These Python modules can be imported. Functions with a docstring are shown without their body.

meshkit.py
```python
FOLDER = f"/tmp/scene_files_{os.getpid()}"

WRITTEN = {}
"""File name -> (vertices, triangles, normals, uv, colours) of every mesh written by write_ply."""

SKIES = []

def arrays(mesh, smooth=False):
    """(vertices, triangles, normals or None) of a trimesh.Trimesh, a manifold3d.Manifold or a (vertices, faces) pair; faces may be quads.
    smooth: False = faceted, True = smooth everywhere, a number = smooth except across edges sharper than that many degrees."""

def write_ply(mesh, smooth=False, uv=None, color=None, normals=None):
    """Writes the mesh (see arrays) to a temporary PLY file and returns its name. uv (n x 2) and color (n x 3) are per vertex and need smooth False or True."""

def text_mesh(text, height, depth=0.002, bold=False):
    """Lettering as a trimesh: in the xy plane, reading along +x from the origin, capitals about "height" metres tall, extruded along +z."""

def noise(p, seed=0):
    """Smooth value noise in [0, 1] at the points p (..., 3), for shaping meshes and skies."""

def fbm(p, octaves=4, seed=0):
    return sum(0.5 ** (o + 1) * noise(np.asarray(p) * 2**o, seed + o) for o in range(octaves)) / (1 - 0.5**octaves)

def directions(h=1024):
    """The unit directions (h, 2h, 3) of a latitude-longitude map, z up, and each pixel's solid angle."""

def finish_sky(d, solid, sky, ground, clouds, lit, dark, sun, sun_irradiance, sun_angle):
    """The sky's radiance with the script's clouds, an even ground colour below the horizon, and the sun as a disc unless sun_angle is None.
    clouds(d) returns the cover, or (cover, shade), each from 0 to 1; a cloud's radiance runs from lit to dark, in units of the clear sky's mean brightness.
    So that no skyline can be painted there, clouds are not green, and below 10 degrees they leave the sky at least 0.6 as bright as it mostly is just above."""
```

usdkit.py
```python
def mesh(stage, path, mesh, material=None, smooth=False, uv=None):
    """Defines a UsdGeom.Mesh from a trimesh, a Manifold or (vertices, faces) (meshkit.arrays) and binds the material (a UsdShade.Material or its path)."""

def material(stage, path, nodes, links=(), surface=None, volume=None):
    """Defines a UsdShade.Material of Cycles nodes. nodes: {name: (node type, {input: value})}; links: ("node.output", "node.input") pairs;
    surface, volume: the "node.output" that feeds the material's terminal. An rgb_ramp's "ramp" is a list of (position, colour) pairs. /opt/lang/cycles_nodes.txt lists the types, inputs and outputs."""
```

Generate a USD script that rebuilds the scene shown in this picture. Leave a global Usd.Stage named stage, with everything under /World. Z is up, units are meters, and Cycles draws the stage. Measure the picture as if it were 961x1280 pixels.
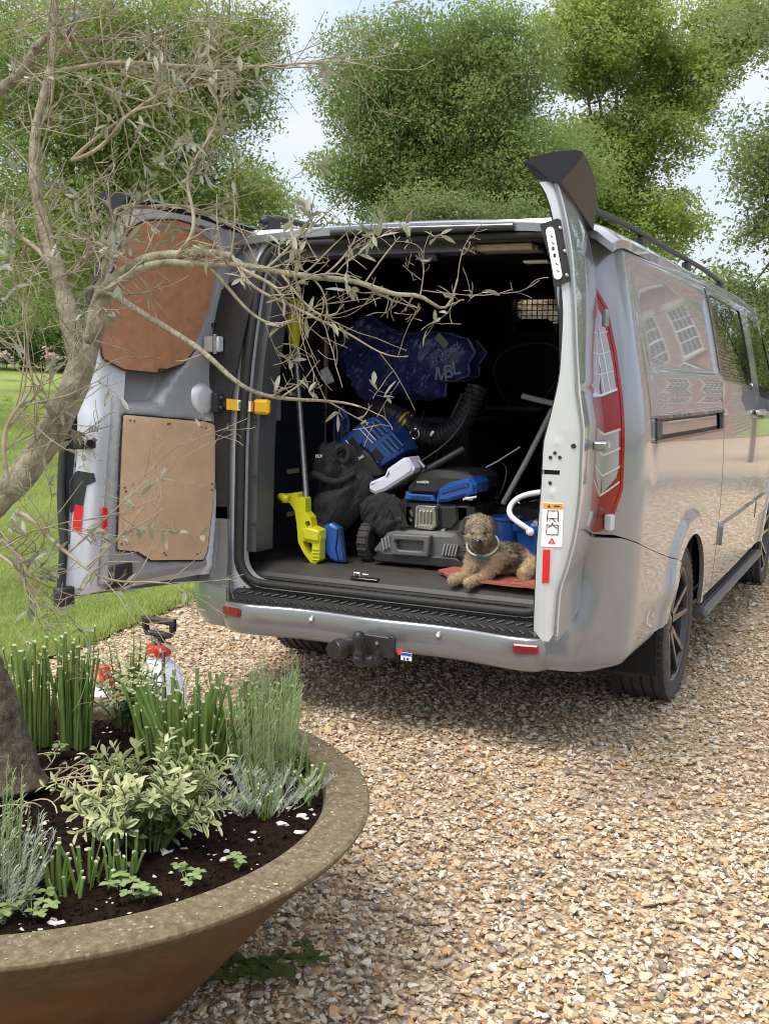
import math, random
import numpy as np, trimesh, usdkit, meshkit
import shapely
from shapely.geometry import Polygon, Point, LineString, box as sbox
from shapely.ops import unary_union
from scipy.spatial import Delaunay, cKDTree
from scipy.interpolate import PchipInterpolator
from pxr import Usd, UsdGeom, UsdLux, UsdShade, Gf, Sdf, Vt

stage = Usd.Stage.CreateInMemory()
UsdGeom.SetStageUpAxis(stage, 'Z'); UsdGeom.SetStageMetersPerUnit(stage, 1.0)
world = UsdGeom.Xform.Define(stage, '/World'); stage.SetDefaultPrim(world.GetPrim())
UsdGeom.Scope.Define(stage, '/World/Looks')

# ------------------------------------------------------------------ camera
CAM = np.array([1.83297, -3.88126, 1.39607]); YAW, PITCH, ROLL, FPX = -0.43715, -0.11983, 0.02079, 1391.19
def cam_axes():
    cy, sy = math.cos(YAW), math.sin(YAW)
    f = np.array([sy*math.cos(PITCH), cy*math.cos(PITCH), math.sin(PITCH)])
    r = np.array([cy, -sy, 0.0]); u = np.cross(r, f); c, s = math.cos(ROLL), math.sin(ROLL)
    return c*r + s*u, -s*r + c*u, f
CR, CU, CF = cam_axes()
cam = UsdGeom.Camera.Define(stage, '/World/camera')
m = Gf.Matrix4d(1.0)
for i, a in enumerate((CR, CU, -CF, CAM)):
    m.SetRow(i, Gf.Vec4d(*[float(x) for x in a], 1.0 if i == 3 else 0.0))
cam.AddTransformOp().Set(m)
cam.CreateHorizontalApertureAttr(24.0); cam.CreateFocalLengthAttr(FPX/961*24.0)
cam.CreateClippingRangeAttr(Gf.Vec2f(0.05, 2000.0))
EXPOSURE = 1.38
cam.CreateExposureAttr(EXPOSURE)

# ------------------------------------------------------------------ light: bright hazy sky, high veiled sun behind the camera
SUN = np.array([-0.22, -0.52, 1.05]); SUN = SUN/np.linalg.norm(SUN)
elev, rot = math.asin(SUN[2]), math.atan2(SUN[0], SUN[1])
usdkit.material(stage, '/World/Looks/sky', {
    'tc': ('texture_coordinate', {}),
    'sky': ('sky_texture', {'sky_type': 'single_scattering', 'sun_disc': False, 'sun_elevation': elev, 'sun_rotation': rot, 'air_density': 1.0, 'aerosol_density': 2.0}),
    'map': ('mapping', {'scale': (1.0, 1.0, 2.4)}),
    'n': ('noise_texture', {'scale': 2.3, 'detail': 7.0, 'roughness': 0.55, 'distortion': 0.3}),
    'r': ('rgb_ramp', {'ramp': [(0.0, (.30,)*3), (0.40, (.42,)*3), (0.56, (0.93,)*3), (1.0, (1.0,)*3)]}),
    'cl': ('color', {'value': (2.65, 2.75, 2.95)}), 'sz': ('separate_xyz', {}), 'cie': ('math', {'math_type': 'multiply_add', 'value2': 1.75, 'value3': 1.0}), 'cs': ('vector_math', {'math_type': 'scale'}),
    'mx': ('mix', {'mix_type': 'mix'}),
    'bg': ('background_shader', {'strength': 0.100}),
}, [('tc.generated', 'map.vector'), ('map.vector', 'n.vector'), ('n.fac', 'r.fac'), ('r.color', 'mx.fac'), ('sky.color', 'mx.color1'), ('tc.generated', 'sz.vector'), ('sz.z', 'cie.value1'), ('cl.color', 'cs.vector1'), ('cie.value', 'cs.scale'), ('cs.vector', 'mx.color2'), ('mx.color', 'bg.color')], surface='bg.background')
dome = UsdLux.DomeLight.Define(stage, '/World/sky'); dome.CreateIntensityAttr(1.0)
UsdShade.MaterialBindingAPI.Apply(dome.GetPrim()).Bind(UsdShade.Material.Get(stage, '/World/Looks/sky'))
dome.GetPrim().SetCustomDataByKey('kind', 'structure')
sun = UsdLux.DistantLight.Define(stage, '/World/sun')
sun.CreateNormalizeAttr(True); sun.CreateIntensityAttr(0.42); sun.CreateAngleAttr(32.0); sun.CreateColorAttr(Gf.Vec3f(1.0, .94, .85))
z = SUN; x = np.cross([0, 0, 1.0], z); x /= np.linalg.norm(x); y = np.cross(z, x)
m = Gf.Matrix4d(1.0)
for i, a in enumerate((x, y, z)):
    m.SetRow(i, Gf.Vec4d(*[float(t) for t in a], 0.0))
sun.AddTransformOp().Set(m)

# ------------------------------------------------------------------ helpers
RND = random.Random(7); NR = np.random.default_rng(7)
used = {}
def numbered(parent, name):
    k = f'{parent}/{name}'; n = used.get(k, 0); used[k] = n + 1
    return k if n == 0 else f'{k}_{n:03d}'
LOC = {}
def tag(prim, label=None, cat=None, group=None, kind=None):
    for k, v in (('label', label), ('category', cat), ('group', group), ('kind', kind)):
        if v: prim.SetCustomDataByKey(k, v)
    return prim
def thing(name, label, cat, loc=(0, 0, 0), group=None, kind=None):
    x = UsdGeom.Xform.Define(stage, numbered('/World', name)); x.AddTranslateOp().Set(Gf.Vec3d(*map(float, loc)))
    LOC[str(x.GetPath())] = np.array(loc, float)
    return tag(x.GetPrim(), label, cat, group, kind)
def P(parent): return '/World' if parent is None else str(parent.GetPath())
class SM(tuple):
    """(vertices, faces) that carries its own normals"""
    n = None
def obj(name, mesh, m, parent=None, smooth=40, label=None):
    """one Mesh prim, given in world coordinates, under parent (its place is subtracted)"""
    path = P(parent); top = '/'.join(path.split('/')[:3])
    off = LOC.get(top, np.zeros(3)) if parent is not None else np.zeros(3)
    if isinstance(mesh, SM) and smooth is not False: v, f, n = np.asarray(mesh[0]), np.asarray(mesh[1]), mesh.n
    else: v, f, n = meshkit.arrays(mesh, True if smooth is not False and smooth >= 50 else smooth)
    full = numbered(path, name)
    me = UsdGeom.Mesh.Define(stage, full)
    me.CreatePointsAttr(Vt.Vec3fArray.FromNumpy((v - off).astype(np.float32)))
    me.CreateFaceVertexCountsAttr(Vt.IntArray.FromNumpy(np.full(len(f), 3, np.int32)))
    me.CreateFaceVertexIndicesAttr(Vt.IntArray.FromNumpy(f.astype(np.int32).ravel()))
    me.CreateSubdivisionSchemeAttr('none')
    if n is not None:
        me.CreateNormalsAttr(Vt.Vec3fArray.FromNumpy(n.astype(np.float32))); me.SetNormalsInterpolation('vertex')
    UsdShade.MaterialBindingAPI.Apply(me.GetPrim()).Bind(UsdShade.Material.Get(stage, '/World/Looks/' + m))
    if label: me.GetPrim().SetCustomDataByKey('label', label)
    return me.GetPrim()
def sub(name, parent):
    return UsdGeom.Xform.Define(stage, numbered(P(parent), name)).GetPrim()
def cat(*ms):
    vs, fs, n = [], [], 0
    for a in ms:
        for q in (a if isinstance(a, list) else [a]):
            v, f = (np.asarray(q[0], float), np.asarray(q[1], int)) if isinstance(q, tuple) else (np.asarray(q.vertices), np.asarray(q.faces))
            if f.shape[1] == 4: f = np.vstack([f[:, [0, 1, 2]], f[:, [0, 2, 3]]])
            vs.append(v); fs.append(f + n); n += len(v)
    return np.vstack(vs), np.vstack(fs)
def xf(mesh, M=None, t=None):
    v, f = cat(mesh)
    if M is not None: v = v @ np.asarray(M, float).T
    if t is not None: v = v + np.asarray(t, float)
    return v, f
def rotm(axis, a):
    return trimesh.transformations.rotation_matrix(a, axis)[:3, :3]
def basis(zdir, up=(0, 0, 1)):
    z = np.array(zdir, float); z /= np.linalg.norm(z)
    x = np.cross(up, z)
    if np.linalg.norm(x) < 1e-6: x = np.array([1.0, 0, 0])
    x /= np.linalg.norm(x); y = np.cross(z, x)
    return np.stack([x, y, z], 1)
def bx(c, s, r=0.0, M=None):
    """box with chamfered edges: centre c, full size s"""
    c, h = np.array(c, float), np.array(s, float)/2
    r = min(r, h.min()*.95)
    if r <= 0:
        pts = np.array([[a, b, d] for a in (-1, 1) for b in (-1, 1) for d in (-1, 1)])*h
    else:
        pts = []
        for a in (-1, 1):
            for b in (-1, 1):
                for d in (-1, 1):
                    for k in range(3):
                        q = h.copy(); q -= r; q[k] += r
                        pts.append(q*[a, b, d])
                    q = h - r*.42; pts.append(q*[a, b, d])
        pts = np.array(pts)
    t = trimesh.convex.convex_hull(pts)
    v = np.array(t.vertices)
    if M is not None: v = v @ np.asarray(M).T
    return v + c, np.array(t.faces)
def hull(pts):
    t = trimesh.convex.convex_hull(np.array(pts, float)); return np.array(t.vertices), np.array(t.faces)
def tube(pts, rad, n=8, caps=True, flat=1.0):
    p = np.array(pts, float); m = len(p); rad = np.broadcast_to(np.asarray(rad, float), (m,))
    t = np.gradient(p, axis=0); t /= np.maximum(np.linalg.norm(t, axis=1, keepdims=True), 1e-9)
    a = np.array([0, 0, 1.0]) if abs(t[0][2]) < .9 else np.array([1.0, 0, 0])
    u = np.cross(a, t[0]); u /= np.linalg.norm(u); V = []
    ang = np.arange(n)/n*2*np.pi
    for i in range(m):
        u = u - t[i]*(u @ t[i]); u /= max(np.linalg.norm(u), 1e-9); w = np.cross(t[i], u)
        V.append(p[i] + rad[i]*(np.cos(ang)[:, None]*u + flat*np.sin(ang)[:, None]*w))
    V = np.vstack(V); F = []
    for i in range(m - 1):
        for k in range(n):
            a, b = i*n + k, i*n + (k+1) % n
            F += [[a, b, b+n], [a, b+n, a+n]]
    if caps:
        for i, base in ((0, 0), (1, (m-1)*n)):
            c = len(V); V = np.vstack([V, p[0 if i == 0 else -1]])
            for k in range(n):
                q = [c, base + (k+1) % n, base + k]
                F.append(q if i == 0 else q[::-1])
    return V, np.array(F)
def spline(pts, n=24):
    p = np.array(pts, float); d = np.concatenate([[0], np.cumsum(np.linalg.norm(np.diff(p, axis=0), axis=1))])
    from scipy.interpolate import CubicSpline
    if len(p) < 3: return np.linspace(p[0], p[-1], n)
    return CubicSpline(d, p)(np.linspace(0, d[-1], n))
def lathe(prof, n=32, M=None, t=(0, 0, 0), closed=False):
    """prof: (r, z) pairs turned about z"""
    pr = np.array(prof, float); k = len(pr); a = np.arange(n)/n*2*np.pi
    V = np.stack([pr[None, :, 0]*np.cos(a)[:, None], pr[None, :, 0]*np.sin(a)[:, None], np.broadcast_to(pr[None, :, 1], (n, k))], -1).reshape(-1, 3)
    F = []
    for i in range(n):
        j = (i+1) % n
        for q in range(k if closed else k-1):
            w = (q+1) % k
            F += [[i*k+q, j*k+q, j*k+w], [i*k+q, j*k+w, i*k+w]]
    if M is not None: V = V @ np.asarray(M).T
    return V + np.array(t, float), np.array(F)
def prism(poly, y0, y1, bev=0.0, M=None, t=(0, 0, 0)):
    """polygon in (x, z) given thickness along y from y0 to y1, edges chamfered"""
    poly = poly if hasattr(poly, 'exterior') else Polygon(poly)
    if not poly.is_valid: poly = poly.buffer(0)
    out = []
    if bev > 0:
        inner = poly.buffer(-bev, join_style=2)
        if inner.is_empty or inner.geom_type != 'Polygon' or len(inner.interiors) != len(poly.interiors): bev = 0
    m = trimesh.creation.extrude_polygon(poly, 1.0, engine='earcut')
    v = np.array(m.vertices); f = np.array(m.faces)
    lo, hi = min(y0, y1), max(y0, y1)
    if bev > 0:
        mm = trimesh.creation.extrude_polygon(poly, hi - lo - 2*bev, engine='earcut'); a = np.array(mm.vertices); 
        m2 = trimesh.creation.extrude_polygon(inner.simplify(bev*.05), hi - lo, engine='earcut'); b = np.array(m2.vertices)
        V = [np.stack([a[:, 0], lo + bev + a[:, 2], a[:, 1]], 1), np.stack([b[:, 0], lo + b[:, 2], b[:, 1]], 1)]
        # chamfer: strip between the rings
        fs = [np.array(mm.faces)[:, ::-1], np.array(m2.faces)[:, ::-1]]
        res = cat((V[0], fs[0]), (V[1], fs[1]))
        strips = []
        for ring, s in [(poly.exterior, -1)] + [(r, -1) for r in poly.interiors]:
            L = ring.length; k = max(8, int(L/ max(bev*3, .004)))
            k = min(k, 160)
            q = np.array([ring.interpolate(i/k, normalized=True).coords[0] for i in range(k)])
            # nearest ring on the inner polygon
            cand = [inner.exterior] + list(inner.interiors)
            rr = min(cand, key=lambda c: c.distance(Point(q[0])))
            g = np.array([rr.interpolate(rr.project(Point(p))).coords[0] for p in q])
            for yy, y2 in ((lo + bev, lo), (hi - bev, hi)):
                A = np.stack([q[:, 0], np.full(k, yy), q[:, 1]], 1); Bq = np.stack([g[:, 0], np.full(k, y2), g[:, 1]], 1)
                F = [[i, (i+1) % k, k + (i+1) % k] for i in range(k)] + [[i, k + (i+1) % k, k + i] for i in range(k)]
                strips.append((np.vstack([A, Bq]), np.array(F)))
        res = cat(res, strips)
    else:
        res = np.stack([v[:, 0], lo + (hi - lo)*v[:, 2], v[:, 1]], 1), f[:, ::-1]
    return xf(res, M, t)
def sheet(poly, fn, h, thick=None):
    """fills a polygon of a 2-d parameter plane with a fine mesh and maps it with fn(points) -> xyz; thick: fn2 for a closed back"""
    if not poly.is_valid: poly = poly.buffer(0)
    rings = [poly.exterior] + list(poly.interiors); bpts = []
    for r in rings:
        k = max(8, int(math.ceil(r.length/h)))
        c = np.array(r.coords)[:-1]
        s = np.array([r.interpolate(i/k, normalized=True).coords[0] for i in range(k)])
        keep = []
        tr = cKDTree(c)
        d, _ = tr.query(s); s = s[d > h*.35]
        bpts += [c, s]
    b = np.vstack(bpts); b = np.unique(np.round(b, 7), axis=0)
    x0, y0, x1, y1 = poly.bounds
    gx, gy = np.meshgrid(np.arange(x0, x1 + h, h), np.arange(y0, y1 + h, h*.866))
    gx = gx + (np.arange(gx.shape[0]) % 2)[:, None]*h*.5
    g = np.stack([gx.ravel(), gy.ravel()], 1)
    g = g[shapely.contains_xy(poly, g[:, 0], g[:, 1])]
    if len(g):
        d, _ = cKDTree(b).query(g); g = g[d > h*.5]
    pts = np.vstack([b, g]); tri = Delaunay(pts).simplices
    c = pts[tri].mean(1); pb = poly.buffer(1e-6)
    tri = tri[shapely.contains_xy(pb, c[:, 0], c[:, 1])]
    e1, e2 = pts[tri[:, 1]] - pts[tri[:, 0]], pts[tri[:, 2]] - pts[tri[:, 0]]
    ar = e1[:, 0]*e2[:, 1] - e1[:, 1]*e2[:, 0]
    tri = tri[np.abs(ar) > 1e-9]; ar = ar[np.abs(ar) > 0][:len(tri)] if False else (lambda t: (pts[t[:, 1]]-pts[t[:, 0]])[:, 0]*(pts[t[:, 2]]-pts[t[:, 0]])[:, 1]-(pts[t[:, 1]]-pts[t[:, 0]])[:, 1]*(pts[t[:, 2]]-pts[t[:, 0]])[:, 0])(tri)
    tri[ar < 0] = tri[ar < 0][:, ::-1]
    V = fn(pts); e = .0015
    N = np.cross(fn(pts + [e, 0]) - fn(pts - [e, 0]), fn(pts + [0, e]) - fn(pts - [0, e])); N /= np.maximum(np.linalg.norm(N, axis=1, keepdims=True), 1e-12)
    if thick is None:
        r = SM((V, tri)); r.n = N; return r
    W = thick(pts); n = len(pts)
    ed = np.vstack([tri[:, [0, 1]], tri[:, [1, 2]], tri[:, [2, 0]]])
    key = ed.min(1)*n + ed.max(1); u, idx, cnt = np.unique(key, return_index=True, return_counts=True)
    be = ed[idx[cnt == 1]]
    V2 = np.vstack([V, W, V, W])
    side = np.vstack([np.stack([be[:, 1]+2*n, be[:, 0]+2*n, be[:, 0]+3*n], 1), np.stack([be[:, 1]+2*n, be[:, 0]+3*n, be[:, 1]+3*n], 1)])
    sv = np.zeros_like(V2); fs = np.cross(V2[side[:, 1]] - V2[side[:, 0]], V2[side[:, 2]] - V2[side[:, 0]])
    for k in range(3): np.add.at(sv, side[:, k], fs)
    sv /= np.maximum(np.linalg.norm(sv, axis=1, keepdims=True), 1e-12)
    r = SM((V2, np.vstack([tri, tri[:, ::-1] + n, side]))); r.n = np.vstack([N, -N, sv[2*n:]]); return r
def rrect(x0, y0, x1, y1, r): return sbox(x0 + r, y0 + r, x1 - r, y1 - r).buffer(r, quad_segs=6)
def flip(mesh):
    if isinstance(mesh, SM):
        r = SM((mesh[0]*[-1, 1, 1], mesh[1][:, ::-1])); r.n = mesh.n*[-1, 1, 1]; return r
    v, f = cat(mesh); return v*[-1, 1, 1], f[:, ::-1]
def sstep(a, b, x):
    t = np.clip((x - a)/(b - a), 0, 1); return t*t*(3 - 2*t)
def text(s, h, origin, right, up, depth=.0012, bold=False):
    t = meshkit.text_mesh(s, h, depth, bold); v = np.array(t.vertices)
    r, u = np.array(right, float), np.array(up, float); r /= np.linalg.norm(r); u /= np.linalg.norm(u); n = np.cross(r, u)
    return v[:, :1]*r + v[:, 1:2]*u + v[:, 2:]*n + np.array(origin, float), np.array(t.faces)

# ------------------------------------------------------------------ materials
def pm(name, col, rough=.5, metal=0., var=0., vscale=8., bump=0., bscale=120., coat=0., spec=.5, tint=None, trans=0., ior=1.5, dist=.01, coord='position', sss=0.):
    nodes = {'p': ('principled_bsdf', {'base_color': col, 'roughness': rough, 'metallic': metal, 'coat_weight': coat, 'specular_ior_level': spec, 'transmission_weight': trans, 'ior': ior})}
    links = []
    if var or bump:
        nodes['g'] = ('geometry', {})
    if var:
        c = np.array(col); d = np.array(tint) if tint is not None else c*(1 - var)
        nodes['n'] = ('noise_texture', {'scale': vscale, 'detail': 5.0, 'roughness': .6})
        nodes['r'] = ('rgb_ramp', {'ramp': [(0.3, tuple(d)), (0.7, tuple(np.minimum(c*(1 + var*.5), 1)))]})
        links += [('g.position', 'n.vector'), ('n.fac', 'r.fac'), ('r.color', 'p.base_color')]
    if bump:
        nodes['bn'] = ('noise_texture', {'scale': bscale, 'detail': 4.0})
        nodes['b'] = ('bump', {'strength': bump, 'distance': dist})
        links += [('g.position', 'bn.vector'), ('bn.fac', 'b.height'), ('b.normal', 'p.normal')]
    usdkit.material(stage, '/World/Looks/' + name, nodes, links, surface='p.BSDF')
def leafmat(name, a, b, trans=.35, rough=.5, vscale=3.0, white=None, spec=.35):
    """leaf: two tones by clump noise, some light through"""
    nodes = {'g': ('geometry', {}), 'n': ('noise_texture', {'scale': vscale, 'detail': 3.0}), 'oi': ('object_info', {}),
             'ad': ('math', {'math_type': 'multiply_add', 'value2': .35, 'value3': 0.}),
             'ad2': ('math', {'math_type': 'multiply_add', 'value2': .35, 'value3': 0.}),
             'r': ('rgb_ramp', {'ramp': [(0.25, a), (0.85, b)]}),
             'p': ('principled_bsdf', {'roughness': rough, 'specular_ior_level': spec}), 't': ('translucent_bsdf', {}), 'm': ('mix_closure', {'fac': trans}),
             'h': ('hsv', {'hue': .487, 'saturation': 1.0, 'value': 1.35})}
    links = [('g.position', 'n.vector'), ('g.random_per_island', 'ad.value1'), ('n.fac', 'ad.value3'), ('oi.random', 'ad2.value1'), ('ad.value', 'ad2.value3'), ('ad2.value', 'r.fac'),
             ('r.color', 'p.base_color'), ('r.color', 'h.color'), ('h.color', 't.color'), ('p.BSDF', 'm.closure1'), ('t.BSDF', 'm.closure2')]
    usdkit.material(stage, '/World/Looks/' + name, nodes, links, surface='m.closure')
pm('spoiler_black', (.010, .010, .013), .42, spec=.35)
pm('paint', (.215, .226, .242), .26, .52, coat=1.0, var=.04, vscale=2.0)
pm('paint_inner', (.54, .565, .595), .38, .35, coat=.3)
pm('trim_grey', (.255, .26, .268), .36, .08, var=.08, vscale=30)
pm('jamb_grey', (.085, .088, .09), .45, .3, var=.15, vscale=12)
pm('black_plastic', (.018, .018, .019), .45, var=.3, vscale=30, bump=.15, bscale=400, dist=.002)
pm('black_gloss', (.010, .010, .012), .12, coat=.6)
pm('rubber', (.014, .014, .014), .65, var=.3, vscale=30)
pm('tyre', (.022, .021, .020), .75, var=.5, vscale=25, tint=(.05, .045, .038), bump=.2, bscale=250, dist=.003)
pm('rim_dark', (.035, .035, .038), .25, .7, coat=.7)
pm('rim_cut', (.22, .22, .23), .22, .9)
pm('steel', (.55, .55, .55), .3, 1.0)
pm('steel_dull', (.32, .32, .32), .42, .9, var=.3, vscale=60)
pm('lining', (.008, .009, .012), .6, var=.3, vscale=10)
pm('void', (.006, .006, .007), .8)
pm('floor_rubber', (.022, .021, .020), .62, var=.6, vscale=14, tint=(.045, .038, .031), bump=.25, bscale=180, dist=.004)
pm('sill_plastic', (.032, .031, .030), .48, var=.4, vscale=18, tint=(.052, .047, .042), bump=.15, bscale=300, dist=.002)
pm('hardboard', (.34, .165, .082), .55, var=.22, vscale=26, bump=.06, bscale=500, dist=.002)
pm('plyboard', (.53, .36, .22), .6, var=.14, vscale=9, bump=.05, bscale=400, dist=.002)
pm('wood_pale', (.42, .33, .22), .6, var=.2, vscale=40)
pm('yellow_plastic', (.62, .36, .012), .4)
pm('lime_plastic', (.60, .58, .016), .36, var=.06, vscale=30)
pm('white_plastic', (.78, .78, .80), .4)
pm('white_print', (.82, .82, .82), .5)
pm('orange_print', (.75, .26, .03), .5)
pm('green_print', (.01, .16, .06), .5)
pm('red_print', (.6, .04, .03), .5)
pm('dark_print', (.03, .03, .035), .5)
pm('red_reflector', (.20, .010, .012), .3, coat=.4, var=.3, vscale=300)
pm('red_tape', (.55, .014, .014), .35)
pm('red_lens', (.24, .004, .006), .12, coat=.35, spec=.5)
pm('clear_lens', (.32, .32, .335), .2, .3, coat=.4)
pm('blue_plastic', (.010, .075, .33), .35, coat=.2, var=.08, vscale=20)
pm('blue_dark', (.008, .045, .19), .38, coat=.2, var=.1, vscale=20)
pm('grey_plastic', (.10, .10, .103), .5, var=.15, vscale=40)
pm('tank_plastic', (.66, .68, .80), .35, var=.05, vscale=20)
pm('cloth_black', (.017, .016, .018), .85, var=.3, vscale=40, bump=.3, bscale=600, dist=.002)
pm('tarp_blue', (.030, .037, .135), .30, var=.35, vscale=14, bump=.35, bscale=70, dist=.006)
pm('tarp_print', (.10, .115, .22), .5)
pm('mat_red', (.30, .085, .060), .9, var=.25, vscale=30, bump=.6, bscale=350, dist=.003)
pm('red_plastic', (.50, .025, .018), .38)
pm('soil', (.019, .0105, .0065), 1.0, var=.6, vscale=40, bump=1.0, bscale=90, dist=.02, spec=.08)
pm('trunk_bark', (.095, .080, .060), .9, var=.5, vscale=18, bump=.9, bscale=60, dist=.015, tint=(.045, .036, .028))
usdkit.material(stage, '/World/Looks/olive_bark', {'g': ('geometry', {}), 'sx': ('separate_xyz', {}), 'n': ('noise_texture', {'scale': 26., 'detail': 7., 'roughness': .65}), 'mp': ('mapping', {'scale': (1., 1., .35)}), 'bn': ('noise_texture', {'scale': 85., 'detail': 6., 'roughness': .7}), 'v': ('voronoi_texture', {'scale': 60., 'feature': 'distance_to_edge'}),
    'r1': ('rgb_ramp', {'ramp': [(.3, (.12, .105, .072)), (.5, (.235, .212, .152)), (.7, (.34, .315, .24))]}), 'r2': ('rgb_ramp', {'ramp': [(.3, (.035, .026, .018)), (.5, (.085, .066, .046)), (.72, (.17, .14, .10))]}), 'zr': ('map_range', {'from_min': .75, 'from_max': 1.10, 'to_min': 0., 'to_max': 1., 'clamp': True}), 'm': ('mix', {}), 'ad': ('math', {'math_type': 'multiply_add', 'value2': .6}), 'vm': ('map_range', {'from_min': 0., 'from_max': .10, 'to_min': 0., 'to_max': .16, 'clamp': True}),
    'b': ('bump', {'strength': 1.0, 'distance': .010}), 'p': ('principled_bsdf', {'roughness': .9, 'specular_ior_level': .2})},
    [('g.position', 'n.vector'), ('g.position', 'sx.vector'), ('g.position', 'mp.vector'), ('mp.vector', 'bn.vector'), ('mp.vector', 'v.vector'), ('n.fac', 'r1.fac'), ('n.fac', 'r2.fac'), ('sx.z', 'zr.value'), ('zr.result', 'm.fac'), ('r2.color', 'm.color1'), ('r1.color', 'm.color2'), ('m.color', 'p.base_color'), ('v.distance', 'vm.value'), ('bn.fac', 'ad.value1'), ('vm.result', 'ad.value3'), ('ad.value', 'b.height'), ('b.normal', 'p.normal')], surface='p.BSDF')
pm('twig_bark', (.27, .235, .165), .75, var=.4, vscale=30, tint=(.13, .105, .07))
pm('straw', (.45, .36, .22), .8, var=.3, vscale=60)
pm('pebble_white', (.58, .54, .48), .7, var=.2, vscale=60)
leafmat('leaf_olive', (.115, .125, .075), (.25, .26, .19), .22, .42, 6.0)
leafmat('leaf_blade', (.095, .17, .035), (.22, .32, .085), .3, .4, 10.)
leafmat('leaf_grass', (.14, .195, .042), (.30, .375, .10), 0.38, .5, .8)
leafmat('leaf_light', (.125, .175, .05), (.265, .33, .105), 0.5, .6, .5, None, .12)
leafmat('leaf_mid', (.10, .155, .048), (.21, .285, .095), 0.5, .6, .5, None, .12)
leafmat('leaf_oak', (.12, .175, .042), (.28, .35, .095), 0.5, .6, .5, None, .12)
leafmat('leaf_dark', (.018, .040, .010), (.06, .095, .02), .3, .5, .5)
leafmat('leaf_shade', (.08, .125, .045), (.20, .26, .095), 0.42, .5, .6)
leafmat('leaf_green', (.065, .10, .030), (.17, .22, .07), .25, .4, 12.)
leafmat('leaf_cream', (.36, .38, .17), (.62, .60, .36), .25, .4, 12.)
leafmat('leaf_silver', (.20, .24, .17), (.42, .47, .36), .2, .6, 14.)
leafmat('leaf_lav', (.16, .23, .09), (.32, .40, .19), .25, .5, 14.)
leafmat('leaf_weed', (.14, .20, .07), (.27, .36, .14), .3, .45, 14.)
leafmat('leaf_purple', (.05, .06, .02), (.09, .12, .03), .3, .5, 10.)
leafmat('petal_pink', (.40, .22, .25), (.58, .42, .42), .3, .6, 3.)
pm('cut_tip', (.62, .66, .42), .6)
def glassmat(name, tint, refl=1.0, ior=1.5):
    usdkit.material(stage, '/World/Looks/' + name, {'f': ('fresnel', {'IOR': ior}), 't': ('transparent_bsdf', {'color': tint}), 'g': ('glossy_bsdf', {'color': (refl,)*3, 'roughness': .01}), 'm': ('mix_closure', {})},
                    [('f.fac', 'm.fac'), ('t.BSDF', 'm.closure1'), ('g.BSDF', 'm.closure2')], surface='m.closure')
glassmat('glass_dark', (.10, .12, .11)); glassmat('glass_clear', (.75, .82, .78))
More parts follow.
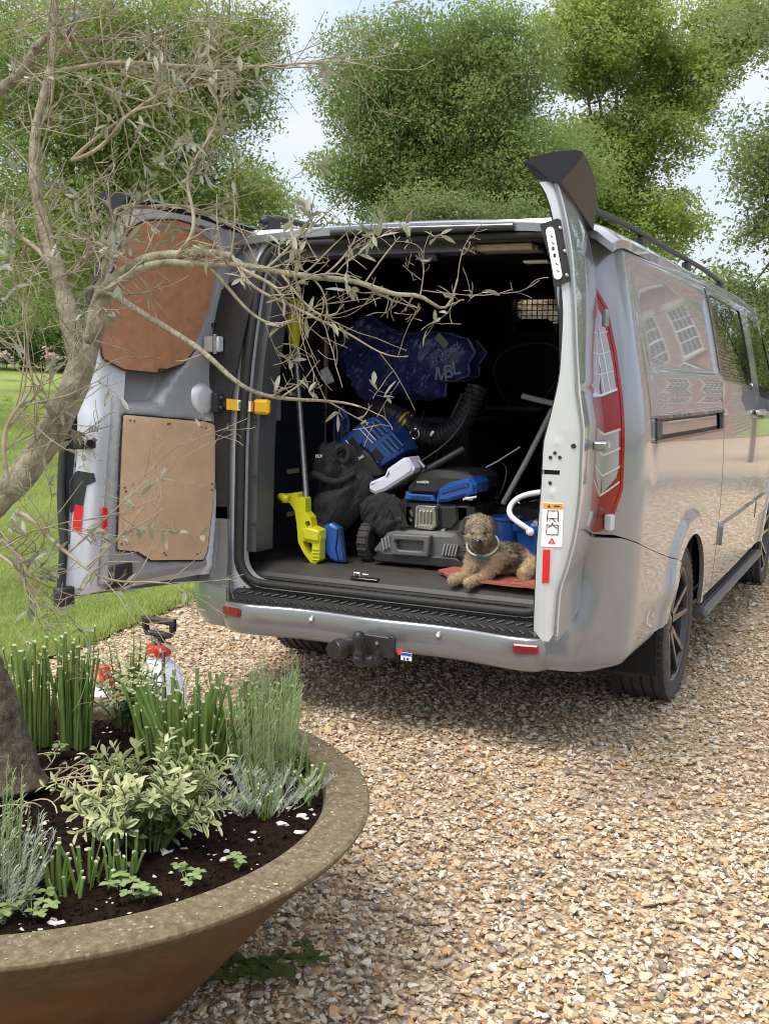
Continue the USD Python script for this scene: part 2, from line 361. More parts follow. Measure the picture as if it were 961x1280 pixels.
# ================================================================== the setting
def gmat():
    usdkit.material(stage, '/World/Looks/gravel_bed', {
        'g': ('geometry', {}), 'v': ('voronoi_texture', {'scale': 42.0}), 'v2': ('voronoi_texture', {'scale': 42.0, 'feature': 'distance_to_edge'}),
        's': ('separate_color', {}), 'r': ('rgb_ramp', {'ramp': [(0, (.28, .17, .09)), (.25, (.42, .30, .18)), (.5, (.48, .38, .25)), (.75, (.38, .28, .19)), (1, (.56, .49, .38))]}),
        'e': ('map_range', {'from_min': 0., 'from_max': .12, 'to_min': .78, 'to_max': 1., 'clamp': True}), 'mu': ('mix', {'mix_type': 'multiply', 'fac': 1.0}),
        'b': ('bump', {'strength': .8, 'distance': .02}), 'p': ('principled_bsdf', {'roughness': .85})},
        [('g.position', 'v.vector'), ('g.position', 'v2.vector'), ('v.color', 's.color'), ('s.r', 'r.fac'), ('v2.distance', 'e.value'), ('r.color', 'mu.color1'), ('e.result', 'mu.color2'), ('mu.color', 'p.base_color'), ('e.result', 'b.height'), ('b.normal', 'p.normal')], surface='p.BSDF')
gmat()
usdkit.material(stage, '/World/Looks/lawn', {'g': ('geometry', {}), 'n': ('noise_texture', {'scale': .5, 'detail': 6.}), 'n2': ('noise_texture', {'scale': 45., 'detail': 5., 'roughness': .7}), 'm': ('mix_float', {'fac': .55}),
    'r': ('rgb_ramp', {'ramp': [(.3, (.13, .185, .04)), (.5, (.20, .265, .065)), (.68, (.28, .335, .10))]}), 'b': ('bump', {'strength': .8, 'distance': .03}), 'p': ('principled_bsdf', {'roughness': .9, 'specular_ior_level': .2})},
    [('g.position', 'n.vector'), ('g.position', 'n2.vector'), ('n.fac', 'm.a'), ('n2.fac', 'm.b'), ('m.result', 'r.fac'), ('r.color', 'p.base_color'), ('n2.fac', 'b.height'), ('b.normal', 'p.normal')], surface='p.BSDF')
pm('verge_soil', (.05, .036, .024), .95, var=.5, vscale=20, bump=.8, bscale=80, dist=.02)
def flat(poly, z, h=None):
    m_ = trimesh.creation.triangulate_polygon(poly, engine='earcut'); v = np.array(m_[0]); f = np.array(m_[1])
    return np.column_stack([v, np.full(len(v), z)]), f
drive_edge = [(-1.55, -9), (-1.78, -3), (-1.89, -.4), (-1.90, .53), (-2.03, 1.18), (-2.13, 2.0), (-2.35, 4.0), (-2.9, 8.0), (-3.2, 14.0), (1.0, 15.0), (3.2, 32.0), (18.0, 32.0), (15.0, 0), (12, -9)]
drive = Polygon(drive_edge)
gr = obj('ground', flat(sbox(-220, -160, 220, 320), -.06), 'verge_soil', None, False); tag(gr, kind='structure')
dv = obj('gravel_drive', flat(drive.buffer(.12), -.012), 'gravel_bed', None, False); tag(dv, kind='structure')
far_edge = 44.0
lawn_poly = Polygon([(-90, -60), (40, -60), (40, 70), (-90, 70)]).difference(drive)
def GZ(x, y):
    """the lawn climbs gently away from the drive on the left"""
    x, y = np.asarray(x, float), np.asarray(y, float)
    d = shapely.distance(shapely.points(np.stack([x, y], -1)), drive)
    return .006 + np.clip(.047*(d - 1.5*(1 - np.exp(-d/1.5))), 0, 1.75)*sstep(3, -3, x)
lw = obj('lawn', sheet(lawn_poly, lambda p: np.column_stack([p, GZ(p[:, 0], p[:, 1])]), 1.1), 'lawn', None, True); tag(lw, kind='structure')
# ---- gravel stones
gcols = [(.60, .53, .42), (.50, .40, .27), (.44, .30, .17), (.32, .215, .13), (.55, .47, .36), (.70, .66, .58), (.36, .31, .26), (.47, .35, .24), (.235, .19, .155), (.52, .36, .20), (.62, .57, .50), (.15, .13, .12), (.50, .29, .15), (.56, .46, .33)]
for i, c in enumerate(gcols): pm(f'stone_{i}', (c[0], c[1]*.97, c[2]*.91), .7, var=.24, vscale=70, bump=.25, bscale=260, dist=.003)
def stone(rng):
    p = rng.normal(size=(13, 3)); p /= np.linalg.norm(p, axis=1, keepdims=True); p *= rng.uniform(.75, 1.05, (13, 1))
    p = p*np.array([1.0, rng.uniform(.55, .85), rng.uniform(.28, .5)])
    return hull(p*.5)
def instancer(path, protos, pos, quat, scale, idx, parent_prim=None, kind=None, label=None, cat_=None):
    """PointInstancer: protos is a list of (mesh, material); quat rows are (w, x, y, z)"""
    pi = UsdGeom.PointInstancer.Define(stage, path); rel = []
    for k, (me, m_) in enumerate(protos):
        pth = f'{path}/piece_{k:03d}'; usdkit.mesh(stage, pth, me, '/World/Looks/' + m_, smooth=False); rel.append(pth)
    pi.CreatePrototypesRel().SetTargets([Sdf.Path(r) for r in rel])
    pi.CreatePositionsAttr(Vt.Vec3fArray.FromNumpy(pos.astype(np.float32)))
    q = quat/np.linalg.norm(quat, axis=1, keepdims=True)
    pi.CreateOrientationsAttr(Vt.QuathArray([Gf.Quath(float(a), float(b), float(c), float(d)) for a, b, c, d in q]))
    sc = scale if scale.ndim == 2 else np.repeat(scale[:, None], 3, 1)
    pi.CreateScalesAttr(Vt.Vec3fArray.FromNumpy(sc.astype(np.float32))); pi.CreateProtoIndicesAttr(Vt.IntArray.FromNumpy(idx.astype(np.int32)))
    tag(pi.GetPrim(), label, cat_, None, kind); return pi
def in_view(p, margin=.12):
    d = p - CAM; w = d @ CF; ok = w > .1; w = np.maximum(w, .1)
    a = (d @ CR)/w; b = (d @ CU)/w
    return ok & (np.abs(a) < 480.5/FPX + margin) & (np.abs(b) < 640/FPX + margin), w
def quat_tilt(rng, n, tilt):
    a = rng.uniform(0, 2*np.pi, n); q = np.stack([np.cos(a/2), 0*a, 0*a, np.sin(a/2)], 1)
    b = rng.normal(0, tilt, n); c = rng.uniform(0, 2*np.pi, n); t = np.stack([np.cos(b/2), np.sin(b/2)*np.cos(c), np.sin(b/2)*np.sin(c), 0*b], 1)
    w1, x1, y1, z1 = t.T; w2, x2, y2, z2 = q.T
    return np.stack([w1*w2 - x1*x2 - y1*y2 - z1*z2, w1*x2 + x1*w2 + y1*z2 - z1*y2, w1*y2 - x1*z2 + y1*w2 + z1*x2, w1*z2 + x1*y2 - y1*x2 + z1*w2], 1)
rg = np.random.default_rng(11)
sproto = [(stone(rg), f'stone_{i % len(gcols)}') for i in range(42)]
N = 860000
c = np.stack([rg.uniform(-4.5, 5.5, N), rg.uniform(-2.9, 13.5, N), np.zeros(N)], 1)
ok, w = in_view(c, .50); near, _ = in_view(c, .10); c, w, near = c[ok], w[ok], near[ok]
dens = np.where(w < 3.6, 5600., np.where(w < 6, 3300., np.where(w < 9, 1300., 700.)))
base_d = N/(10.0*16.4)
dens = np.where(near, dens, np.minimum(dens, 1300.))
keep = rg.uniform(size=len(c)) < np.minimum(dens/base_d, 1)
c, w, near = c[keep], w[keep], near[keep]
keep = shapely.contains_xy(drive.buffer(.03), c[:, 0], c[:, 1]); c, w, near = c[keep], w[keep], near[keep]
hidden = (np.hypot(c[:, 0] - .109, c[:, 1] + 2.019) < .30)
c, w, near = c[~hidden], w[~hidden], near[~hidden]
n = len(c)
size = rg.lognormal(math.log(.0205), .36, n)*np.where(w < 6, 1.0, np.where(w < 9, 1.3, 1.75))*np.where(near, 1.0, 1.35); size = np.clip(size, .010, .055)
c[:, 2] = rg.uniform(-.010, .006, n)
lam = meshkit.fbm(c*[1.6, 1.6, 0], 3, 5)
wts = np.array([11, 10, 8, 7, 10, 7, 6, 8, 5, 6, 8, 2.2, 3.0, 9]); wts = wts/wts.sum()
ci = rg.choice(len(gcols), n, p=wts); idx = ci + len(gcols)*rg.integers(0, 3, n)
instancer('/World/gravel', sproto, c, quat_tilt(rg, n, .38), size, idx, None, 'stuff', 'loose cream and brown flint gravel covering the drive', 'gravel')
N_GRAVEL = n
# ---- grass
def tuft(rng, nb, h, spread, wid):
    V, F = [], []
    for b in range(nb):
        a = rng.uniform(0, 2*np.pi); r = spread*math.sqrt(rng.uniform()); p0 = np.array([r*math.cos(a), r*math.sin(a), 0])
        d = rng.uniform(0, 2*np.pi); L = h*rng.uniform(.55, 1.15); lean = rng.uniform(.1, .9)
        dirh = np.array([math.cos(d), math.sin(d), 0]); sd = np.array([-math.sin(d), math.cos(d), 0])*wid*rng.uniform(.7, 1.3)
        k = len(V)
        for s in (0, .5, 1.0):
            p = p0 + dirh*L*lean*s*s + np.array([0, 0, L*(s - .3*lean*s*s)])
            if s < 1: V += [p - sd*(1 - .4*s), p + sd*(1 - .4*s)]
            else: V += [p]
        F += [[k, k+1, k+3], [k, k+3, k+2], [k+2, k+3, k+4]]
    return np.array(V), np.array(F)
gp = [(tuft(rg, 26, .055, .05, .0017), 'leaf_grass') for _ in range(5)] + [(tuft(rg, 22, .08, .05, .002), 'leaf_grass') for _ in range(3)]
N = 300000
c = np.stack([rg.uniform(-30, -1.7, N), 18 - 20.5*np.sqrt(rg.uniform(0, 1, N)), np.full(N, .004)], 1)
ok, w = in_view(c, .08); c, w = c[ok], w[ok]
keep = shapely.contains_xy(lawn_poly.buffer(-.012), c[:, 0], c[:, 1]); c, w = c[keep], w[keep]
keep = rg.uniform(size=len(c)) < np.clip(1.3*(5.5/w)**.5, .25, 1); c, w = c[keep], w[keep]
c[:, 2] = GZ(c[:, 0], c[:, 1]) - .002
n = len(c); edge_d = shapely.distance(shapely.points(c[:, :2]), drive)
sc = rg.uniform(.75, 1.2, n)*np.where(w > 9, 1.35, 1.0); sc = sc*np.where(edge_d < .12, 1.2, 1)
instancer('/World/grass', gp, c, quat_tilt(rg, n, .12), sc, rg.integers(0, 8, n), None, 'stuff', 'short bright green lawn grass beside the drive', 'grass')
N_GRASS = n
# ---- trees: tapered trunk and limbs, crown of leaf sprays gathered in uneven clumps
def leaf_poly(L, W, bend=.15):
    """a pointed leaf, 4 faces, along +x"""
    v = np.array([[0, 0, 0], [L*.45, -W/2, bend*L*.3], [L*.45, W/2, bend*L*.3], [L, 0, -bend*L*.2], [L*.45, 0, 0]])
    return v, np.array([[0, 1, 4], [0, 4, 2], [1, 3, 4], [4, 3, 2]])
def rand_rot(rng):
    q = rng.normal(size=4); q /= np.linalg.norm(q); return trimesh.transformations.quaternion_matrix(q)[:3, :3]
def spray(rng, n, R, L, W, flatten=.6, twigs=4):
    out = []
    for _ in range(n):
        d = rng.normal(size=3); d /= np.linalg.norm(d); p = d*R*rng.uniform(.25, 1.0)**.5; p[2] *= flatten
        v, f = leaf_poly(L*rng.uniform(.7, 1.25), W*rng.uniform(.7, 1.2))
        a = rng.uniform(0, 2*np.pi); M = rotm((0, 0, 1), a) @ rotm((0, 1, 0), rng.normal(.35, .5)) @ rotm((1, 0, 0), rng.normal(0, .6))
        out.append(xf((v, f), M, p))
    return cat(*out)
def limb(p0, p1, r0, r1, rng, wob=.06, n=8, sides=7):
    p0, p1 = np.array(p0, float), np.array(p1, float); L = np.linalg.norm(p1 - p0); t = np.linspace(0, 1, n)[:, None]
    q = p0 + (p1 - p0)*t + np.cumsum(rng.normal(0, wob*L/n, (n, 3)), 0)*np.sin(t*math.pi)**.5
    q[:, 2] += .10*L*np.sin(t[:, 0]*math.pi)
    return q, np.linspace(r0, r1, n)
def tree(name, label, base, trunk_top, r0, lobes, nclump, leaf, lmat, seed, group, spray_R=.45, nleaf=34, hollow=.45, visible_limbs=9, catname='tree', gaps=.42):
    """lobes: (centre, radii) ellipsoids in world coordinates; sprays sit mostly in the outer shell, thinned by noise"""
    rng = np.random.default_rng(seed); base = np.array(base, float)
    t = thing(name, label, catname, base, group)
    q, rr = limb(base, trunk_top, r0, r0*.55, rng, .05, 10, 10)
    tr = obj('trunk', tube(q, rr, 10), 'trunk_bark', t, 60)
    top = q[-1]; ends = []
    for k in range(visible_limbs):
        lc, lr = lobes[k % len(lobes)]
        d = rng.normal(size=3); d /= np.linalg.norm(d); e = np.array(lc) + d*np.array(lr)*.55
        s = q[rng.integers(len(q)//2, len(q))]
        lq, lrad = limb(s, e, r0*rng.uniform(.28, .5), r0*.06, rng, .12, 9, 6); subs = [tube(lq, lrad, 6)]
        for _ in range(5):
            j = rng.integers(3, 8); d = rng.normal(size=3); d /= np.linalg.norm(d); e2 = lq[j] + d*np.array(lr)*.5 + [0, 0, .1]
            s2, r2 = limb(lq[j], e2, lrad[j]*.55, .008, rng, .15, 6, 4); subs.append(tube(s2, r2, 4))
        obj('limb', cat(*subs), 'trunk_bark', t, 60)
    vol = np.array([np.prod(l[1])**(2/3) for l in lobes]); vol = vol/vol.sum()
    P_ = []
    for (lc, lr), v_ in zip(lobes, vol):
        k = int(nclump*v_*2.6) + 4; d = rng.normal(size=(k, 3)); d /= np.linalg.norm(d, axis=1, keepdims=True)
        rad = hollow + (1 - hollow)*rng.uniform(size=(k, 1))**.6
        rough = 1 + .35*(meshkit.noise(d*2.6 + seed*3.1, seed) - .5)[:, None]
        P_.append(np.array(lc) + d*rad*rough*np.array(lr))
    P_ = np.vstack(P_); g = meshkit.fbm(P_*(1.1/np.mean([np.mean(l[1]) for l in lobes])*1.6) + seed, 3, seed)
    thr = np.quantile(g, gaps); P_ = P_[g > thr]; rng.shuffle(P_); P_ = P_[:nclump]; n = len(P_)
    protos = [(spray(rng, nleaf, spray_R, leaf[0], leaf[1]), lmat) for _ in range(6)]
    instancer(str(t.GetPath()) + '/crown', protos, P_ - base, quat_tilt(rng, n, .35), rng.uniform(.7, 1.3, n), rng.integers(0, 6, n))
    tag(stage.GetPrimAtPath(str(t.GetPath()) + '/crown'), kind='stuff')
    return t
# ================================================================== the van (rear at y=0, nose towards +y)
van = thing('panel_van', 'silver panel van parked on the gravel with both rear doors standing open', 'van')
YW, YF, ZW, RT = 1.10, 4.40, .335, .345
Sx = PchipInterpolator([.2, .34, .5, .75, .95, 1.2, 1.3, 1.4, 1.55, 1.72, 1.85, 1.90, 1.93, 1.96], [.945, .955, .970, .982, .985, .980, .972, .955, .925, .888, .855, .838, .818, .78])
RC = .19; LARC = RC*math.pi/2
Yr = PchipInterpolator([.2, .6, 1.2, 1.5, 1.75, 1.95, 2.1], [.02, .02, .02, .035, .062, .11, .16])
def shell(p, off=0.0, flare=True, extra=None):
    """the body side and its rear corner: p = (s, z); s > 0 runs forward along the side, -LARC..0 round the corner, below that across the rear"""
    p = np.asarray(p, float); s, z = p[:, 0], p[:, 1]
    X = Sx(np.clip(z, .2, 1.96)); yr = Yr(np.clip(z, .2, 2.1))
    th = np.clip(-s/RC, 0, math.pi/2)
    nx, ny = np.cos(th), -np.sin(th)
    x = X - RC + RC*np.cos(th); y = yr*np.clip(1 - np.maximum(s, 0)/.7, 0, 1)**1.5 + RC - RC*np.sin(th) + np.maximum(s, 0) + .02*(1-np.clip(1 - np.maximum(s, 0)/.7, 0, 1)**1.5)
    x = x - np.maximum(-s - LARC, 0)
    x = x - .020*(np.clip((2.5 - y)/2, -1.4, 1.4)**2 - .85)
    d = np.zeros(len(s)) + off
    if flare:
        for yc in (YW, YF):
            q = np.hypot(y - yc, z - .335)
            d = d + .024*(1 - sstep(.47, .53, q))*(z > .2)*(s > -.05)
    if extra is not None: d = d + extra(s, y, z)
    return np.stack([x + nx*d, y + ny*d, z], 1)
SOF = lambda y: y - RC - .02           # s of a point of the side at y
def arch(yc, r): return Point(SOF(yc), .335).buffer(r, quad_segs=24)
def panel(poly, h=.03, off=0., back=.025, extra=None):
    return sheet(poly, lambda p: shell(p, off, True, extra), h, lambda p: shell(p, off - back, True, extra))
def recess(s, y, z):
    """shallow window pressing above the waist, waist crease and the lower body line"""
    inx = sstep(.36, .43, y + .06*(z-1.45))*(1 - sstep(1.80, 1.86, y)); inz = sstep(1.435, 1.465, z)*(1 - sstep(1.83, 1.87, z + .02*y))
    dd = -.013*inx*inz
    dd = dd + .006*np.exp(-((z - 1.425)/.03)**2)*sstep(.30, .5, y)
    dd = dd - .008*np.exp(-((z - 1.325)/.02)**2)*sstep(.35, .6, y)
    # the wide scoop behind the tail lamp
    dd = dd - .006*np.exp(-((y - .34)/.05)**2)*sstep(.95, 1.2, z)*(1 - sstep(1.75, 1.85, z))
    return dd
# wheel openings and seams
SEAM = [(SOF(.07), .845), (SOF(.12), .83), (SOF(.22), .80), (SOF(.5), .735), (SOF(.78), .675)]
arc_r = [(SOF(YW) + .405*math.cos(a), .335 + .405*math.sin(a)) for a in np.radians(np.linspace(128, 3, 26))]
quarter = Polygon(SEAM + [(SOF(.80), .668)] + arc_r + [(SOF(1.912), .355), (SOF(1.912), .62), (SOF(1.918), 1.2), (SOF(1.905), 1.93), (-LARC, 1.93), (-LARC - .03, 1.7), (-LARC - .03, .98), (-LARC - .02, .858), (-.17, .853)])
corner_lo = Polygon([(-LARC - .085, .345), (-.1, .352), (SOF(.3), .36), (SOF(.5), .385), (SOF(.66), .42)] + [(SOF(YW) + .405*math.cos(a), .335 + .405*math.sin(a)) for a in np.radians(np.linspace(168, 129, 10))] + [(SOF(.80), .660)] + [(s, z - .0045) for s, z in SEAM[::-1]] + [(-LARC - .075, .8505)])
track = sbox(SOF(.37), 1.178, SOF(1.905), 1.268)
quarter_c = quarter.difference(track)
arc_f = [(SOF(YF) + .405*math.cos(a), .335 + .405*math.sin(a)) for a in np.radians(np.linspace(177, 3, 30))]
win1 = Polygon([(SOF(1.965), 1.415), (SOF(3.13), 1.385), (SOF(3.11), 1.845), (SOF(2.0), 1.865)]).buffer(-.03).buffer(.03)
slider = Polygon([(SOF(1.925), .355), (SOF(3.35), .355), (SOF(3.35), 1.93), (SOF(1.918), 1.93), (SOF(1.931), 1.2)])
win2 = Polygon([(SOF(3.46), 1.36), (SOF(4.50), 1.31), (SOF(4.12), 1.80), (SOF(3.46), 1.84)]).buffer(-.03).buffer(.03)
fdoor = Polygon([(SOF(3.358), .355)] + [(SOF(3.94), .355)] + [(SOF(YF) + .405*math.cos(a), .335 + .405*math.sin(a)) for a in np.radians(np.linspace(178, 120, 14))] + [(SOF(4.45), .80), (SOF(4.62), 1.28), (SOF(4.10), 1.90), (SOF(4.0), 1.93), (SOF(3.358), 1.93)])
fender = Polygon([(SOF(YF) + .405*math.cos(a), .335 + .405*math.sin(a)) for a in np.radians(np.linspace(116, 3, 20))][::-1] + [(SOF(4.46), .80), (SOF(4.63), 1.28), (SOF(4.66), 1.26), (SOF(5.1), 1.12), (SOF(5.28), .95), (SOF(5.3), .36), (SOF(YF) + .41, .36)])
def both(name, poly, h=.03, off=0., back=.02, m='paint', extra=None, label=None):
    a = panel(poly, h, off, back, extra)
    obj(name, a, m, van, 35); obj(name, flip(a), m, van, 35)
both('rear_quarter_panel', quarter_c, .028, extra=recess)
both('bumper_corner', corner_lo, .028, .004, extra=lambda s, y, z: .012*np.exp(-((z - .56)/.05)**2)*sstep(.15, .5, y) + .042*sstep(-.12, -.30, s)*(1 - sstep(.44, .74, z)) + .012*sstep(-.1, -.25, s) - .03*sstep(.40, .34, z))
both('sliding_door', slider.difference(win1), .035, extra=lambda s, y, z: .006*np.exp(-((z - 1.425)/.03)**2) - .008*np.exp(-((z - 1.325)/.02)**2))
both('front_door', fdoor.difference(win2), .04)
both('front_wing', fender, .04)
# dark body behind the seams
core = Polygon([(-LARC - .05, .40), (SOF(.66), .42), (SOF(.7), .80), (SOF(1.5), .80), (SOF(1.52), .40), (SOF(3.94), .40), (SOF(3.98), .8), (SOF(4.4), .82), (SOF(4.0), 1.39), (SOF(1.95), 1.39), (SOF(1.9), 1.9), (-LARC - .05, 1.9)])
both('inner_shell', core, .06, -.045, .01, 'void')
for side in (1, -1):
    fl = (lambda q: q) if side == 1 else flip
    w = panel(win1, .05, -.006, .004); obj('side_window', fl(w), 'glass_dark', van, 40)
    edge = win1.buffer(.014).difference(win1.buffer(-.012)); obj('window_seal', fl(panel(edge, .03, .001, .02)), 'black_gloss', van, 40)
    pil = Polygon([(SOF(1.905), 1.40), (SOF(1.962), 1.40), (SOF(1.99), 1.89), (SOF(1.91), 1.89)]); obj('window_pillar', fl(panel(pil, .03, .004, .012)), 'black_gloss', van, 40)
    w = panel(win2, .05, -.004, .004); obj('front_window', fl(w), 'glass_dark', van, 40)
    edge = win2.buffer(.03).difference(win2.buffer(-.01)); obj('window_seal', fl(panel(edge, .03, .001, .02)), 'black_gloss', van, 40)
    # sliding door rail let into the side
    rb = obj('door_rail', fl(panel(track, .04, -.03, .006, extra=None)), 'black_plastic', van, 40)
    obj('rail_strip', fl(panel(sbox(SOF(.46), 1.197, SOF(1.80), 1.247), .04, -.018, .012)), 'paint', rb, 40)
    obj('rail_lip', fl(panel(sbox(SOF(.372), 1.262, SOF(1.90), 1.274), .04, .004, .03)), 'black_gloss', rb, 40)
    obj('rail_lip', fl(panel(sbox(SOF(.372), 1.172, SOF(1.90), 1.184), .04, .004, .03)), 'black_gloss', rb, 40)
    obj('rail_stop', fl(panel(rrect(SOF(.373), 1.19, SOF(.46), 1.258, .01), .03, .003, .02)), 'black_plastic', rb, 40)
    # rubbing mouldings, door handles
    bump = lambda s, y, z: .012*(1 - sstep(.030, .048, np.abs(z - .63)))
    mo = obj('side_moulding', fl(panel(rrect(SOF(1.99), .575, SOF(3.30), .685, .015), .025, .016, .02)), 'paint', van, 35)
    obj('side_moulding', fl(panel(rrect(SOF(3.375), .575, SOF(3.98), .685, .015), .025, .016, .02)), 'paint', van, 35)
    h1 = fl(tube([shell(np.array([[SOF(3.10), 1.235]]), .01)[0], shell(np.array([[SOF(3.13), 1.238]]), .04)[0], shell(np.array([[SOF(3.25), 1.24]]), .042)[0], shell(np.array([[SOF(3.28), 1.24]]), .01)[0]], .017, 8))
    obj('door_handle', h1, 'steel', van, 60)
    h1 = fl(tube([shell(np.array([[SOF(3.42), 1.215]]), .01)[0], shell(np.array([[SOF(3.45), 1.218]]), .04)[0], shell(np.array([[SOF(3.57), 1.22]]), .042)[0], shell(np.array([[SOF(3.60), 1.22]]), .01)[0]], .017, 8))
    obj('door_handle', h1, 'paint', van, 60)
    # side step bar under the sill
    sb = obj('side_step', fl(bx((.965, 2.74, .285), (.085, 2.22, .055), .02)), 'grey_plastic', van, 30)
    for k in range(3): obj('step_groove', fl(bx((.945 + k*.02, 2.74, .3135), (.006, 2.1, .006), 0)), 'black_plastic', sb, 30)
    obj('sill', fl(bx((.925, 2.72, .345), (.05, 2.4, .05), .015)), 'black_plastic', van, 30)
    # wing mirror
    mm = obj('wing_mirror', fl(hull([(1.02, 4.42, 1.20), (1.02, 4.42, 1.42), (1.21, 4.44, 1.22), (1.21, 4.44, 1.44), (1.06, 4.53, 1.22), (1.06, 4.53, 1.40), (1.17, 4.53, 1.24), (1.17, 4.53, 1.40)])), 'black_plastic', van, 30)
    obj('mirror_arm', fl(tube([(.93, 4.46, 1.24), (1.04, 4.47, 1.26)], .03, 8)), 'black_plastic', mm, 40)
    # roof rail bars
    rr = obj('roof_rail', fl(tube([(.655, .18, 2.035), (.66, .30, 2.062), (.665, 1.0, 2.078), (.665, 3.0, 2.08), (.655, 3.75, 2.065), (.645, 3.86, 2.02)], [.012, .014, .014, .014, .014, .011], 8)), 'black_plastic', van, 50)
    for yy in (.27, 1.35, 2.5, 3.7):
        obj('rail_foot', fl(bx((.662, yy, 2.028), (.036, .11, .075), .008)), 'black_plastic', rr, 30)
# roof skin and cab front
zr = PchipInterpolator([-.86, -.845, -.82, -.775, -.70, 0, .70, .775, .82, .845, .86], [1.90, 1.918, 1.942, 1.968, 1.990, 2.018, 1.990, 1.968, 1.942, 1.918, 1.90])
def roof_fn(p):
    x, y = p[:, 0], p[:, 1]
    z = zr(np.clip(x, -.86, .86)) - .035*np.clip((.30 - y)/.22, 0, 1)**2 - .16*np.clip((y - 3.5)/.75, 0, 1)**2
    return np.stack([x, y, z], 1)
obj('roof', sheet(sbox(-.845, .085, .845, 4.20), roof_fn, .06, lambda p: roof_fn(p) - [0, 0, .03]), 'paint', van, 50)
def slope(y0, z0, y1, z1, w0, w1, bow): 
    return lambda p: np.stack([p[:, 0]*(w0 + (w1 - w0)*p[:, 1]), y0 + (y1 - y0)*p[:, 1] - bow*p[:, 0]**2, z0 + (z1 - z0)*p[:, 1] - .02*p[:, 0]**2], 1)
ws = slope(4.20, 1.83, 4.98, 1.22, .80, .86, .18)
obj('windscreen', sheet(sbox(-1, 0, 1, 1), ws, .12), 'glass_clear', van, 60)
for sx in (-1, 1):
    obj('screen_pillar', tube([ws(np.array([[sx, 0.0]]))[0] + [sx*.03, 0, .02], ws(np.array([[sx, .5]]))[0] + [sx*.04, 0, 0], ws(np.array([[sx, 1.0]]))[0] + [sx*.03, 0, 0]], .045, 8), 'paint', van, 50)
bn = slope(4.96, 1.225, 5.30, .98, .88, .86, .16)
obj('bonnet', sheet(sbox(-1, -.1, 1, 1), bn, .1), 'paint', van, 60)
nose = lambda p: np.stack([p[:, 0]*.87, 5.33 - .18*p[:, 0]**2 - .03*((p[:, 1] - .7)/.3)**2, p[:, 1]], 1)
fr = obj('front_bumper', sheet(sbox(-1, .30, 1, 1.0), nose, .1, lambda p: nose(p) - [0, .05, 0]), 'paint', van, 60)
obj('grille', sheet(rrect(-.5, .55, .5, .88, .04), lambda p: nose(p) + [0, .012, 0], .08, lambda p: nose(p) - [0, .01, 0]), 'black_plastic', fr, 50)
for sx in (-1, 1):
    obj('headlight', sheet(rrect(min(sx*.62, sx*.95), .80, max(sx*.62, sx*.95), .98, .04), lambda p: nose(p) + [0, .014, 0], .05, lambda p: nose(p)), 'clear_lens', van, 50)
# ---- rear frame round the doorway
op = Polygon([(-.648, .545), (-.648, .70), (-.642, 1.10), (-.622, 1.45), (-.590, 1.80), (-.570, 1.925), (.655, 1.925), (.672, 1.80), (.697, 1.45), (.708, 1.10), (.70, .70), (.668, .545)])
op_r = op.buffer(-.10).buffer(.10, quad_segs=8)
edge = lambda z: float(Sx(min(z, 1.955))) - RC*.80
zs = np.linspace(.44, 1.945, 24)
outer = Polygon([(-edge(z), z) for z in zs] + [(edge(z), z) for z in zs[::-1]])
outer = outer.union(sbox(-.70, 1.9, .70, 1.99))
frame_poly = outer.difference(op_r)
yrear = lambda z: Yr(np.clip(z, .2, 2.1)) + .012
frame_fn = lambda p: np.stack([p[:, 0], yrear(p[:, 1]), p[:, 1]], 1)
obj('rear_frame', sheet(frame_poly, frame_fn, .035, lambda p: frame_fn(p) + [0, .05, 0]), 'paint_inner', van, 35)
def ring_tube(poly, off, y_add, r, n=8):
    rg = poly.buffer(off, quad_segs=8).exterior; k = int(rg.length/.03)
    q = np.array([rg.interpolate(i/k, normalized=True).coords[0] for i in range(k + 1)])
    return tube(np.stack([q[:, 0], yrear(q[:, 1]) + y_add, q[:, 1]], 1), r, n, caps=False)
obj('door_seal', ring_tube(op_r, .004, -.010, .017), 'rubber', van, 60)
obj('door_seal', ring_tube(op_r, .034, .0, .007), 'rubber', van, 60)
# inner return of the doorway, grey
jr = op_r.buffer(-.002); ji = op_r.buffer(-.046).union(op_r.buffer(-.012).intersection(sbox(.3, .5, 1, 2)))
jf = lambda p, d: np.stack([p[:, 0], yrear(p[:, 1]) + d, p[:, 1]], 1)
obj('door_jamb', sheet(jr.difference(ji).difference(sbox(-1, .3, 1, .66)), lambda p: jf(p, .035), .03, lambda p: jf(p, .17)), 'jamb_grey', van, 35)
for zz in (.78, .98, 1.22): obj('jamb_bolt', lathe([(0, -.006), (.008, -.006), (.008, .002), (0, .004)], 10, rotm((1, 0, 0), math.pi/2), (-.606, .05, zz)), 'black_plastic', van, 40)
obj('headlining_edge', bx((0, .26, 1.895), (1.06, .10, .02), .004), 'trim_grey', van)
obj('roof_strip', tube([(-.27, .075, 1.957), (0, .07, 1.96), (.48, .075, 1.957)], .017, 8), 'black_gloss', van, 60)
obj('header_bar', bx((0, .20, 1.897), (1.04, .05, .026), .006), 'wood_pale', van)
hl = obj('door_lock_catch', bx((.10, .185, 1.868), (.085, .05, .036), .008), 'black_plastic', van)
obj('catch_striker', tube([(.08, .155, 1.862), (.085, .15, 1.850), (.12, .15, 1.850), (.125, .155, 1.862)], .005, 6), 'steel', hl)
lamp = obj('load_lamp', bx((.47, .40, 1.862), (.10, .05, .012), .004), 'white_plastic', van)
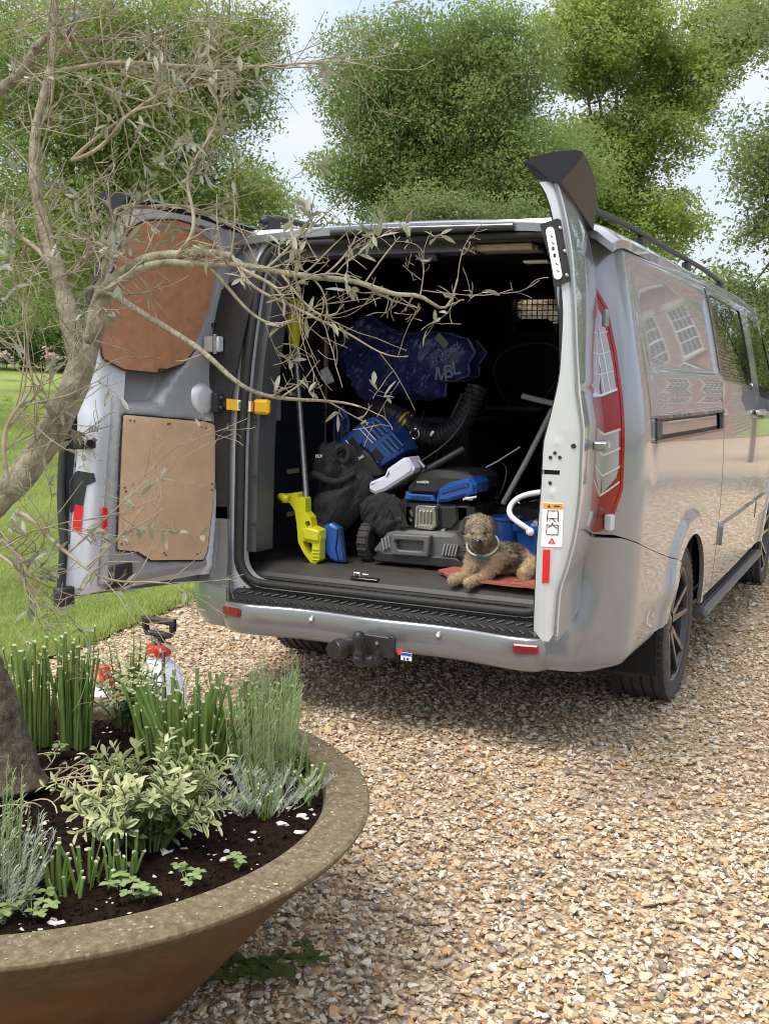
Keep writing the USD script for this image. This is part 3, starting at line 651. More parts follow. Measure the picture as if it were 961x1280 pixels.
# ---- load space
obj('load_floor', bx((0, 1.55, .585), (1.56, 2.72, .02), 0), 'floor_rubber', van)
for k in range(5): obj('floor_rib', bx((-.6 + k*.3, 1.6, .5965), (.05, 2.4, .005), .002), 'floor_rubber', van)
for sx in (-1, 1):
    obj('side_lining', bx((sx*.765, 1.58, 1.27), (.012, 2.66, 1.36), .002), 'lining', van)
    if sx < 0: obj('corner_lining', bx((sx*.742, .235, 1.24), (.05, .012, 1.26), .002), 'lining', van)
obj('roof_lining', bx((0, 1.62, 1.948), (1.52, 2.6, .01), 0), 'lining', van)
# fixing battens and slots on the left lining
for y0, z0, z1, w in ((.945, 1.42, 1.57, .03), (.945, 1.675, 1.80, .03)): obj('batten', bx((-.752, y0, (z0 + z1)/2), (.014, w, z1 - z0), .003), 'wood_pale', van)
obj('batten', bx((-.7545, .952, 1.25), (.010, .013, 1.0), .002), 'steel_dull', van)
for y0, zz in ((.645, 1.315), (.64, .955), (.64, .755)): obj('lining_slot', bx((-.756, y0, zz), (.006, .11, .022), .002), 'wood_pale', van)
for y0, zz in ((.42, 1.36), (.43, 1.08), (.43, .80)): obj('lining_slot', bx((-.756, y0, zz), (.006, .03, .05), .002), 'wood_pale', van)
obj('lining_bracket', bx((-.735, .40, 1.26), (.05, .10, .13), .006), 'trim_grey', van)
obj('lashing_line', tube(spline([(-.66, .20, 1.17), (-.75, .45, 1.16), (-.74, .75, 1.20), (-.73, .95, 1.25)], 14), .004, 6), 'black_plastic', van)
# bulkhead with mesh window, cab seen through it
bw = unary_union([rrect(-.485, 1.70, .46, 1.905, .03)])
bl = trimesh.creation.extrude_polygon(sbox(-.76, .59, .76, 1.95).difference(bw), .012, engine='earcut')
bk = obj('bulkhead', (np.stack([np.array(bl.vertices)[:, 0], 2.90 + np.array(bl.vertices)[:, 2], np.array(bl.vertices)[:, 1]], 1), np.array(bl.faces)[:, ::-1]), 'lining', van, False)
gw = [tube([(x_, 2.893, 1.69), (x_, 2.893, 1.915)], .0032, 5) for x_ in np.arange(-.48, .47, .034)] + [tube([(-.49, 2.889, z_), (.47, 2.889, z_)], .0032, 5) for z_ in np.arange(1.70, 1.92, .034)]
obj('mesh_guard', cat(*gw), 'black_plastic', bk)
for sx in (-1, 1):
    obj('seat_frame_tube', tube(spline([(sx*.40 - .06, 2.865, 1.24), (sx*.40 - .10, 2.865, 1.58), (sx*.40, 2.865, 1.62), (sx*.40 + .2, 2.865, 1.62), (sx*.40 + .17, 2.865, 1.3)], 26), .006, 6), 'trim_grey', bk)
obj('seat_frame_tube', tube([(-.60, 2.80, 1.225), (-.22, 2.80, 1.225)], .016, 8), 'trim_grey', bk)
for sx in (-1, 1):
    st = obj('front_seat', hull([(sx*.42 + a*.24, 3.35 + b, c) for a in (-1, 1) for b, c in ((0, .85), (.10, .85), (-.12, 1.55), (-.02, 1.55))]), 'cloth_black', van)
    obj('headrest', bx((sx*.42, 3.20, 1.70), (.26, .10, .20), .05), 'cloth_black', st)
# ---- rear bumper and step
path = [(-.712, -.005), (-.70, -.028), (-.4, -.045), (0, -.05), (.4, -.045), (.70, -.028), (.712, -.005)]
pp = spline([(a, b, 0) for a, b in path], 61); tang = np.gradient(pp, axis=0); tang /= np.linalg.norm(tang, axis=1, keepdims=True); nrm = np.stack([tang[:, 1], -tang[:, 0], 0*tang[:, 0]], 1)
prof = [(-.10, .462), (-.014, .468), (-.004, .462), (0, .452), (.004, .42), (.002, .39), (-.006, .362), (-.022, .340), (-.045, .330), (-.12, .328)]
V = np.vstack([np.stack([pp[:, 0] + nrm[:, 0]*o, pp[:, 1] + nrm[:, 1]*o, np.full(len(pp), zz)], 1) for o, zz in prof])
k = len(pp); F = [[i*k + j, i*k + j + 1, (i+1)*k + j + 1] for i in range(len(prof) - 1) for j in range(k - 1)] + [[i*k + j, (i+1)*k + j + 1, (i+1)*k + j] for i in range(len(prof) - 1) for j in range(k - 1)]
bum = obj('rear_bumper', (V, np.array(F)[:, ::-1]), 'paint', van, 50)
def on_bumper(x_):
    i = np.argmin(np.abs(pp[:, 0] - x_)); return pp[i], nrm[i], tang[i]
for x_ in (-.63, .63):
    p0, n0, t0 = on_bumper(x_); Mb = np.stack([t0, n0, [0, 0, 1]], 1)
    obj('reflector', xf(bx((0, .004, 0), (.094, .016, .038), .008), Mb, (x_, p0[1], .428)), 'red_reflector', bum, 30)
for x_ in (-.275, .275):
    p0, n0, t0 = on_bumper(x_); Mb = basis(n0)
    sn = obj('parking_sensor', lathe([(0, .010), (.008, .010), (.0125, .008), (.015, .003), (.015, -.01)], 18, Mb, (x_, p0[1], .431)), 'paint', bum, 50)
    obj('sensor_face', lathe([(0, .0115), (.007, .0115), (.0075, .009)], 14, Mb, (x_, p0[1], .431)), 'white_plastic', sn, 50)
_bt = lambda x_: np.interp(x_, pp[:, 0], pp[:, 1]) + .010
stp = lambda p: np.stack([p[:, 0], _bt(p[:, 0])*(1 - p[:, 1]/.125) + p[:, 1], .470 + .075*np.clip(p[:, 1]/.11, 0, 1)], 1)
step = obj('step_plate', sheet(Polygon([(-.685, 0), (.685, 0), (.655, .125), (-.655, .125)]), stp, .03, lambda p: stp(p) - [0, 0, .02]), 'black_plastic', van, 40)
ribs = []
for i in range(34):
    x_ = -.645 + i*.039
    for r_ in range(4):
        c = np.array([x_ + .019*(r_ % 2), .012 + r_*.027, 0]); a = (1 if r_ % 2 else -1)*.55
        zz = .470 + .075*c[1]/.11 + .003
        Mr = rotm((1, 0, 0), math.atan2(.075, .11)) @ rotm((0, 0, 1), a)
        ribs.append(xf(bx((0, 0, 0), (.034, .010, .010), .003, Mr), None, (c[0], c[1] + float(_bt(x_))*(1 - c[1]/.125), zz)))
tag(obj('tread_rib', cat(*ribs), 'black_plastic', step), kind='stuff')
sillp = [(.118, .540), (.112, .556), (.120, .572), (.165, .590), (.205, .600), (.26, .600), (.26, .56), (.2, .52)]
Vs = np.array([[x_*(1.0 if i < 3 else .985), y_, z_] for x_ in np.linspace(-.66, .66, 23) for i, (y_, z_) in enumerate(sillp)]); kk = len(sillp)
Fs = [[i*kk + j, (i+1)*kk + j, (i+1)*kk + (j+1) % kk] for i in range(22) for j in range(kk)] + [[i*kk + j, (i+1)*kk + (j+1) % kk, i*kk + (j+1) % kk] for i in range(22) for j in range(kk)]
sl = obj('load_sill', (Vs, np.array(Fs)[:, ::-1]), 'sill_plastic', van, 35)
obj('sill_lip', tube([(-.655, .108, .548), (0, .10, .546), (.655, .108, .548)], .009, 8), 'rubber', sl)
lt = obj('latch_recess', bx((-.125, .142, .583), (.125, .052, .010), .004, None), 'black_gloss', sl)
obj('latch_loop', tube([(-.175, .135, .59), (-.175, .135, .603), (-.15, .135, .603), (-.15, .135, .59)], .004, 6), 'steel', lt)
obj('latch_loop', tube([(-.135, .135, .59), (-.135, .135, .600), (-.11, .135, .600), (-.11, .135, .59)], .004, 6), 'steel_dull', lt)
# underbody, mud flaps, arches
obj('underbody', bx((0, 2.9, .40), (1.60, 4.6, .10), .02), 'void', van)
for sx in (-1, 1):
    a = [(YW + .43*math.cos(t), .335 + .43*math.sin(t)) for t in np.radians(np.linspace(200, -20, 22))]
    for yc in (YW, YF):
        V = np.array([[sx*w, y_ - YW + yc, z_] for w in (.58, .955) for y_, z_ in a]); n = len(a)
        obj('wheel_arch_liner', (V, np.array([[i, i+1, n+i+1] for i in range(n-1)] + [[i, n+i+1, n+i] for i in range(n-1)])), 'void', van, 60)
    mf = Polygon([(.69, .185), (.70, .172), (.875, .165), (.893, .18), (.945, .50), (.80, .42), (.69, .36)])
    obj('mud_flap', (lambda q: q if sx == 1 else flip(q))(prism(mf, .70, .712, .003)), 'black_plastic', van)
    mf2 = Polygon([(.75, .14), (.95, .14), (.968, .40), (.75, .40)])
    obj('mud_flap', (lambda q: q if sx == 1 else flip(q))(prism(mf2, 3.93, 3.94, .003)), 'black_plastic', van)
# ---- wheels
tyre_prof = [(.258, -.112), (.270, -.122), (.305, -.128), (.328, -.122), (.338, -.112), (.344, -.098)]
tp = tyre_prof[:]
for gx in (-.066, -.022, .022, .066): tp += [(.345, gx - .007), (.336, gx - .004), (.336, gx + .004), (.345, gx + .007)]
tp += [(r, -w) for r, w in tyre_prof[::-1]]
def wheel(x_, y_, side):
    w = sub('wheel', van); c = (x_, y_, ZW); Mw = basis((side, 0, 0))
    ang0 = .31
    obj('tyre', lathe(tp, 72, Mw, c), 'tyre', w, 35)
    blocks = []
    for i in range(60):
        a = i/60*2*math.pi
        for zz in (-.1125, .1125):
            Mb = rotm((0, 0, 1), a)
            blocks.append(xf(bx((.3385, 0, zz), (.016, .020, .022), .003), Mw @ Mb, c))
    tag(obj('tread_block', cat(*blocks), 'tyre', w, 30), kind='stuff')
    rim = obj('rim', lathe([(.20, -.09), (.245, -.10), (.262, -.112), (.262, .112), (.256, .1145), (.248, .108), (.240, .09), (.236, .0), (.22, -.06)], 64, Mw, c), 'rim_dark', w, 50)
    sp = []; cuts = []
    for i in range(5):
        for dd in (-.20, .20):
            a = ang0 + i*2*math.pi/5 + dd; b = ang0 + i*2*math.pi/5 + dd*1.25
            p0 = np.array([math.cos(a)*.05, math.sin(a)*.05, .075]); p1 = np.array([math.cos(b)*.245, math.sin(b)*.245, .100])
            d_ = p1 - p0; L = np.linalg.norm(d_); Ms = basis(d_, (0, 0, 1))
            t_ = np.cross(d_/L, (0, 0, 1))
            pts = []
            for q, wv in ((p0, .020), (p1, .013)):
                for sg in (-1, 1):
                    pts += [q + t_*wv*sg, q + t_*wv*.75*sg + [0, 0, .012], q + t_*wv*sg - [0, 0, .045]]
            v, f = hull(pts); sp.append(xf((v, f), Mw, c))
            pts = []
            for q, wv in ((p0*.35 + p1*.65, .004), (p1, .005)):
                for sg in (-1, 1): pts += [q + t_*(wv*sg + .006*np.sign(dd)) + [0, 0, .0125], q + t_*(wv*sg + .006*np.sign(dd)) + [0, 0, .009]]
            cuts.append(xf(hull(pts), Mw, c))
    for q in sp: obj('spoke', q, 'rim_dark', rim, 30)
    for q in cuts[::2]: obj('spoke_edge', q, 'rim_cut', rim, 30)
    obj('brake_disc', lathe([(.03, .0), (.165, .0), (.165, -.02), (.03, -.02)], 40, Mw, c), 'steel_dull', w, 40)
    obj('hub_cap', lathe([(0, .088), (.024, .088), (.030, .084), (.052, .082), (.056, .07), (.056, .03)], 30, Mw, c), 'rim_dark', rim, 40)
for sx in (-1, 1):
    wheel(sx*.845, YW, sx); wheel(sx*.845, YF, sx)
obj('rear_axle', tube([(-.72, YW, .33), (.72, YW, .33)], .05, 10), 'void', van)
# ---- tow bar
tb = obj('tow_bar', prism(Polygon([(-.045, .335), (.125, .335), (.125, .415), (.105, .425), (.10, .415), (-.03, .418), (-.045, .405)]), -.115, -.095, .003), 'black_plastic', van)
obj('tow_ball', cat(lathe([(0, .028), (.012, .0255), (.022, .0165), (.0255, 0), (.022, -.0165), (.015, -.024), (.0135, -.05), (.02, -.055), (.02, -.07), (0, -.07)], 24, None, (.0, -.165, .412))), 'black_plastic', tb, 50)
obj('tow_neck', tube(spline([(0, -.165, .345), (0, -.150, .318), (.02, -.125, .318), (.07, -.13, .325)], 14), .021, 12), 'black_plastic', tb, 50)
obj('tow_bolt', lathe([(0, .02), (.012, .02), (.014, .016), (.014, -.02)], 16, basis((0, -1, 0)), (.062, -.12, .345)), 'black_plastic', tb)
obj('tow_bolt', lathe([(0, .008), (.007, .008), (.008, -.01)], 6, basis((0, -1, 0)), (.055, -.115, .39)), 'steel', tb)
so = obj('tow_socket', lathe([(0, .05), (.036, .05), (.040, .045), (.040, .015), (.033, .008), (.030, -.05), (0, -.05)], 24, basis((-.5, -.85, -.15)), (-.095, -.085, .35)), 'black_plastic', tb, 40)
obj('socket_lid', hull([np.array([-.12, -.13, .345]) + np.array([a*.036, -.01*b, c*.036]) for a, c in ((1, 0), (.7, .7), (0, 1), (-.7, .7), (-1, 0), (-.7, -.7), (0, -1), (.7, -.7)) for b in (0, 1)]), 'black_plastic', so, 40)
obj('tow_label', bx((.148, -.112, .365), (.020, .003, .022), 0), 'red_print', tb)
lb = obj('tow_label', bx((.178, -.118, .352), (.044, .003, .030), 0), 'white_print', tb)
blue = [bx((.178, -.1205, .3615), (.042, .003, .010), 0), bx((.170, -.1205, .344), (.008, .003, .008), 0), bx((.185, -.1205, .344), (.009, .003, .008), 0)]
obj('label_print', cat(*blue), 'blue_plastic', lb)
# ---- tail lamps, wrapped round the rear corners
def lens(poly, off, back, h=.02): return sheet(poly, lambda p: shell(p, off, False), h, lambda p: shell(p, off - back, False))
RL = -.300
tl = Polygon([(RL, 1.73), (-.25, 1.738), (-.19, 1.728), (-.158, 1.66), (-.147, 1.50), (-.146, 1.20), (-.149, 1.02), (-.178, .925), (-.22, .87), (RL, .86)])
for side in (1, -1):
    fl = (lambda q: q) if side == 1 else flip
    t = obj('tail_lamp', fl(lens(tl, .003, .02)), 'red_lens', van, 40)
    innr = Polygon([(-.216, 1.685), (-.20, 1.685), (-.176, 1.62), (-.165, 1.47), (-.164, 1.375), (-.216, 1.348)])
    inn2 = Polygon([(-.218, 1.208), (-.164, 1.232), (-.163, 1.10), (-.172, 1.06), (-.222, 1.0)])
    obj('clear_lens', fl(lens(innr, .0065, .008, .012)), 'clear_lens', t, 40)
    obj('clear_lens', fl(lens(inn2, .0065, .008, .012)), 'clear_lens', t, 40)
    bars = [lens(Polygon([(-.24, a - .004), (-.160, a + b - .004), (-.160, a + b + .004), (-.24, a + .004)]), .009, .006) for a, b in ((1.205, .028), (1.13, .035), (1.055, .045), (.985, .06), (1.343, .032))]
    bars += [lens(Polygon([(c - .0015, 1.36), (c + .0015, 1.36), (c + .0015 + d, e), (c - .0015 + d, e)]), .0085, .005) for c, d, e in ((-.208, -.008, 1.66), (-.186, -.012, 1.60))]
    bars += [lens(Polygon([(-.229, a - .0015), (-.167, a + .016), (-.167, a + .019), (-.229, a + .0015)]), .0085, .005) for a in (1.42, 1.49, 1.56)]
    obj('lens_bar', fl(cat(*bars)), 'steel', t, 40)
    bulb = shell(np.array([[-.225, .935]]), .004)[0]
    obj('lamp_reflector', fl(lathe([(0, .004), (.012, .005), (.02, .0)], 16, basis((.3, -.95, 0)), bulb)), 'red_reflector', t, 50)
    obj('lamp_rim', fl(lens(tl.buffer(.005).difference(tl.buffer(-.006)), .006, .02)), 'red_lens', t, 40)
    # the black channel between lamp and doorway, with hinges
    cw_ = -.005 if side == 1 else -.08
    ce_ = -.262 if side == 1 else -.185
    obj('hinge_channel', fl(lens(Polygon([(-LARC + cw_, .80), (-.262, .80), (-.262, 1.26), (ce_, 1.32), (ce_, 1.74), (-.262, 1.78), (-LARC + cw_, 1.80)]), .016, .01, .03)), 'black_plastic', van, 40)
    for zz in (.90, 1.52):
        hg = obj('door_hinge', fl(bx((.80 if zz < 1 else .770, -.002, zz), (.075, .045, .065), .008)), 'paint_inner', van)
        obj('hinge_pin', fl(tube([(.775 if zz < 1 else .75, -.022, zz - .04), (.775 if zz < 1 else .75, -.022, zz + .04)], .010, 10)), 'steel_dull', hg)
# ---- rear doors: (u across from the hinge, z up, t outwards from the inner face)
T_OUT = PchipInterpolator([.50, .63, .76, .83, .96, 1.10, 1.25, 1.34, 1.48, 1.62, 1.76, 1.88, 1.99, 2.04], [.05, .055, .060, .079, .103, .112, .111, .097, .082, .071, .056, .032, -.003, -.030])
T_IN = PchipInterpolator([.50, .85, 1.1, 1.2, 1.29, 1.44, 1.58, 1.70, 1.86, 1.93, 1.99, 2.04], [-.015, -.015, -.007, -.006, .012, .036, .038, .026, .0, -.020, -.055, -.095])
def door_map(h, U, N, mirror=False):
    h, U, N = np.append(np.array(h, float), 0.0), np.array(U, float), np.array(N, float); U /= np.linalg.norm(U); N /= np.linalg.norm(N)
    def f(u, z, t):
        u, z, t = np.broadcast_arrays(np.asarray(u, float), np.asarray(z, float), np.asarray(t, float))
        return h + u[..., None]*np.append(U, 0) + t[..., None]*np.append(N, 0) + z[..., None]*np.array([0, 0, 1.0])
    return f
DR = door_map((.772, .06), (.108, -.994), (.994, .108))
DL = door_map((-.78, .06), (-.203, -.979), (-.979, .203))
ZB_R, ZB_L = .60, .555
def outer_t(u, z, w):
    e = np.clip((.09 - u)/.10, 0, 1)
    return T_OUT(np.clip(z, .5, 2.04)) - .055*e**2 - .030*np.clip(1 - u/w, 0, 1) + .010*np.sin(np.clip(u/w, 0, 1)*math.pi) - .006*np.exp(-((z - 1.37)/.012)**2)
# right door
rd = sub('rear_door', van); rd.SetCustomDataByKey('label', 'right rear door seen along its pale free edge')
WR = .70
skin_r = Polygon([(-.03, ZB_R + .02), (.05, ZB_R), (WR - .03, ZB_R), (WR, ZB_R + .03), (WR, 1.99), (WR - .03, 2.02), (0, 1.97), (-.03, 1.93)])
o = lambda p: DR(p[:, 0], p[:, 1], outer_t(p[:, 0], p[:, 1], WR)); i_ = lambda p: DR(p[:, 0], p[:, 1], np.minimum(outer_t(p[:, 0], p[:, 1], WR) - .006, T_IN(np.clip(p[:, 1], .5, 2.04)) + .05))
obj('outer_skin', sheet(skin_r, o, .03, lambda p: DR(p[:, 0], p[:, 1], outer_t(p[:, 0], p[:, 1], WR) - .008)), 'paint', rd, 35)
inn = lambda p: DR(p[:, 0], p[:, 1], T_IN(np.clip(p[:, 1], .5, 2.04)))
obj('inner_panel', sheet(Polygon([(0, ZB_R + .01), (WR - .006, ZB_R + .01), (WR - .006, 1.99), (0, 1.95)]), inn, .04, lambda p: DR(p[:, 0], p[:, 1], T_IN(np.clip(p[:, 1], .5, 2.04)) + .004)), 'trim_grey', rd, 35)
ze = np.concatenate([np.linspace(ZB_R + .035, 1.98, 40)])
ep = Polygon([(float(T_IN(a)), a) for a in ze] + [(float(T_OUT(a)) - .004, a) for a in ze[::-1]] + [(.030, ZB_R), (.012, ZB_R + .004)])
def edge_fn(d):
    def g(p):
        t, z = p[:, 0], p[:, 1]; w = (t - T_IN(np.clip(z, .5, 2.04)))/np.maximum(T_OUT(np.clip(z, .5, 2.04)) - T_IN(np.clip(z, .5, 2.04)), .01)
        b = -.016*np.clip(w, 0, 1)**3 + .004*np.sin(w*6)*(z < 1.25)
        for t0, z0, r in ((.040, 1.215, .012), (.03, 1.06, .012)):
            b = b + .004*np.exp(-(((t - t0)**2 + (z - z0)**2)/r**2))
        return DR(WR + b + d, z, t)
    return g
slot = sbox(-.03, 1.117, .046, 1.131)
obj('edge_panel', sheet(ep.difference(slot), edge_fn(0), .014, edge_fn(-.012)), 'paint_inner', rd, 40)
obj('edge_panel', sheet(slot.intersection(ep.buffer(.0)), edge_fn(-.012), .02, edge_fn(-.02)), 'void', rd, 40)
obj('edge_flange', tube(np.array([DR(WR - .012, a, float(T_OUT(a)) - .002) for a in np.linspace(ZB_R + .02, 1.985, 50)]), .0055, 6), 'paint_inner', rd, 60)
obj('edge_rubber', tube(np.array([DR(WR - .03, a, float(T_IN(a)) + .000) for a in np.linspace(ZB_R + .04, 1.97, 50)]), .009, 6), 'rubber', rd, 60)
def on_edge(t, z, d=.002): return DR(WR + d - .004, z, t)
def edge_poly(pts, d0, d1, m, name, par, h=.02, lab=None):
    if hasattr(pts, 'geoms'):
        return obj(name, cat(*[sheet(g, lambda p: edge_fn(d0)(p), h, lambda p: edge_fn(d1)(p)) for g in pts.geoms]), m, par, 40, lab)
    pl = pts if hasattr(pts, 'exterior') else Polygon(pts)
    return obj(name, sheet(pl, lambda p: edge_fn(d0)(p), h, lambda p: edge_fn(d1)(p)), m, par, 40, lab)
st = edge_poly(rrect(-.001, .897, .061, 1.031, .004), .0025, 0, 'white_print', 'warning_sticker', rd)
edge_poly(sbox(.0, 1.015, .060, 1.030), .004, .002, 'orange_print', 'sticker_band', st, .01)
edge_poly([(.014, 1.018), (.024, 1.018), (.019, 1.027)], .005, .003, 'dark_print', 'sticker_triangle', st, .01)
edge_poly(sbox(.034, 1.0205, .050, 1.0245), .005, .003, 'dark_print', 'sticker_print', st, .01)
fr1 = unary_union([LineString([(.014, .975), (.016, 1.008), (.046, 1.008), (.048, .975)]).buffer(.0011), LineString([(.016, .985), (.046, .985)]).buffer(.0009), LineString([(.022, .978), (.030, .985), (.040, .975)]).buffer(.0009)])
fr2 = unary_union([LineString([(.014, .935), (.014, .965), (.048, .965), (.048, .935), (.014, .935)]).buffer(.0010), LineString([(.018, .958), (.028, .962)]).buffer(.0010), LineString([(.034, .962), (.044, .956)]).buffer(.0010), LineString([(.031, .967), (.031, .971)]).buffer(.0015)])
for g in (fr1, fr2):
    edge_poly(g, .004, .002, 'dark_print', 'sticker_print', st, .008)
tri = Polygon([(.020, .908), (.042, .908), (.031, .926)]); edge_poly(tri.difference(tri.buffer(-.0035)), .004, .002, 'red_print', 'sticker_triangle', st, .006)
edge_poly(sbox(.006, .785, .027, .888), .0045, 0, 'red_tape', 'edge_reflector', rd)
for t0, z0, r0 in ((.030, 1.183, .0055), (.017, 1.169, .0055), (.045, 1.170, .0055), (.019, 1.092, .0055), (.083, 1.205, .0075)):
    edge_poly(Point(t0, z0).buffer(r0), .003, .0015, 'black_gloss', 'edge_hole', rd, .006)
# striker plate on the upper edge
bp = edge_poly([(-.040, 1.855), (.012, 1.872), (.020, 1.868), (.056, 1.700), (.051, 1.690), (.010, 1.672), (-.005, 1.75)], .012, .0, 'black_plastic', 'lock_plate', rd)
ws_ = LineString([(-.008, 1.835), (.020, 1.708)]).buffer(.0125); edge_poly(ws_, .016, .010, 'white_plastic', 'plate_cover', bp)
for a, b in ((.004, 1.785), (.009, 1.765)): edge_poly(sbox(a - .004, b - .005, a + .003, b + .005), .0175, .015, 'dark_print', 'plate_print', bp, .006)
edge_poly(unary_union([LineString([(-.005 + k*.0045, 1.822 - k*.020), (.001 + k*.0045, 1.818 - k*.020)]).buffer(.0014) for k in (0, 1, 4, 5)]), .0175, .015, 'grey_plastic', 'plate_print', bp, .006)
for t0, z0 in ((.020, 1.845), (.036, 1.778), (.045, 1.708)): obj('plate_screw', lathe([(0, .006), (.004, .005), (.006, .0)], 12, basis((.108, -.994, 0)), on_edge(t0, z0, .014)), 'steel', bp, 50)
obj('door_knob', bx(DR(.52, 1.20, float(T_OUT(1.2)) + .030), (.05, .07, .035), .010, np.stack([[.992, .125, 0], [-.125, .992, 0], [0, 0, 1]], 1)), 'paint', rd, 30)
obj('door_hinge', bx(DR(.06, 1.62, float(T_OUT(1.62)) + .002), (.02, .03, .06), .005), 'steel_dull', rd)
obj('door_hinge', bx(DR(.03, .90, float(T_OUT(.9)) + .02), (.03, .05, .06), .006), 'paint_inner', rd)
def spoiler(D, W, par, ua=-.02):
    us = np.linspace(ua, W + .01, 14); V = []; 
    for u in us:
        k = np.clip((u - ua)/(W - ua), 0, 1); top = 2.035 - .045*(1 - k)**1.3 if True else 0
        tt = .065*math.sin(k*math.pi/2) + .012; zt = top + .026
        sec = [(-.10, top + .002), (-.06, top + .018), (-.01, top + .027), (tt - .02, zt + .004), (tt, zt - .002), (tt + .003, zt - .012), (tt*.75, top - .018), (.018 - .012*(1-k), top - .06), (-.010, top - .06), (-.06, top - .012)]
        V.append([D(u, b, a) for a, b in sec])
    V = np.array(V).reshape(-1, 3); n = 10; m_ = len(us)
    F = [[i*n + j, (i+1)*n + j, (i+1)*n + (j+1) % n] for i in range(m_ - 1) for j in range(n)] + [[i*n + j, (i+1)*n + (j+1) % n, i*n + (j+1) % n] for i in range(m_ - 1) for j in range(n)]
    F += [[0, j, j+1] for j in range(1, n-1)] + [[(m_-1)*n, (m_-1)*n + j + 1, (m_-1)*n + j] for j in range(1, n-1)]
    return obj('door_spoiler', (V, np.array(F)), 'spoiler_black', par, 35)
spoiler(DR, WR, rd)
# left door
ld = sub('rear_door', van); ld.SetCustomDataByKey('label', 'left rear door showing its inner side with two brown boards')
ue = lambda z: .785 - .125*(z - .5) - .05*sstep(1.3, 2.0, z)
uh = lambda z: .042 - .115*(z - .5) - .028*sstep(1.15, 1.6, z)
zz = np.linspace(ZB_L, 2.02, 24)
lout = Polygon([(uh(a), a - .03*(a < .6)) for a in zz] + [(ue(a), a) for a in zz[::-1]]).buffer(-.03).buffer(.03)
o = lambda p: DL(p[:, 0], p[:, 1], T_OUT(np.clip(p[:, 1], .5, 2.04)))
obj('outer_skin', sheet(lout, o, .05, lambda p: o(p) - .006*np.array([-.979, .203, 0])), 'paint', ld, 40)
TI = lambda z: T_IN(np.clip(z, .5, 2.04))
ply_hi = Polygon([(.44, 1.965), (.30, 1.985), (.16, 1.975), (.05, 1.945), (.005, 1.88), (.005, 1.78), (.023, 1.652), (.085, 1.525), (.179, 1.440), (.328, 1.400), (.488, 1.410), (.585, 1.45), (.598, 1.53), (.570, 1.70), (.53, 1.86), (.485, 1.94)]).buffer(-.03).buffer(.03, quad_segs=6)
ply_lo = Polygon([(.529, 1.237), (.103, 1.202), (.055, 1.191), (.050, 1.15), (.057, .958), (.103, .665), (.125, .632), (.406, .664), (.475, .707), (.573, .724), (.559, .927), (.542, 1.11)]).buffer(-.012).buffer(.012)
bowl = Polygon([(.63, 1.50), (.600, 1.43), (.560, 1.31), (.50, 1.262), (.40, 1.255), (.328, 1.262), (.265, 1.335), (.16, 1.43), (.07, 1.52)])
def dist_in(poly, p):
    d = shapely.distance(shapely.points(p), poly.exterior); return np.where(shapely.contains_xy(poly, p[:, 0], p[:, 1]), d, 0)
flange = Polygon([(uh(a) + .0, a) for a in zz] + [(ue(a), a) for a in zz[::-1]]).buffer(-.01)
trim_poly = Polygon([(uh(a) + .058, a) for a in np.linspace(.60, 1.985, 20)] + [(ue(a) - .115 - .02*sstep(1.2, 1.4, a), a) for a in np.linspace(1.985, .58, 20)]).buffer(-.03).buffer(.03)
# pale pressed frame of the door; it dips towards the hinge and the free edge
def base_t(p):
    u, z = p[:, 0], p[:, 1]; a = (u - uh(z))/(ue(z) - uh(z))
    d = TI(z) + .0 + .050*sstep(.87, 1.0, a)**2 + .035*sstep(.05, 0, a)
    d = d - .018*np.exp(-(((a - .07)/.035)**2)) 
    d = d + .012*sstep(.60, .56, z)
    return d
obj('inner_frame', sheet(flange.difference(trim_poly.buffer(-.06)), lambda p: DL(p[:, 0], p[:, 1], base_t(p)), .022, lambda p: DL(p[:, 0], p[:, 1], base_t(p) + .01)), 'paint_inner', ld, 40)
def trim_t(p):
    u, z = p[:, 0], p[:, 1]
    e = shapely.distance(shapely.points(p), trim_poly.exterior)
    d = TI(z) - .016*sstep(0, .03, e) + .060*sstep(0, .040, dist_in(bowl, p))
    d = d + .010*sstep(.012, .0, shapely.distance(shapely.points(p), ply_lo)) 
    d = d - .012*np.exp(-((z - .60)/.02)**2)
    return d
tr = trim_poly.difference(ply_hi.buffer(-.02))
obj('inner_trim', sheet(tr, lambda p: DL(p[:, 0], p[:, 1], trim_t(p)), .016, lambda p: DL(p[:, 0], p[:, 1], trim_t(p) + .006)), 'trim_grey', ld, 50)
b1 = obj('upper_board', sheet(ply_hi, lambda p: DL(p[:, 0], p[:, 1], TI(p[:, 1]) - .010), .04, lambda p: DL(p[:, 0], p[:, 1], TI(p[:, 1]) + .0)), 'hardboard', ld, 30, 'dark brown hardboard panel with rounded corners')
b2 = obj('lower_board', sheet(ply_lo, lambda p: DL(p[:, 0], p[:, 1], TI(p[:, 1]) - .019), .05, lambda p: DL(p[:, 0], p[:, 1], TI(p[:, 1]) - .008)), 'plyboard', ld, 30, 'pale brown board with a notched lower corner')
lip = ply_hi.buffer(.003).exterior; q = np.array(lip.coords); obj('board_edge', tube(DL(q[:, 0], q[:, 1], TI(q[:, 1]) - .008), .0035, 6, False), 'rubber', ld, 60)
q = np.array(ply_lo.buffer(.004).exterior.coords); obj('board_edge', tube(DL(q[:, 0], q[:, 1], TI(q[:, 1]) - .015), .003, 6, False), 'rubber', ld, 60)
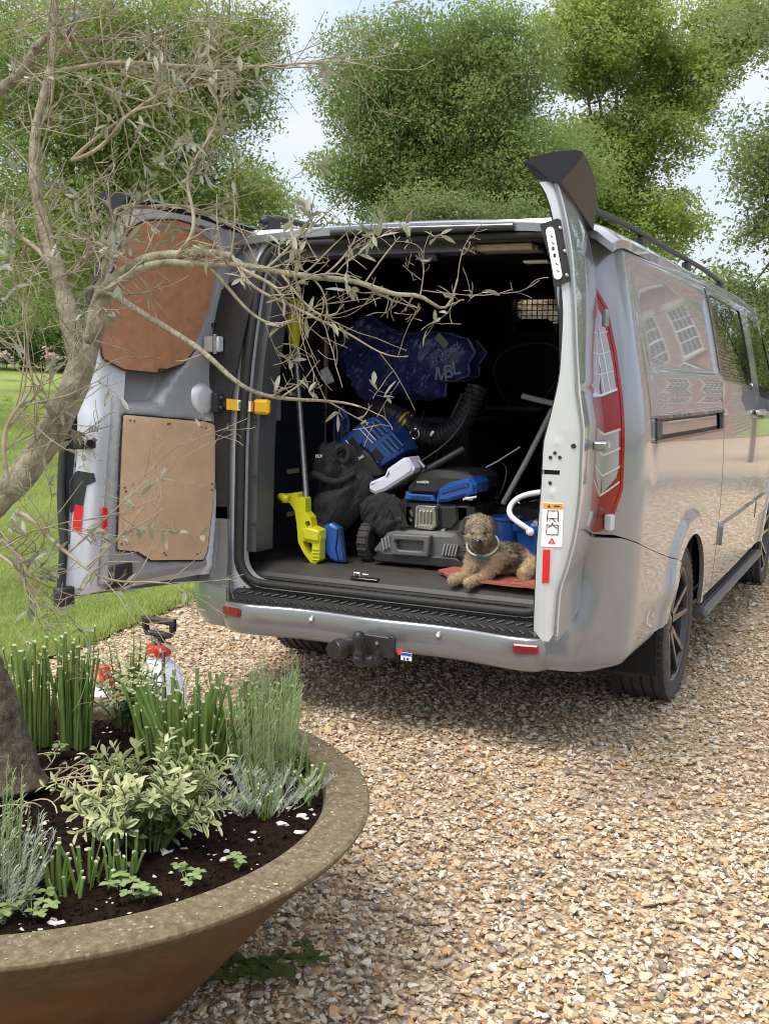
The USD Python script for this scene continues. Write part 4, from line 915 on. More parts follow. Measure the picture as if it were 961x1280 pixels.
for u, z in ((.50, 1.215), (.48, 1.213), (.31, 1.198), (.30, 1.199), (.13, 1.180), (.105, 1.178), (.535, .96), (.53, .945), (.075, .945), (.078, .92), (.555, .745), (.16, .66), (.14, .665), (.33, .675), (.34, .685)):
    obj('board_screw', lathe([(0, .002), (.0035, .0015), (.0045, 0)], 8, basis((.979, -.203, 0)), DL(u, z, float(TI(z)) - .020)), 'dark_print', b2, 40)
for u, z in ((.30, 1.407), (.012, 1.60)): obj('board_clip', bx(DL(u, z, float(TI(z)) - .016), (.02, .034, .018), .003), 'black_plastic', b1)
q = np.array([DL(ue(a) + .012, a, float(T_OUT(a)) - .02) for a in np.linspace(ZB_L + .02, 1.22, 24)]); obj('edge_rubber', tube(q, .016, 8), 'rubber', ld, 60)
q = np.array([DL(ue(a) + .010, a, float(T_OUT(a)) - .02) for a in np.linspace(1.22, 1.99, 24)]); obj('edge_rubber', tube(q, .014, 8), 'rubber', ld, 60)
def lp(pts, d0, d1, m, name, h=.02): return obj(name, sheet(pts if hasattr(pts, 'exterior') else Polygon(pts), lambda p: DL(p[:, 0], p[:, 1], base_t(p) - d0), h, lambda p: DL(p[:, 0], p[:, 1], base_t(p) - d1)), m, ld, 40)
lp([(.722, .905), (.700, .898), (.712, .802), (.734, .808)], .004, 0, 'red_tape', 'edge_reflector')
obj('edge_reflector', sheet(Polygon([(.640, .893), (.619, .887), (.622, .803), (.641, .811)]), lambda p: DL(p[:, 0], p[:, 1], TI(p[:, 1]) - .019), .02, lambda p: DL(p[:, 0], p[:, 1], TI(p[:, 1]) - .012)), 'red_tape', ld, 40)
lk = obj('door_latch', bx(DL(.700, 1.135, -.005), (.05, .085, .045), .010), 'black_plastic', ld)
obj('latch_claw', tube([DL(.735, 1.15, -.03), DL(.70, 1.155, -.045), DL(.67, 1.145, -.03)], .007, 8), 'steel', lk)
obj('latch_spring', cat(*[tube([DL(.70 - k*.012, 1.175, -.03), DL(.695 - k*.012, 1.20, -.03)], .004, 6) for k in range(4)]), 'steel_dull', lk)
hp = lp([(.705, 1.03), (.66, 1.02), (.655, .99), (.685, .975), (.70, .90), (.735, .875), (.735, .99)], .003, -.004, 'black_plastic', 'handle_cup')
hd = obj('inner_handle', bx(DL(.56, .625, -.034), (.02, .115, .085), .012, np.stack([[.979, -.203, 0], [.203, .979, 0], [0, 0, 1]], 1)), 'black_plastic', ld)
obj('handle_lever', bx(DL(.575, .590, -.046), (.018, .135, .026), .007, np.stack([[.979, -.203, 0], [.203, .979, 0], [0, 0, 1]], 1)), 'black_gloss', hd)
obj('corner_boot', bx(DL(.775, .565, .03), (.05, .075, .075), .012, np.stack([[.979, -.203, 0], [.203, .979, 0], [0, 0, 1]], 1)), 'black_plastic', ld)
bu = obj('strap_boss', lathe([(0, .018), (.04, .016), (.058, .008), (.07, -.012)], 24, basis((.979, -.203, 0)), DL(.10, 1.290, -.006)), 'paint_inner', ld, 50)
br = obj('strap_bracket', bx(DL(.030, 1.282, -.045), (.035, .10, .082), .006, np.stack([[.979, -.203, 0], [.203, .979, 0], [0, 0, 1]], 1)), 'black_plastic', ld)
for dz in (-.02, .02): obj('bracket_bolt', lathe([(0, .006), (.007, .006), (.008, 0)], 10, basis((.979, -.203, 0)), DL(.055, 1.282 + dz, -.064)), 'steel', br, 40)
spoiler(DL, .545, ld, -.15)
# the yellow check strap from the door to the pillar
a0, a1, a2 = np.array([-.695, -.012, 1.277]), np.array([-.612, .045, 1.269]), np.array([-.55, .10, 1.266])
obj('strap_arm', tube([DL(.02, 1.282, -.04), a0], .018, 8), 'black_plastic', van)
ys = obj('check_strap', cat(hull([a0 + [0, s*.008, t*.022] for s in (-1, 1) for t in (-1, 1)] + [a1 + [0, s*.008, t*.022] for s in (-1, 1) for t in (-1, 1)]), bx((a1 + a2)/2 + [0, .0, 0], (.075, .034, .062), .012)), 'yellow_plastic', van, 30)
dd = (a1 - a0)/np.linalg.norm(a1 - a0)
def onstrap(f, w, h, m, name):
    c = a0 + (a1 - a0)*f; q = [c + dd*w*s + [0, -.0105, h*t] for s in (-1, 1) for t in (-1, 1)] + [c + dd*w*s + [0, -.007, h*t] for s in (-1, 1) for t in (-1, 1)]
    return obj(name, hull(q), m, ys)
onstrap(.73, .026, .020, 'white_print', 'strap_label'); 
def onstrap2(f, w, h, m, name):
    c = a0 + (a1 - a0)*f; q = [c + dd*w*s + [0, -.0125, h*t] for s in (-1, 1) for t in (-1, 1)] + [c + dd*w*s + [0, -.009, h*t] for s in (-1, 1) for t in (-1, 1)]
    return obj(name, hull(q), m, ys)
onstrap2(.61, .0095, .016, 'green_print', 'strap_sign'); onstrap2(.82, .0095, .016, 'red_print', 'strap_sign')
# ================================================================== trees, hedge and house
tree('tall_tree', 'broad bushy mid green tree rising behind the middle of the van roof', (-8.0, 21.2, 1.0), (-8.1, 21.2, 4.6), .20,
     [((-9.63, 20.58, 8.15), (1.95, 1.8, 1.75)), ((-7.71, 21.53, 8.60), (1.85, 1.7, 1.55)), ((-8.47, 21.01, 7.2), (2.1, 1.9, 1.6)), ((-9.95, 20.2, 6.25), (1.5, 1.3, .95)), ((-6.9, 21.6, 6.3), (2.3, 1.9, 1.35)), ((-8.2, 20.9, 5.4), (2.4, 1.8, 1.0))],
     3800, (.085, .048), 'leaf_mid', 3, None, .42, 52, .15, 10, gaps=.10)
tree('round_bush', 'low bright yellow green bush showing just above the van roof', (-6.6, 16.0, .8), (-6.6, 16.0, 3.6), .07,
     [((-6.85, 15.83, 4.45), (1.15, .9, .60)), ((-5.62, 16.41, 4.35), (1.25, .95, .60)), ((-7.75, 15.38, 4.0), (.9, .7, .5)), ((-6.6, 15.9, 3.3), (1.8, 1.0, .9))],
     560, (.070, .042), 'leaf_shade', 5, None, .30, 40, .25, 5, 'bush', .3)
tree('oak_tree', 'open yellow green oak with bare limbs showing, right of the tall bushy tree', (-6.6, 31.0, 1.0), (-6.7, 30.8, 6.8), .26,
     [((-7.17, 31.09, 11.8), (2.5, 2.3, 1.9)), ((-5.21, 31.87, 10.7), (1.6, 1.7, 1.5)), ((-6.2, 31.18, 8.9), (2.1, 1.8, 1.15)), ((-7.7, 30.33, 7.6), (2.1, 1.9, 1.5)), ((-6.2, 30.81, 6.2), (2.2, 1.8, 1.2)), ((-4.0, 32.6, 12.3), (1.5, 1.5, 1.2))],
     2900, (.115, .07), 'leaf_oak', 8, None, .50, 42, .3, 14, gaps=.34)
tree('hanging_tree', 'tree with drooping fine twigs at the right edge of the picture, ahead of the van, its unseen right crown darkening the van side', (1.35, 10.95, 0), (.75, 10.85, 4.3), .13,
     [((-.24, 10.7, 5.46), (.62, .66, .8)), ((.10, 10.68, 4.21), (.60, .73, .85)), ((.08, 10.51, 3.05), (.58, .59, .60)), ((-.0, 10.38, 2.25), (.60, .56, .5)), ((.75, 10.75, 2.7), (.8, .93, 1.2)), ((.5, 10.97, 5.47), (.9, 1.0, 1.2)), ((3.4, 10.4, 5.7), (2.3, 2.0, 1.7)), ((5.4, 8.6, 5.9), (2.1, 2.2, 1.7)), ((6.6, 5.6, 5.6), (1.9, 2.3, 1.7))],  # rightmost lobes lie out of view, placed to darken the right van flank
     4800, (.062, .034), 'leaf_shade', 13, None, .26, 34, .2, 9, gaps=.50)
tree('spreading_tree', 'large pale green tree spreading over the lawn behind the olive', (-11.4, 12.0, .7), (-11.0, 12.0, 4.4), .21,
     [((-12.11, 11.38, 6.32), (2.3, 2.0, 1.9)), ((-10.3, 12.32, 7.0), (1.8, 1.5, 1.2)), ((-9.05, 12.84, 6.40), (.9, 1.0, 1.05)), ((-9.45, 12.43, 4.65), (1.15, 1.1, .95)), ((-11.69, 11.25, 3.75), (2.1, 1.7, 1.1)), ((-8.55, 12.81, 4.3), (.75, .7, .5)), ((-10.45, 12.07, 5.6), (1.7, 1.5, 1.2)), ((-8.62, 13.16, 7.3), (.36, .42, .5))],
     3800, (.068, .034), 'leaf_light', 21, None, .36, 46, .2, 11, gaps=.18)
tree('far_tree', 'darker green tree standing further back over the lawn, behind the pale spreading tree', (-17.6, 20.6, 1.2), (-17.2, 20.8, 3.6), .22,
     [((-19.41, 19.87, 3.6), (3.2, 2.4, 1.3)), ((-16.13, 21.47, 4.2), (2.6, 2.2, 1.7)), ((-13.98, 22.48, 4.2), (1.9, 1.7, 1.3)), ((-18.0, 20.81, 5.9), (2.6, 2.3, 1.9)), ((-15.0, 22.0, 6.0), (1.6, 1.6, 1.2))],
     1500, (.11, .06), 'leaf_mid', 25, None, .48, 36, .2, 6, gaps=.35)
for i, (c, r, lab, lm) in enumerate([((-32.6, 29.1), (3.4, 2.4, 1.7), 'dark hedge shrub at the far side of the lawn, left of the pink flowers', 'leaf_dark'), ((-29.3, 30.6), (2.6, 2.0, 1.5), 'dark hedge shrub at the far side of the lawn, just behind the pink flowers', 'leaf_dark'), ((-26.6, 31.8), (2.5, 2.1, 1.9), 'dark hedge shrub at the far side of the lawn, behind the olive fork', 'leaf_dark'),
                                      ((-23.6, 33.2), (2.9, 2.5, 2.3), 'dark hedge shrub at the far side of the lawn, behind the left van door', 'leaf_dark'), ((-20.2, 34.8), (2.9, 2.4, 2.4), 'dark hedge shrub far behind the gap between van door and body', 'leaf_dark')]):
    tree('hedge_shrub', lab, (c[0], c[1], 1.3), (c[0], c[1], 2.2), .08, [((c[0], c[1], 1.3 + r[2]), r)], 420, (.14, .08), lm, 40 + i, 'dark shrubs along the far side of the lawn', .55, 26, .3, 3, 'shrub', .15)
tree('dark_tree', 'dark leafy tree far ahead of the van, low at the right edge', (-.9, 21.8, 0), (-.7, 21.7, 1.6), .14,
     [((-1.97, 21.16, 2.6), (1.3, 1.2, 1.3)), ((-.9, 21.57, 2.2), (1.3, 1.1, 1.3)), ((.2, 22.15, 2.9), (1.6, 1.6, 1.9))], 620, (.09, .05), 'leaf_dark', 51, None, .36, 34, .2, 5, gaps=.25)
def wood(name, lab, pts, n, seed, h, mt):
    rng = np.random.default_rng(seed); p = np.array(pts); t = rng.uniform(0, len(p) - 1.001, n); i = t.astype(int)
    c = p[i] + (p[i+1] - p[i])*(t - i)[:, None]; q = np.column_stack([c + rng.normal(0, 2.2, (n, 2)), np.zeros(n)])
    top = h*(.65 + .5*meshkit.noise(np.column_stack([c*.12, np.zeros(n)]), seed)); q[:, 2] = 1.0 + top*rng.uniform(0, 1, n)**.75
    protos = [(spray(rng, 40, 1.5, .42, .24), mt) for _ in range(5)]
    instancer(numbered('/World', name), protos, q, quat_tilt(rng, n, .3), rng.uniform(.7, 1.3, n), rng.integers(0, 5, n), None, 'stuff', lab, 'woodland')
wood('distant_wood', 'distant wood closing the view beyond the lawn and the drive', [(-75, 20), (-58, 48), (-36, 58), (-14, 64), (8, 66), (30, 58)], 3000, 61, 7.5, 'leaf_mid')
# pink flowering shrubs on the far bed
for i, (x_, y_, r_) in enumerate([(-23.4, 24.4, .42), (-24.8, 23.9, .34), (-22.2, 25.3, .36)]):
    rng = np.random.default_rng(70 + i)
    t = thing('flowering_shrub', ['pink flowering shrub at the back of the lawn, middle one of three', 'small pink flowering shrub at the back of the lawn, leftmost of three', 'pink flowering shrub at the back of the lawn, nearest the olive trunk'][i], 'shrub', (x_, y_, 1.45), 'pink shrubs along the back of the lawn')
    lv = cat(*[xf(spray(rng, 30, .22, .10, .05), None, np.array([x_, y_, 1.75]) + rng.normal(0, r_*.42, 3)*[1, 1, .6]) for _ in range(9)]); tag(obj('foliage', lv, 'leaf_dark', t, False), kind='stuff')
    fl_ = cat(*[xf(spray(rng, 14, .15, .10, .09), None, np.array([x_, y_, 1.86]) + rng.normal(0, r_*.45, 3)*[1, 1, .5]) for _ in range(12)]); tag(obj('blossom', fl_, 'petal_pink', t, False), kind='stuff')
    obj('stem', tube([(x_, y_, 1.4), (x_, y_, 1.8)], .02, 6), 'trunk_bark', t)
tree('yard_tree', 'slender tree before the brick house, mirrored in the van window', (2.6, 17.5, 0), (2.5, 17.4, 2.4), .10, [((2.35, 17.3, 4.2), (.9, .9, 1.6)), ((2.2, 17.6, 2.6), (.7, .7, .8))], 320, (.08, .045), 'leaf_mid', 91, None, .32, 30, .2, 4, gaps=.3)
# brick house ahead on the right: what the van's flank mirrors
usdkit.material(stage, '/World/Looks/brickwork', {'tc': ('texture_coordinate', {}), 'mp': ('mapping', {'rotation': (math.pi/2, 0, 0)}), 'b': ('brick_texture', {'scale': 1.0, 'color1': (.30, .135, .085), 'color2': (.20, .085, .055), 'mortar': (.38, .33, .28), 'mortar_size': .010, 'brick_width': .225, 'row_height': .075, 'mortar_smooth': .1}),
    'n': ('noise_texture', {'scale': 3.0, 'detail': 4.}), 'h': ('hsv', {'saturation': 1.0}), 'ma': ('map_range', {'from_min': .3, 'from_max': .7, 'to_min': .75, 'to_max': 1.15}), 'p': ('principled_bsdf', {'roughness': .85}), 'bm': ('bump', {'strength': .5, 'distance': .01, 'invert': True})},
    [('tc.object', 'mp.vector'), ('mp.vector', 'b.vector'), ('tc.object', 'n.vector'), ('n.fac', 'ma.value'), ('ma.result', 'h.value'), ('b.color', 'h.color'), ('h.color', 'p.base_color'), ('b.fac', 'bm.height'), ('bm.normal', 'p.normal')], surface='p.BSDF')
pm('white_paint', (.74, .73, .70), .4); pm('roof_tile', (.16, .085, .065), .8, var=.3, vscale=20); pm('stone_trim', (.42, .38, .31), .75, var=.15, vscale=20)
HX0, HX1, HY, HZ = 5.3, 17.3, 32.0, 7.6
hs = thing('brick_house', 'red brick house with white sash windows, mirrored in the side of the van', 'house', (HX0, HY, 0))
wins = [(cx, cz) for cz in (2.2, 5.5) for cx in (6.15, 7.75, 9.6, 11.6, 13.6, 15.6)]
wp = sbox(HX0, 0, HX1, HZ)
for cx, cz in wins: wp = wp.difference(sbox(cx - .52, cz - .95, cx + .52, cz + .95))
v, f = prism(wp, HY, HY + .3); obj('wall', (v, f), 'brickwork', hs, False)
obj('wall', bx((HX0 + .15, HY + 4.2, HZ/2), (.3, 7.8, HZ), 0), 'brickwork', hs, False); obj('wall', bx((HX1 - .15, HY + 4.2, HZ/2), (.3, 7.8, HZ), 0), 'brickwork', hs, False)
obj('inner_wall', bx(((HX0 + HX1)/2, HY + 1.2, HZ/2), (HX1 - HX0 - .7, .05, HZ), 0), 'void', hs, False)
rf = [(HX0 - .35, HY - .4, HZ), (HX1 + .35, HY - .4, HZ), (HX0 - .35, HY + 8.6, HZ), (HX1 + .35, HY + 8.6, HZ), (HX0 + 1.5, HY + 4.1, HZ + 3.2), (HX1 - 1.5, HY + 4.1, HZ + 3.2)]
obj('roof', hull(rf), 'roof_tile', hs, False); obj('eaves', bx(((HX0 + HX1)/2, HY - .12, HZ - .09), (HX1 - HX0 + .5, .36, .17), .02), 'white_paint', hs, False)
for cx, cz in wins:
    w = sub('window', hs)
    obj('frame', cat(bx((cx - .485, HY + .09, cz), (.07, .09, 1.90), 0), bx((cx + .485, HY + .09, cz), (.07, .09, 1.90), 0), bx((cx, HY + .088, cz + .915), (.9, .086, .07), 0), bx((cx, HY + .088, cz - .915), (.9, .086, .07), 0), bx((cx, HY + .085, cz), (.9, .08, .06), 0)), 'white_paint', w, False)
    bars = [bx((cx + k*.225, HY + .09, cz), (.030, .04, 1.8), 0) for k in (-1, 0, 1)] + [bx((cx, HY + .092, cz + k*.44), (.9, .036, .03), 0) for k in (-1, 1)]
    obj('glazing_bars', cat(*bars), 'white_paint', w, False); obj('pane', bx((cx, HY + .12, cz), (.92, .006, 1.8), 0), 'glass_clear', w, False)
    obj('sill', bx((cx, HY - .01, cz - .99), (1.2, .16, .08), .01), 'stone_trim', w, False); obj('lintel', bx((cx, HY - .004, cz + 1.07), (1.25, .03, .24), .005), 'stone_trim', w, False)
# ================================================================== what lies in the van
def pillow(poly, y0, depth, r, fold, fs, seed, h=.012, back=.35, drift=None, ridge=1.0):
    """a soft thing: an outline in (x, z) filled out in y, with folds"""
    poly = (poly if hasattr(poly, 'exterior') else Polygon(poly)).buffer(0)
    def amt(p):
        d = shapely.distance(shapely.points(p), poly.exterior); t = np.clip(d/r, 0, 1); return np.sqrt(1 - (1 - t)**2), t
    def folds(p):
        q = np.column_stack([p@np.array([[.90, .44], [-.44, .90]])*np.array([1.0, .36])*fs, np.full(len(p), seed*1.7)]); n_ = meshkit.fbm(q + .6*meshkit.noise(q*.7, seed)[:, None], 4, seed)
        return (1 - np.abs(2*n_ - 1)**ridge*1.6)
    dr = (lambda p: 0) if drift is None else drift
    def fr_(p):
        a, t = amt(p); return np.column_stack([p[:, 0], y0 + dr(p) - depth*a - fold*(folds(p) - .5)*np.minimum(1, t*2.5), p[:, 1]])
    def bk_(p):
        a, t = amt(p); return np.column_stack([p[:, 0], y0 + dr(p) + depth*back*a + .001, p[:, 1]])
    return sheet(poly, fr_, h, bk_)
def ypr(pts, y0, y1, bev=.006): return prism(Polygon(pts), y0, y1, bev)
FLOOR = .600
# -- yellow grass strimmer leaning on the left wall
st = thing('grass_strimmer', 'yellow grass strimmer with a grey shaft leaning against the dark left wall of the van', 'strimmer', (-.45, .30, FLOOR))
top, low = np.array([-.668, .46, 1.705]), np.array([-.505, .318, .885]); ax = (top - low)/np.linalg.norm(top - low)
Mst = basis(ax, (0, 1, 0))
obj('shaft', tube([low - ax*.02, low + ax*.62], .0125, 12), 'steel_dull', st, 60)
cl = obj('shaft_label', tube([low + ax*.585, low + ax*.66], .0138, 12), 'grey_plastic', st, 60)
s0 = low + ax*.655
hd = obj('head', lathe([(0, -.002), (.014, 0), (.018, .01), (.026, .05), (.030, .085), (.040, .110), (.043, .140), (.040, .150), (.044, .158), (.046, .19), (.042, .212), (.034, .222), (0, .226)], 28, Mst, s0), 'lime_plastic', st, 45)
obj('head_collar', lathe([(.0445, .148), (.0465, .152), (.0465, .168), (.0445, .172)], 28, Mst, s0), 'grey_plastic', hd, 45)
fd = np.array([.42, -.9, -.05]); fd -= ax*(fd @ ax); fd /= np.linalg.norm(fd); rt = np.cross(-fd, ax); rt = -rt if rt[0] < 0 else rt
obj('head_print', text('RYOBI', .010, s0 + ax*.155 + fd*.0468 - rt*.021, rt, ax, .001, True), 'white_print', hd, False)
obj('shaft_print', text('RYOBI', .014, low + ax*.652 + fd*.0142 + rt*.006, -ax, rt, .001, True), 'white_print', cl, False)
body = Polygon([(-.61, .884), (-.603, .849), (-.562, .851), (-.537, .82), (-.526, .761), (-.518, .683), (-.49, .637), (-.456, .600), (-.432, .597), (-.412, .614), (-.412, .692), (-.407, .71), (-.411, .743), (-.452, .757), (-.459, .796), (-.483, .818), (-.486, .88), (-.524, .878), (-.525, .9)]).buffer(-.008).buffer(.008)
body = body.difference(Polygon([(-.498, .694), (-.449, .684), (-.450, .648), (-.463, .631), (-.487, .664)]).buffer(-.004).buffer(.004)).difference(Polygon([(-.487, .776), (-.465, .78), (-.458, .763), (-.48, .751)]))
obj('handle_body', prism(body, .275, .325, .010), 'lime_plastic', st, 30)
obj('guard_plate', prism(Polygon([(-.495, .745), (-.487, .70), (-.415, .695), (-.412, .742), (-.47, .752)]).buffer(-.004).buffer(.004), .262, .278, .006), 'lime_plastic', st, 30)
obj('grip_ridge', cat(*[bx((-.43, .272, .615 + k*.015), (.030, .006, .006), .002) for k in range(4)]), 'lime_plastic', st, 30)
obj('front_grip', tube([(-.585, .30, .872), (-.585, .24, .880), (-.55, .235, .872)], .017, 10), 'lime_plastic', st, 50)
# -- storage crate that carries the pile
cr = thing('storage_crate', 'dark storage crate under the blue sack, deep in the load space', 'crate', (-.35, 1.2, FLOOR))
obj('box', bx((-.35, 1.25, .90), (.66, .5, .58), .015), 'void', cr); obj('lid', bx((-.35, 1.25, 1.20), (.70, .54, .03), .008), 'cloth_black', cr)
# -- blue woven sack
sack = Polygon([(-.727, 1.553), (-.66, 1.615), (-.601, 1.666), (-.526, 1.699), (-.437, 1.640), (-.363, 1.612), (-.219, 1.617), (-.1, 1.608), (-.041, 1.570), (.016, 1.576), (.064, 1.521), (.031, 1.467), (.033, 1.414), (-.035, 1.386), (-.117, 1.384), (-.121, 1.313), (-.21, 1.294), (-.307, 1.297), (-.381, 1.325), (-.492, 1.262), (-.53, 1.278), (-.594, 1.335), (-.66, 1.435)])
bg = thing('blue_sack', 'crumpled dark blue woven plastic sack with pale lettering on top of the pile', 'sack', (-.35, .95, 1.21))
drf = lambda p: .10*sstep(-.75, -.3, p[:, 0])*0 + .02*np.sin(p[:, 0]*14)
fy = lambda x_, z_: float(pillow_front(np.array([[x_, z_]]))[0, 1])
obj('sack_cloth', pillow(sack, .97, .12, .13, .115, 13.0, 4, .008, .8, drf, .75), 'tarp_blue', bg, 70)
q = np.array(sack.buffer(-.006).exterior.coords); q = q[(q[:, 1] > 1.52) | (q[:, 0] > .0)]
obj('sack_hem', pillow(LineString([(-.60, 1.655), (-.526, 1.690), (-.437, 1.632), (-.363, 1.604), (-.219, 1.608), (-.1, 1.600)]).buffer(.010), .955, .035, .012, .006, 30, 3, .008), 'tarp_blue', bg, 60)
obj('sack_flap', pillow(Polygon([(-.28, 1.60), (-.10, 1.61), (.02, 1.58), (.055, 1.52), (.025, 1.47), (.03, 1.415), (-.04, 1.388), (-.115, 1.387), (-.17, 1.42), (-.24, 1.47)]), .86, .06, .06, .04, 11, 9, .010, .5), 'tarp_blue', bg, 70)
obj('sack_print', cat(*[xf(text(ch, .030, (0, 0, 0), (1, 0, 0), (0, 0, 1), .003), rotm((0, 1, 0), -a), p) for ch, a, p in zip('ROOKSBY', (.15, .25, .4, .5, .6, .65, .65), [(-.125, .788, 1.462), (-.105, .784, 1.468), (-.083, .782, 1.476), (-.061, .782, 1.486), (-.043, .784, 1.500), (-.026, .786, 1.513), (-.010, .79, 1.527)])]), 'tarp_print', bg, False)
obj('sack_print', cat(*[xf(text(ch, .055, (0, 0, 0), (1, 0, 0), (0, 0, 1), .003, True), rotm((0, 1, 0), -a), p) for ch, a, p in zip('MBL', (-.05, .1, .2), [(-.118, .792, 1.395), (-.068, .784, 1.402), (-.024, .784, 1.416)])]), 'tarp_print', bg, False)
obj('sack_patch', xf(bx((0, 0, 0), (.07, .003, .035), .001), rotm((0, 1, 0), .75), (-.085, .79, 1.568)), 'jamb_grey', bg)
# -- leaf blower: engine, fuel tank and ribbed hose
lb = thing('leaf_blower', 'blue and black leaf blower with white fuel tank and black ribbed hose', 'leaf blower', (-.28, .62, .86))
en = Polygon([(-.46, 1.11), (-.356, 1.200), (-.298, 1.226), (-.263, 1.214), (-.189, 1.152), (-.143, 1.084), (-.2, 1.046), (-.268, 1.002), (-.299, 1.054), (-.344, 1.088), (-.401, 1.045)]).buffer(-.008).buffer(.008)
cw = obj('engine_cowl', prism(en, .52, .72, .016), 'blue_dark', lb, 30)
ua = np.array([.155, 0, -.142]); ua /= np.linalg.norm(ua); va = np.array([.72, 0, .69])
dcw = lambda c, a, b: np.array(c) + ua*a + va*b
def cbar(c, L, w, d, y, par, m, name, lst=None):
    M = np.stack([ua, np.array([0, 1, 0]), -np.cross(ua, [0, 1, 0])], 1)
    return xf(bx((0, 0, 0), (L, d, w), min(w, d)*.3), M, (c[0], y, c[1]))
louv = [cbar((-.305 + k*.021 + .000, 1.150 + k*.013 - .01*0), .085 - .004*abs(k - 2), .008, .012, .519, None, None, '') for k in range(0, 4)] + [cbar((-.225 + k*.019, 1.088 + k*.0145), .075, .008, .012, .519, None, None, '') for k in range(0, 4)]
for l in louv: obj('cowl_louvre', l, 'blue_plastic', cw, 30)
gaps_ = [cbar((-.294 + k*.021, 1.1565 + k*.013), .080, .009, .004, .5195, None, None, '') for k in range(3)] + [cbar((-.2155 + k*.019, 1.0955 + k*.0145), .070, .008, .004, .5195, None, None, '') for k in range(3)]
obj('cowl_slot', cat(*gaps_), 'void', cw, 30)
obj('cowl_edge', cat(*[cbar((-.318 + k*.016, 1.142 + k*.012), .09, .0025, .006, .516, None, None, '') for k in range(3)]), 'tank_plastic', cw, 30)
obj('cowl_opening', cbar((-.374, 1.098), .072, .034, .006, .518, None, None, ''), 'void', cw, 30)
obj('opening_rim', cat(cbar((-.391, 1.093), .076, .004, .008, .516, None, None, '')), 'tank_plastic', cw, 30)
obj('cowl_opening', cbar((-.262, 1.060), .055, .034, .006, .518, None, None, ''), 'void', cw, 30)
obj('cowl_label', prism(Polygon([(-.345, 1.196), (-.325, 1.214), (-.318, 1.208), (-.338, 1.190)]), .512, .522), 'yellow_plastic', cw)
bb = obj('starter_housing', prism(Polygon([(-.40, 1.040), (-.334, 1.089), (-.289, 1.056), (-.244, .992), (-.248, .974), (-.312, .957), (-.355, .985)]).buffer(-.006).buffer(.006), .50, .64, .010), 'black_plastic', lb, 30)
pr_ = np.array([.83, 0, .55])/np.linalg.norm([.83, 0, .55])
obj('housing_print', text('HYUNDAI', .011, (-.378, .499, 1.012), pr_, np.cross([0, -1, 0], pr_), .001, True), 'white_print', bb, False)
obj('housing_print', cat(text('BLOWER', .006, (-.350, .499, 1.004), pr_, np.cross([0, -1, 0], pr_), .001), text('2-STROKE', .006, (-.343, .499, .995), pr_, np.cross([0, -1, 0], pr_), .001)) if False else cat(*[bx((-.335 + k*.004, .4985, 1.0 - k*.007), (.030 - k*.004, .001, .004), 0, None) for k in range(3)]), 'white_print', bb, False)
tk = Polygon([(-.326, .927), (-.302, .955), (-.263, .944), (-.234, .963), (-.191, .983), (-.196, 1.005), (-.121, 1.057), (-.097, 1.062), (-.067, 1.016), (-.076, .994), (-.203, .91), (-.252, .891), (-.281, .907), (-.311, .91)]).buffer(-.007).buffer(.007)
tk_ = obj('fuel_tank', prism(tk, .47, .60, .012), 'tank_plastic', lb, 35)
obj('filler_cap', lathe([(0, .012), (.014, .012), (.016, .008), (.016, -.01)], 18, basis((-.75, -.2, .3)), (-.322, .50, .940)), 'yellow_plastic', tk_, 40)
obj('carry_frame', tube([(-.26, .56, .875), (-.06, .56, .995), (.03, .58, 1.05), (.10, .62, 1.10)], .016, 10), 'black_plastic', lb, 50)
obj('throttle_lever', tube([(-.075, .545, 1.045), (-.045, .54, 1.015)], .009, 8), 'steel_dull', lb)
hp_ = spline([(-.47, .80, 1.225), (-.366, .78, 1.250), (-.256, .77, 1.205), (-.155, .77, 1.150), (-.057, .78, 1.150), (.019, .79, 1.206), (.062, .80, 1.289), (.080, .82, 1.36)], 200)
rad = np.where(np.arange(200) < 100, .048, .046 + .006*np.sin(np.arange(200)*1.05)); rad[58:64] = .053; rad[96:102] = .054
duct = obj('ribbed_hose', tube(hp_, rad, 20), 'black_plastic', lb, 50)
obj('hose_label', tube(hp_[64:74], .0495, 20, False), 'yellow_plastic', duct, 50)
dl_ = np.cross(hp_[70] - hp_[66], [0, 0, 1]); obj('label_print', tube(hp_[67:71], .0500, 20, False), 'dark_print', duct, 50)
obj('hose_clip', bx(hp_[112] + np.array([.01, -.055, .012]), (.016, .010, .030), .003, rotm((0, 1, 0), .6)), 'steel', duct)
an = np.linspace(0, 2*np.pi, 25)
obj('strap_ring', tube(np.stack([-.168 + .022*np.cos(an), np.full(25, .700), 1.150 + .022*np.sin(an)], 1), .004, 6, False), 'steel', lb)
obj('strap_loop', tube(spline([(-.20, .70, 1.24), (-.19, .70, 1.19), (-.165, .695, 1.165), (-.14, .70, 1.20), (-.13, .71, 1.25)], 16), .012, 6, True, .3), 'cloth_black', lb)
obj('throttle_cable', tube(spline([(.07, .78, 1.37), (.085, .72, 1.28), (.05, .66, 1.17), (-.04, .60, 1.07), (-.10, .58, 1.03)], 24), .005, 6), 'black_plastic', lb)
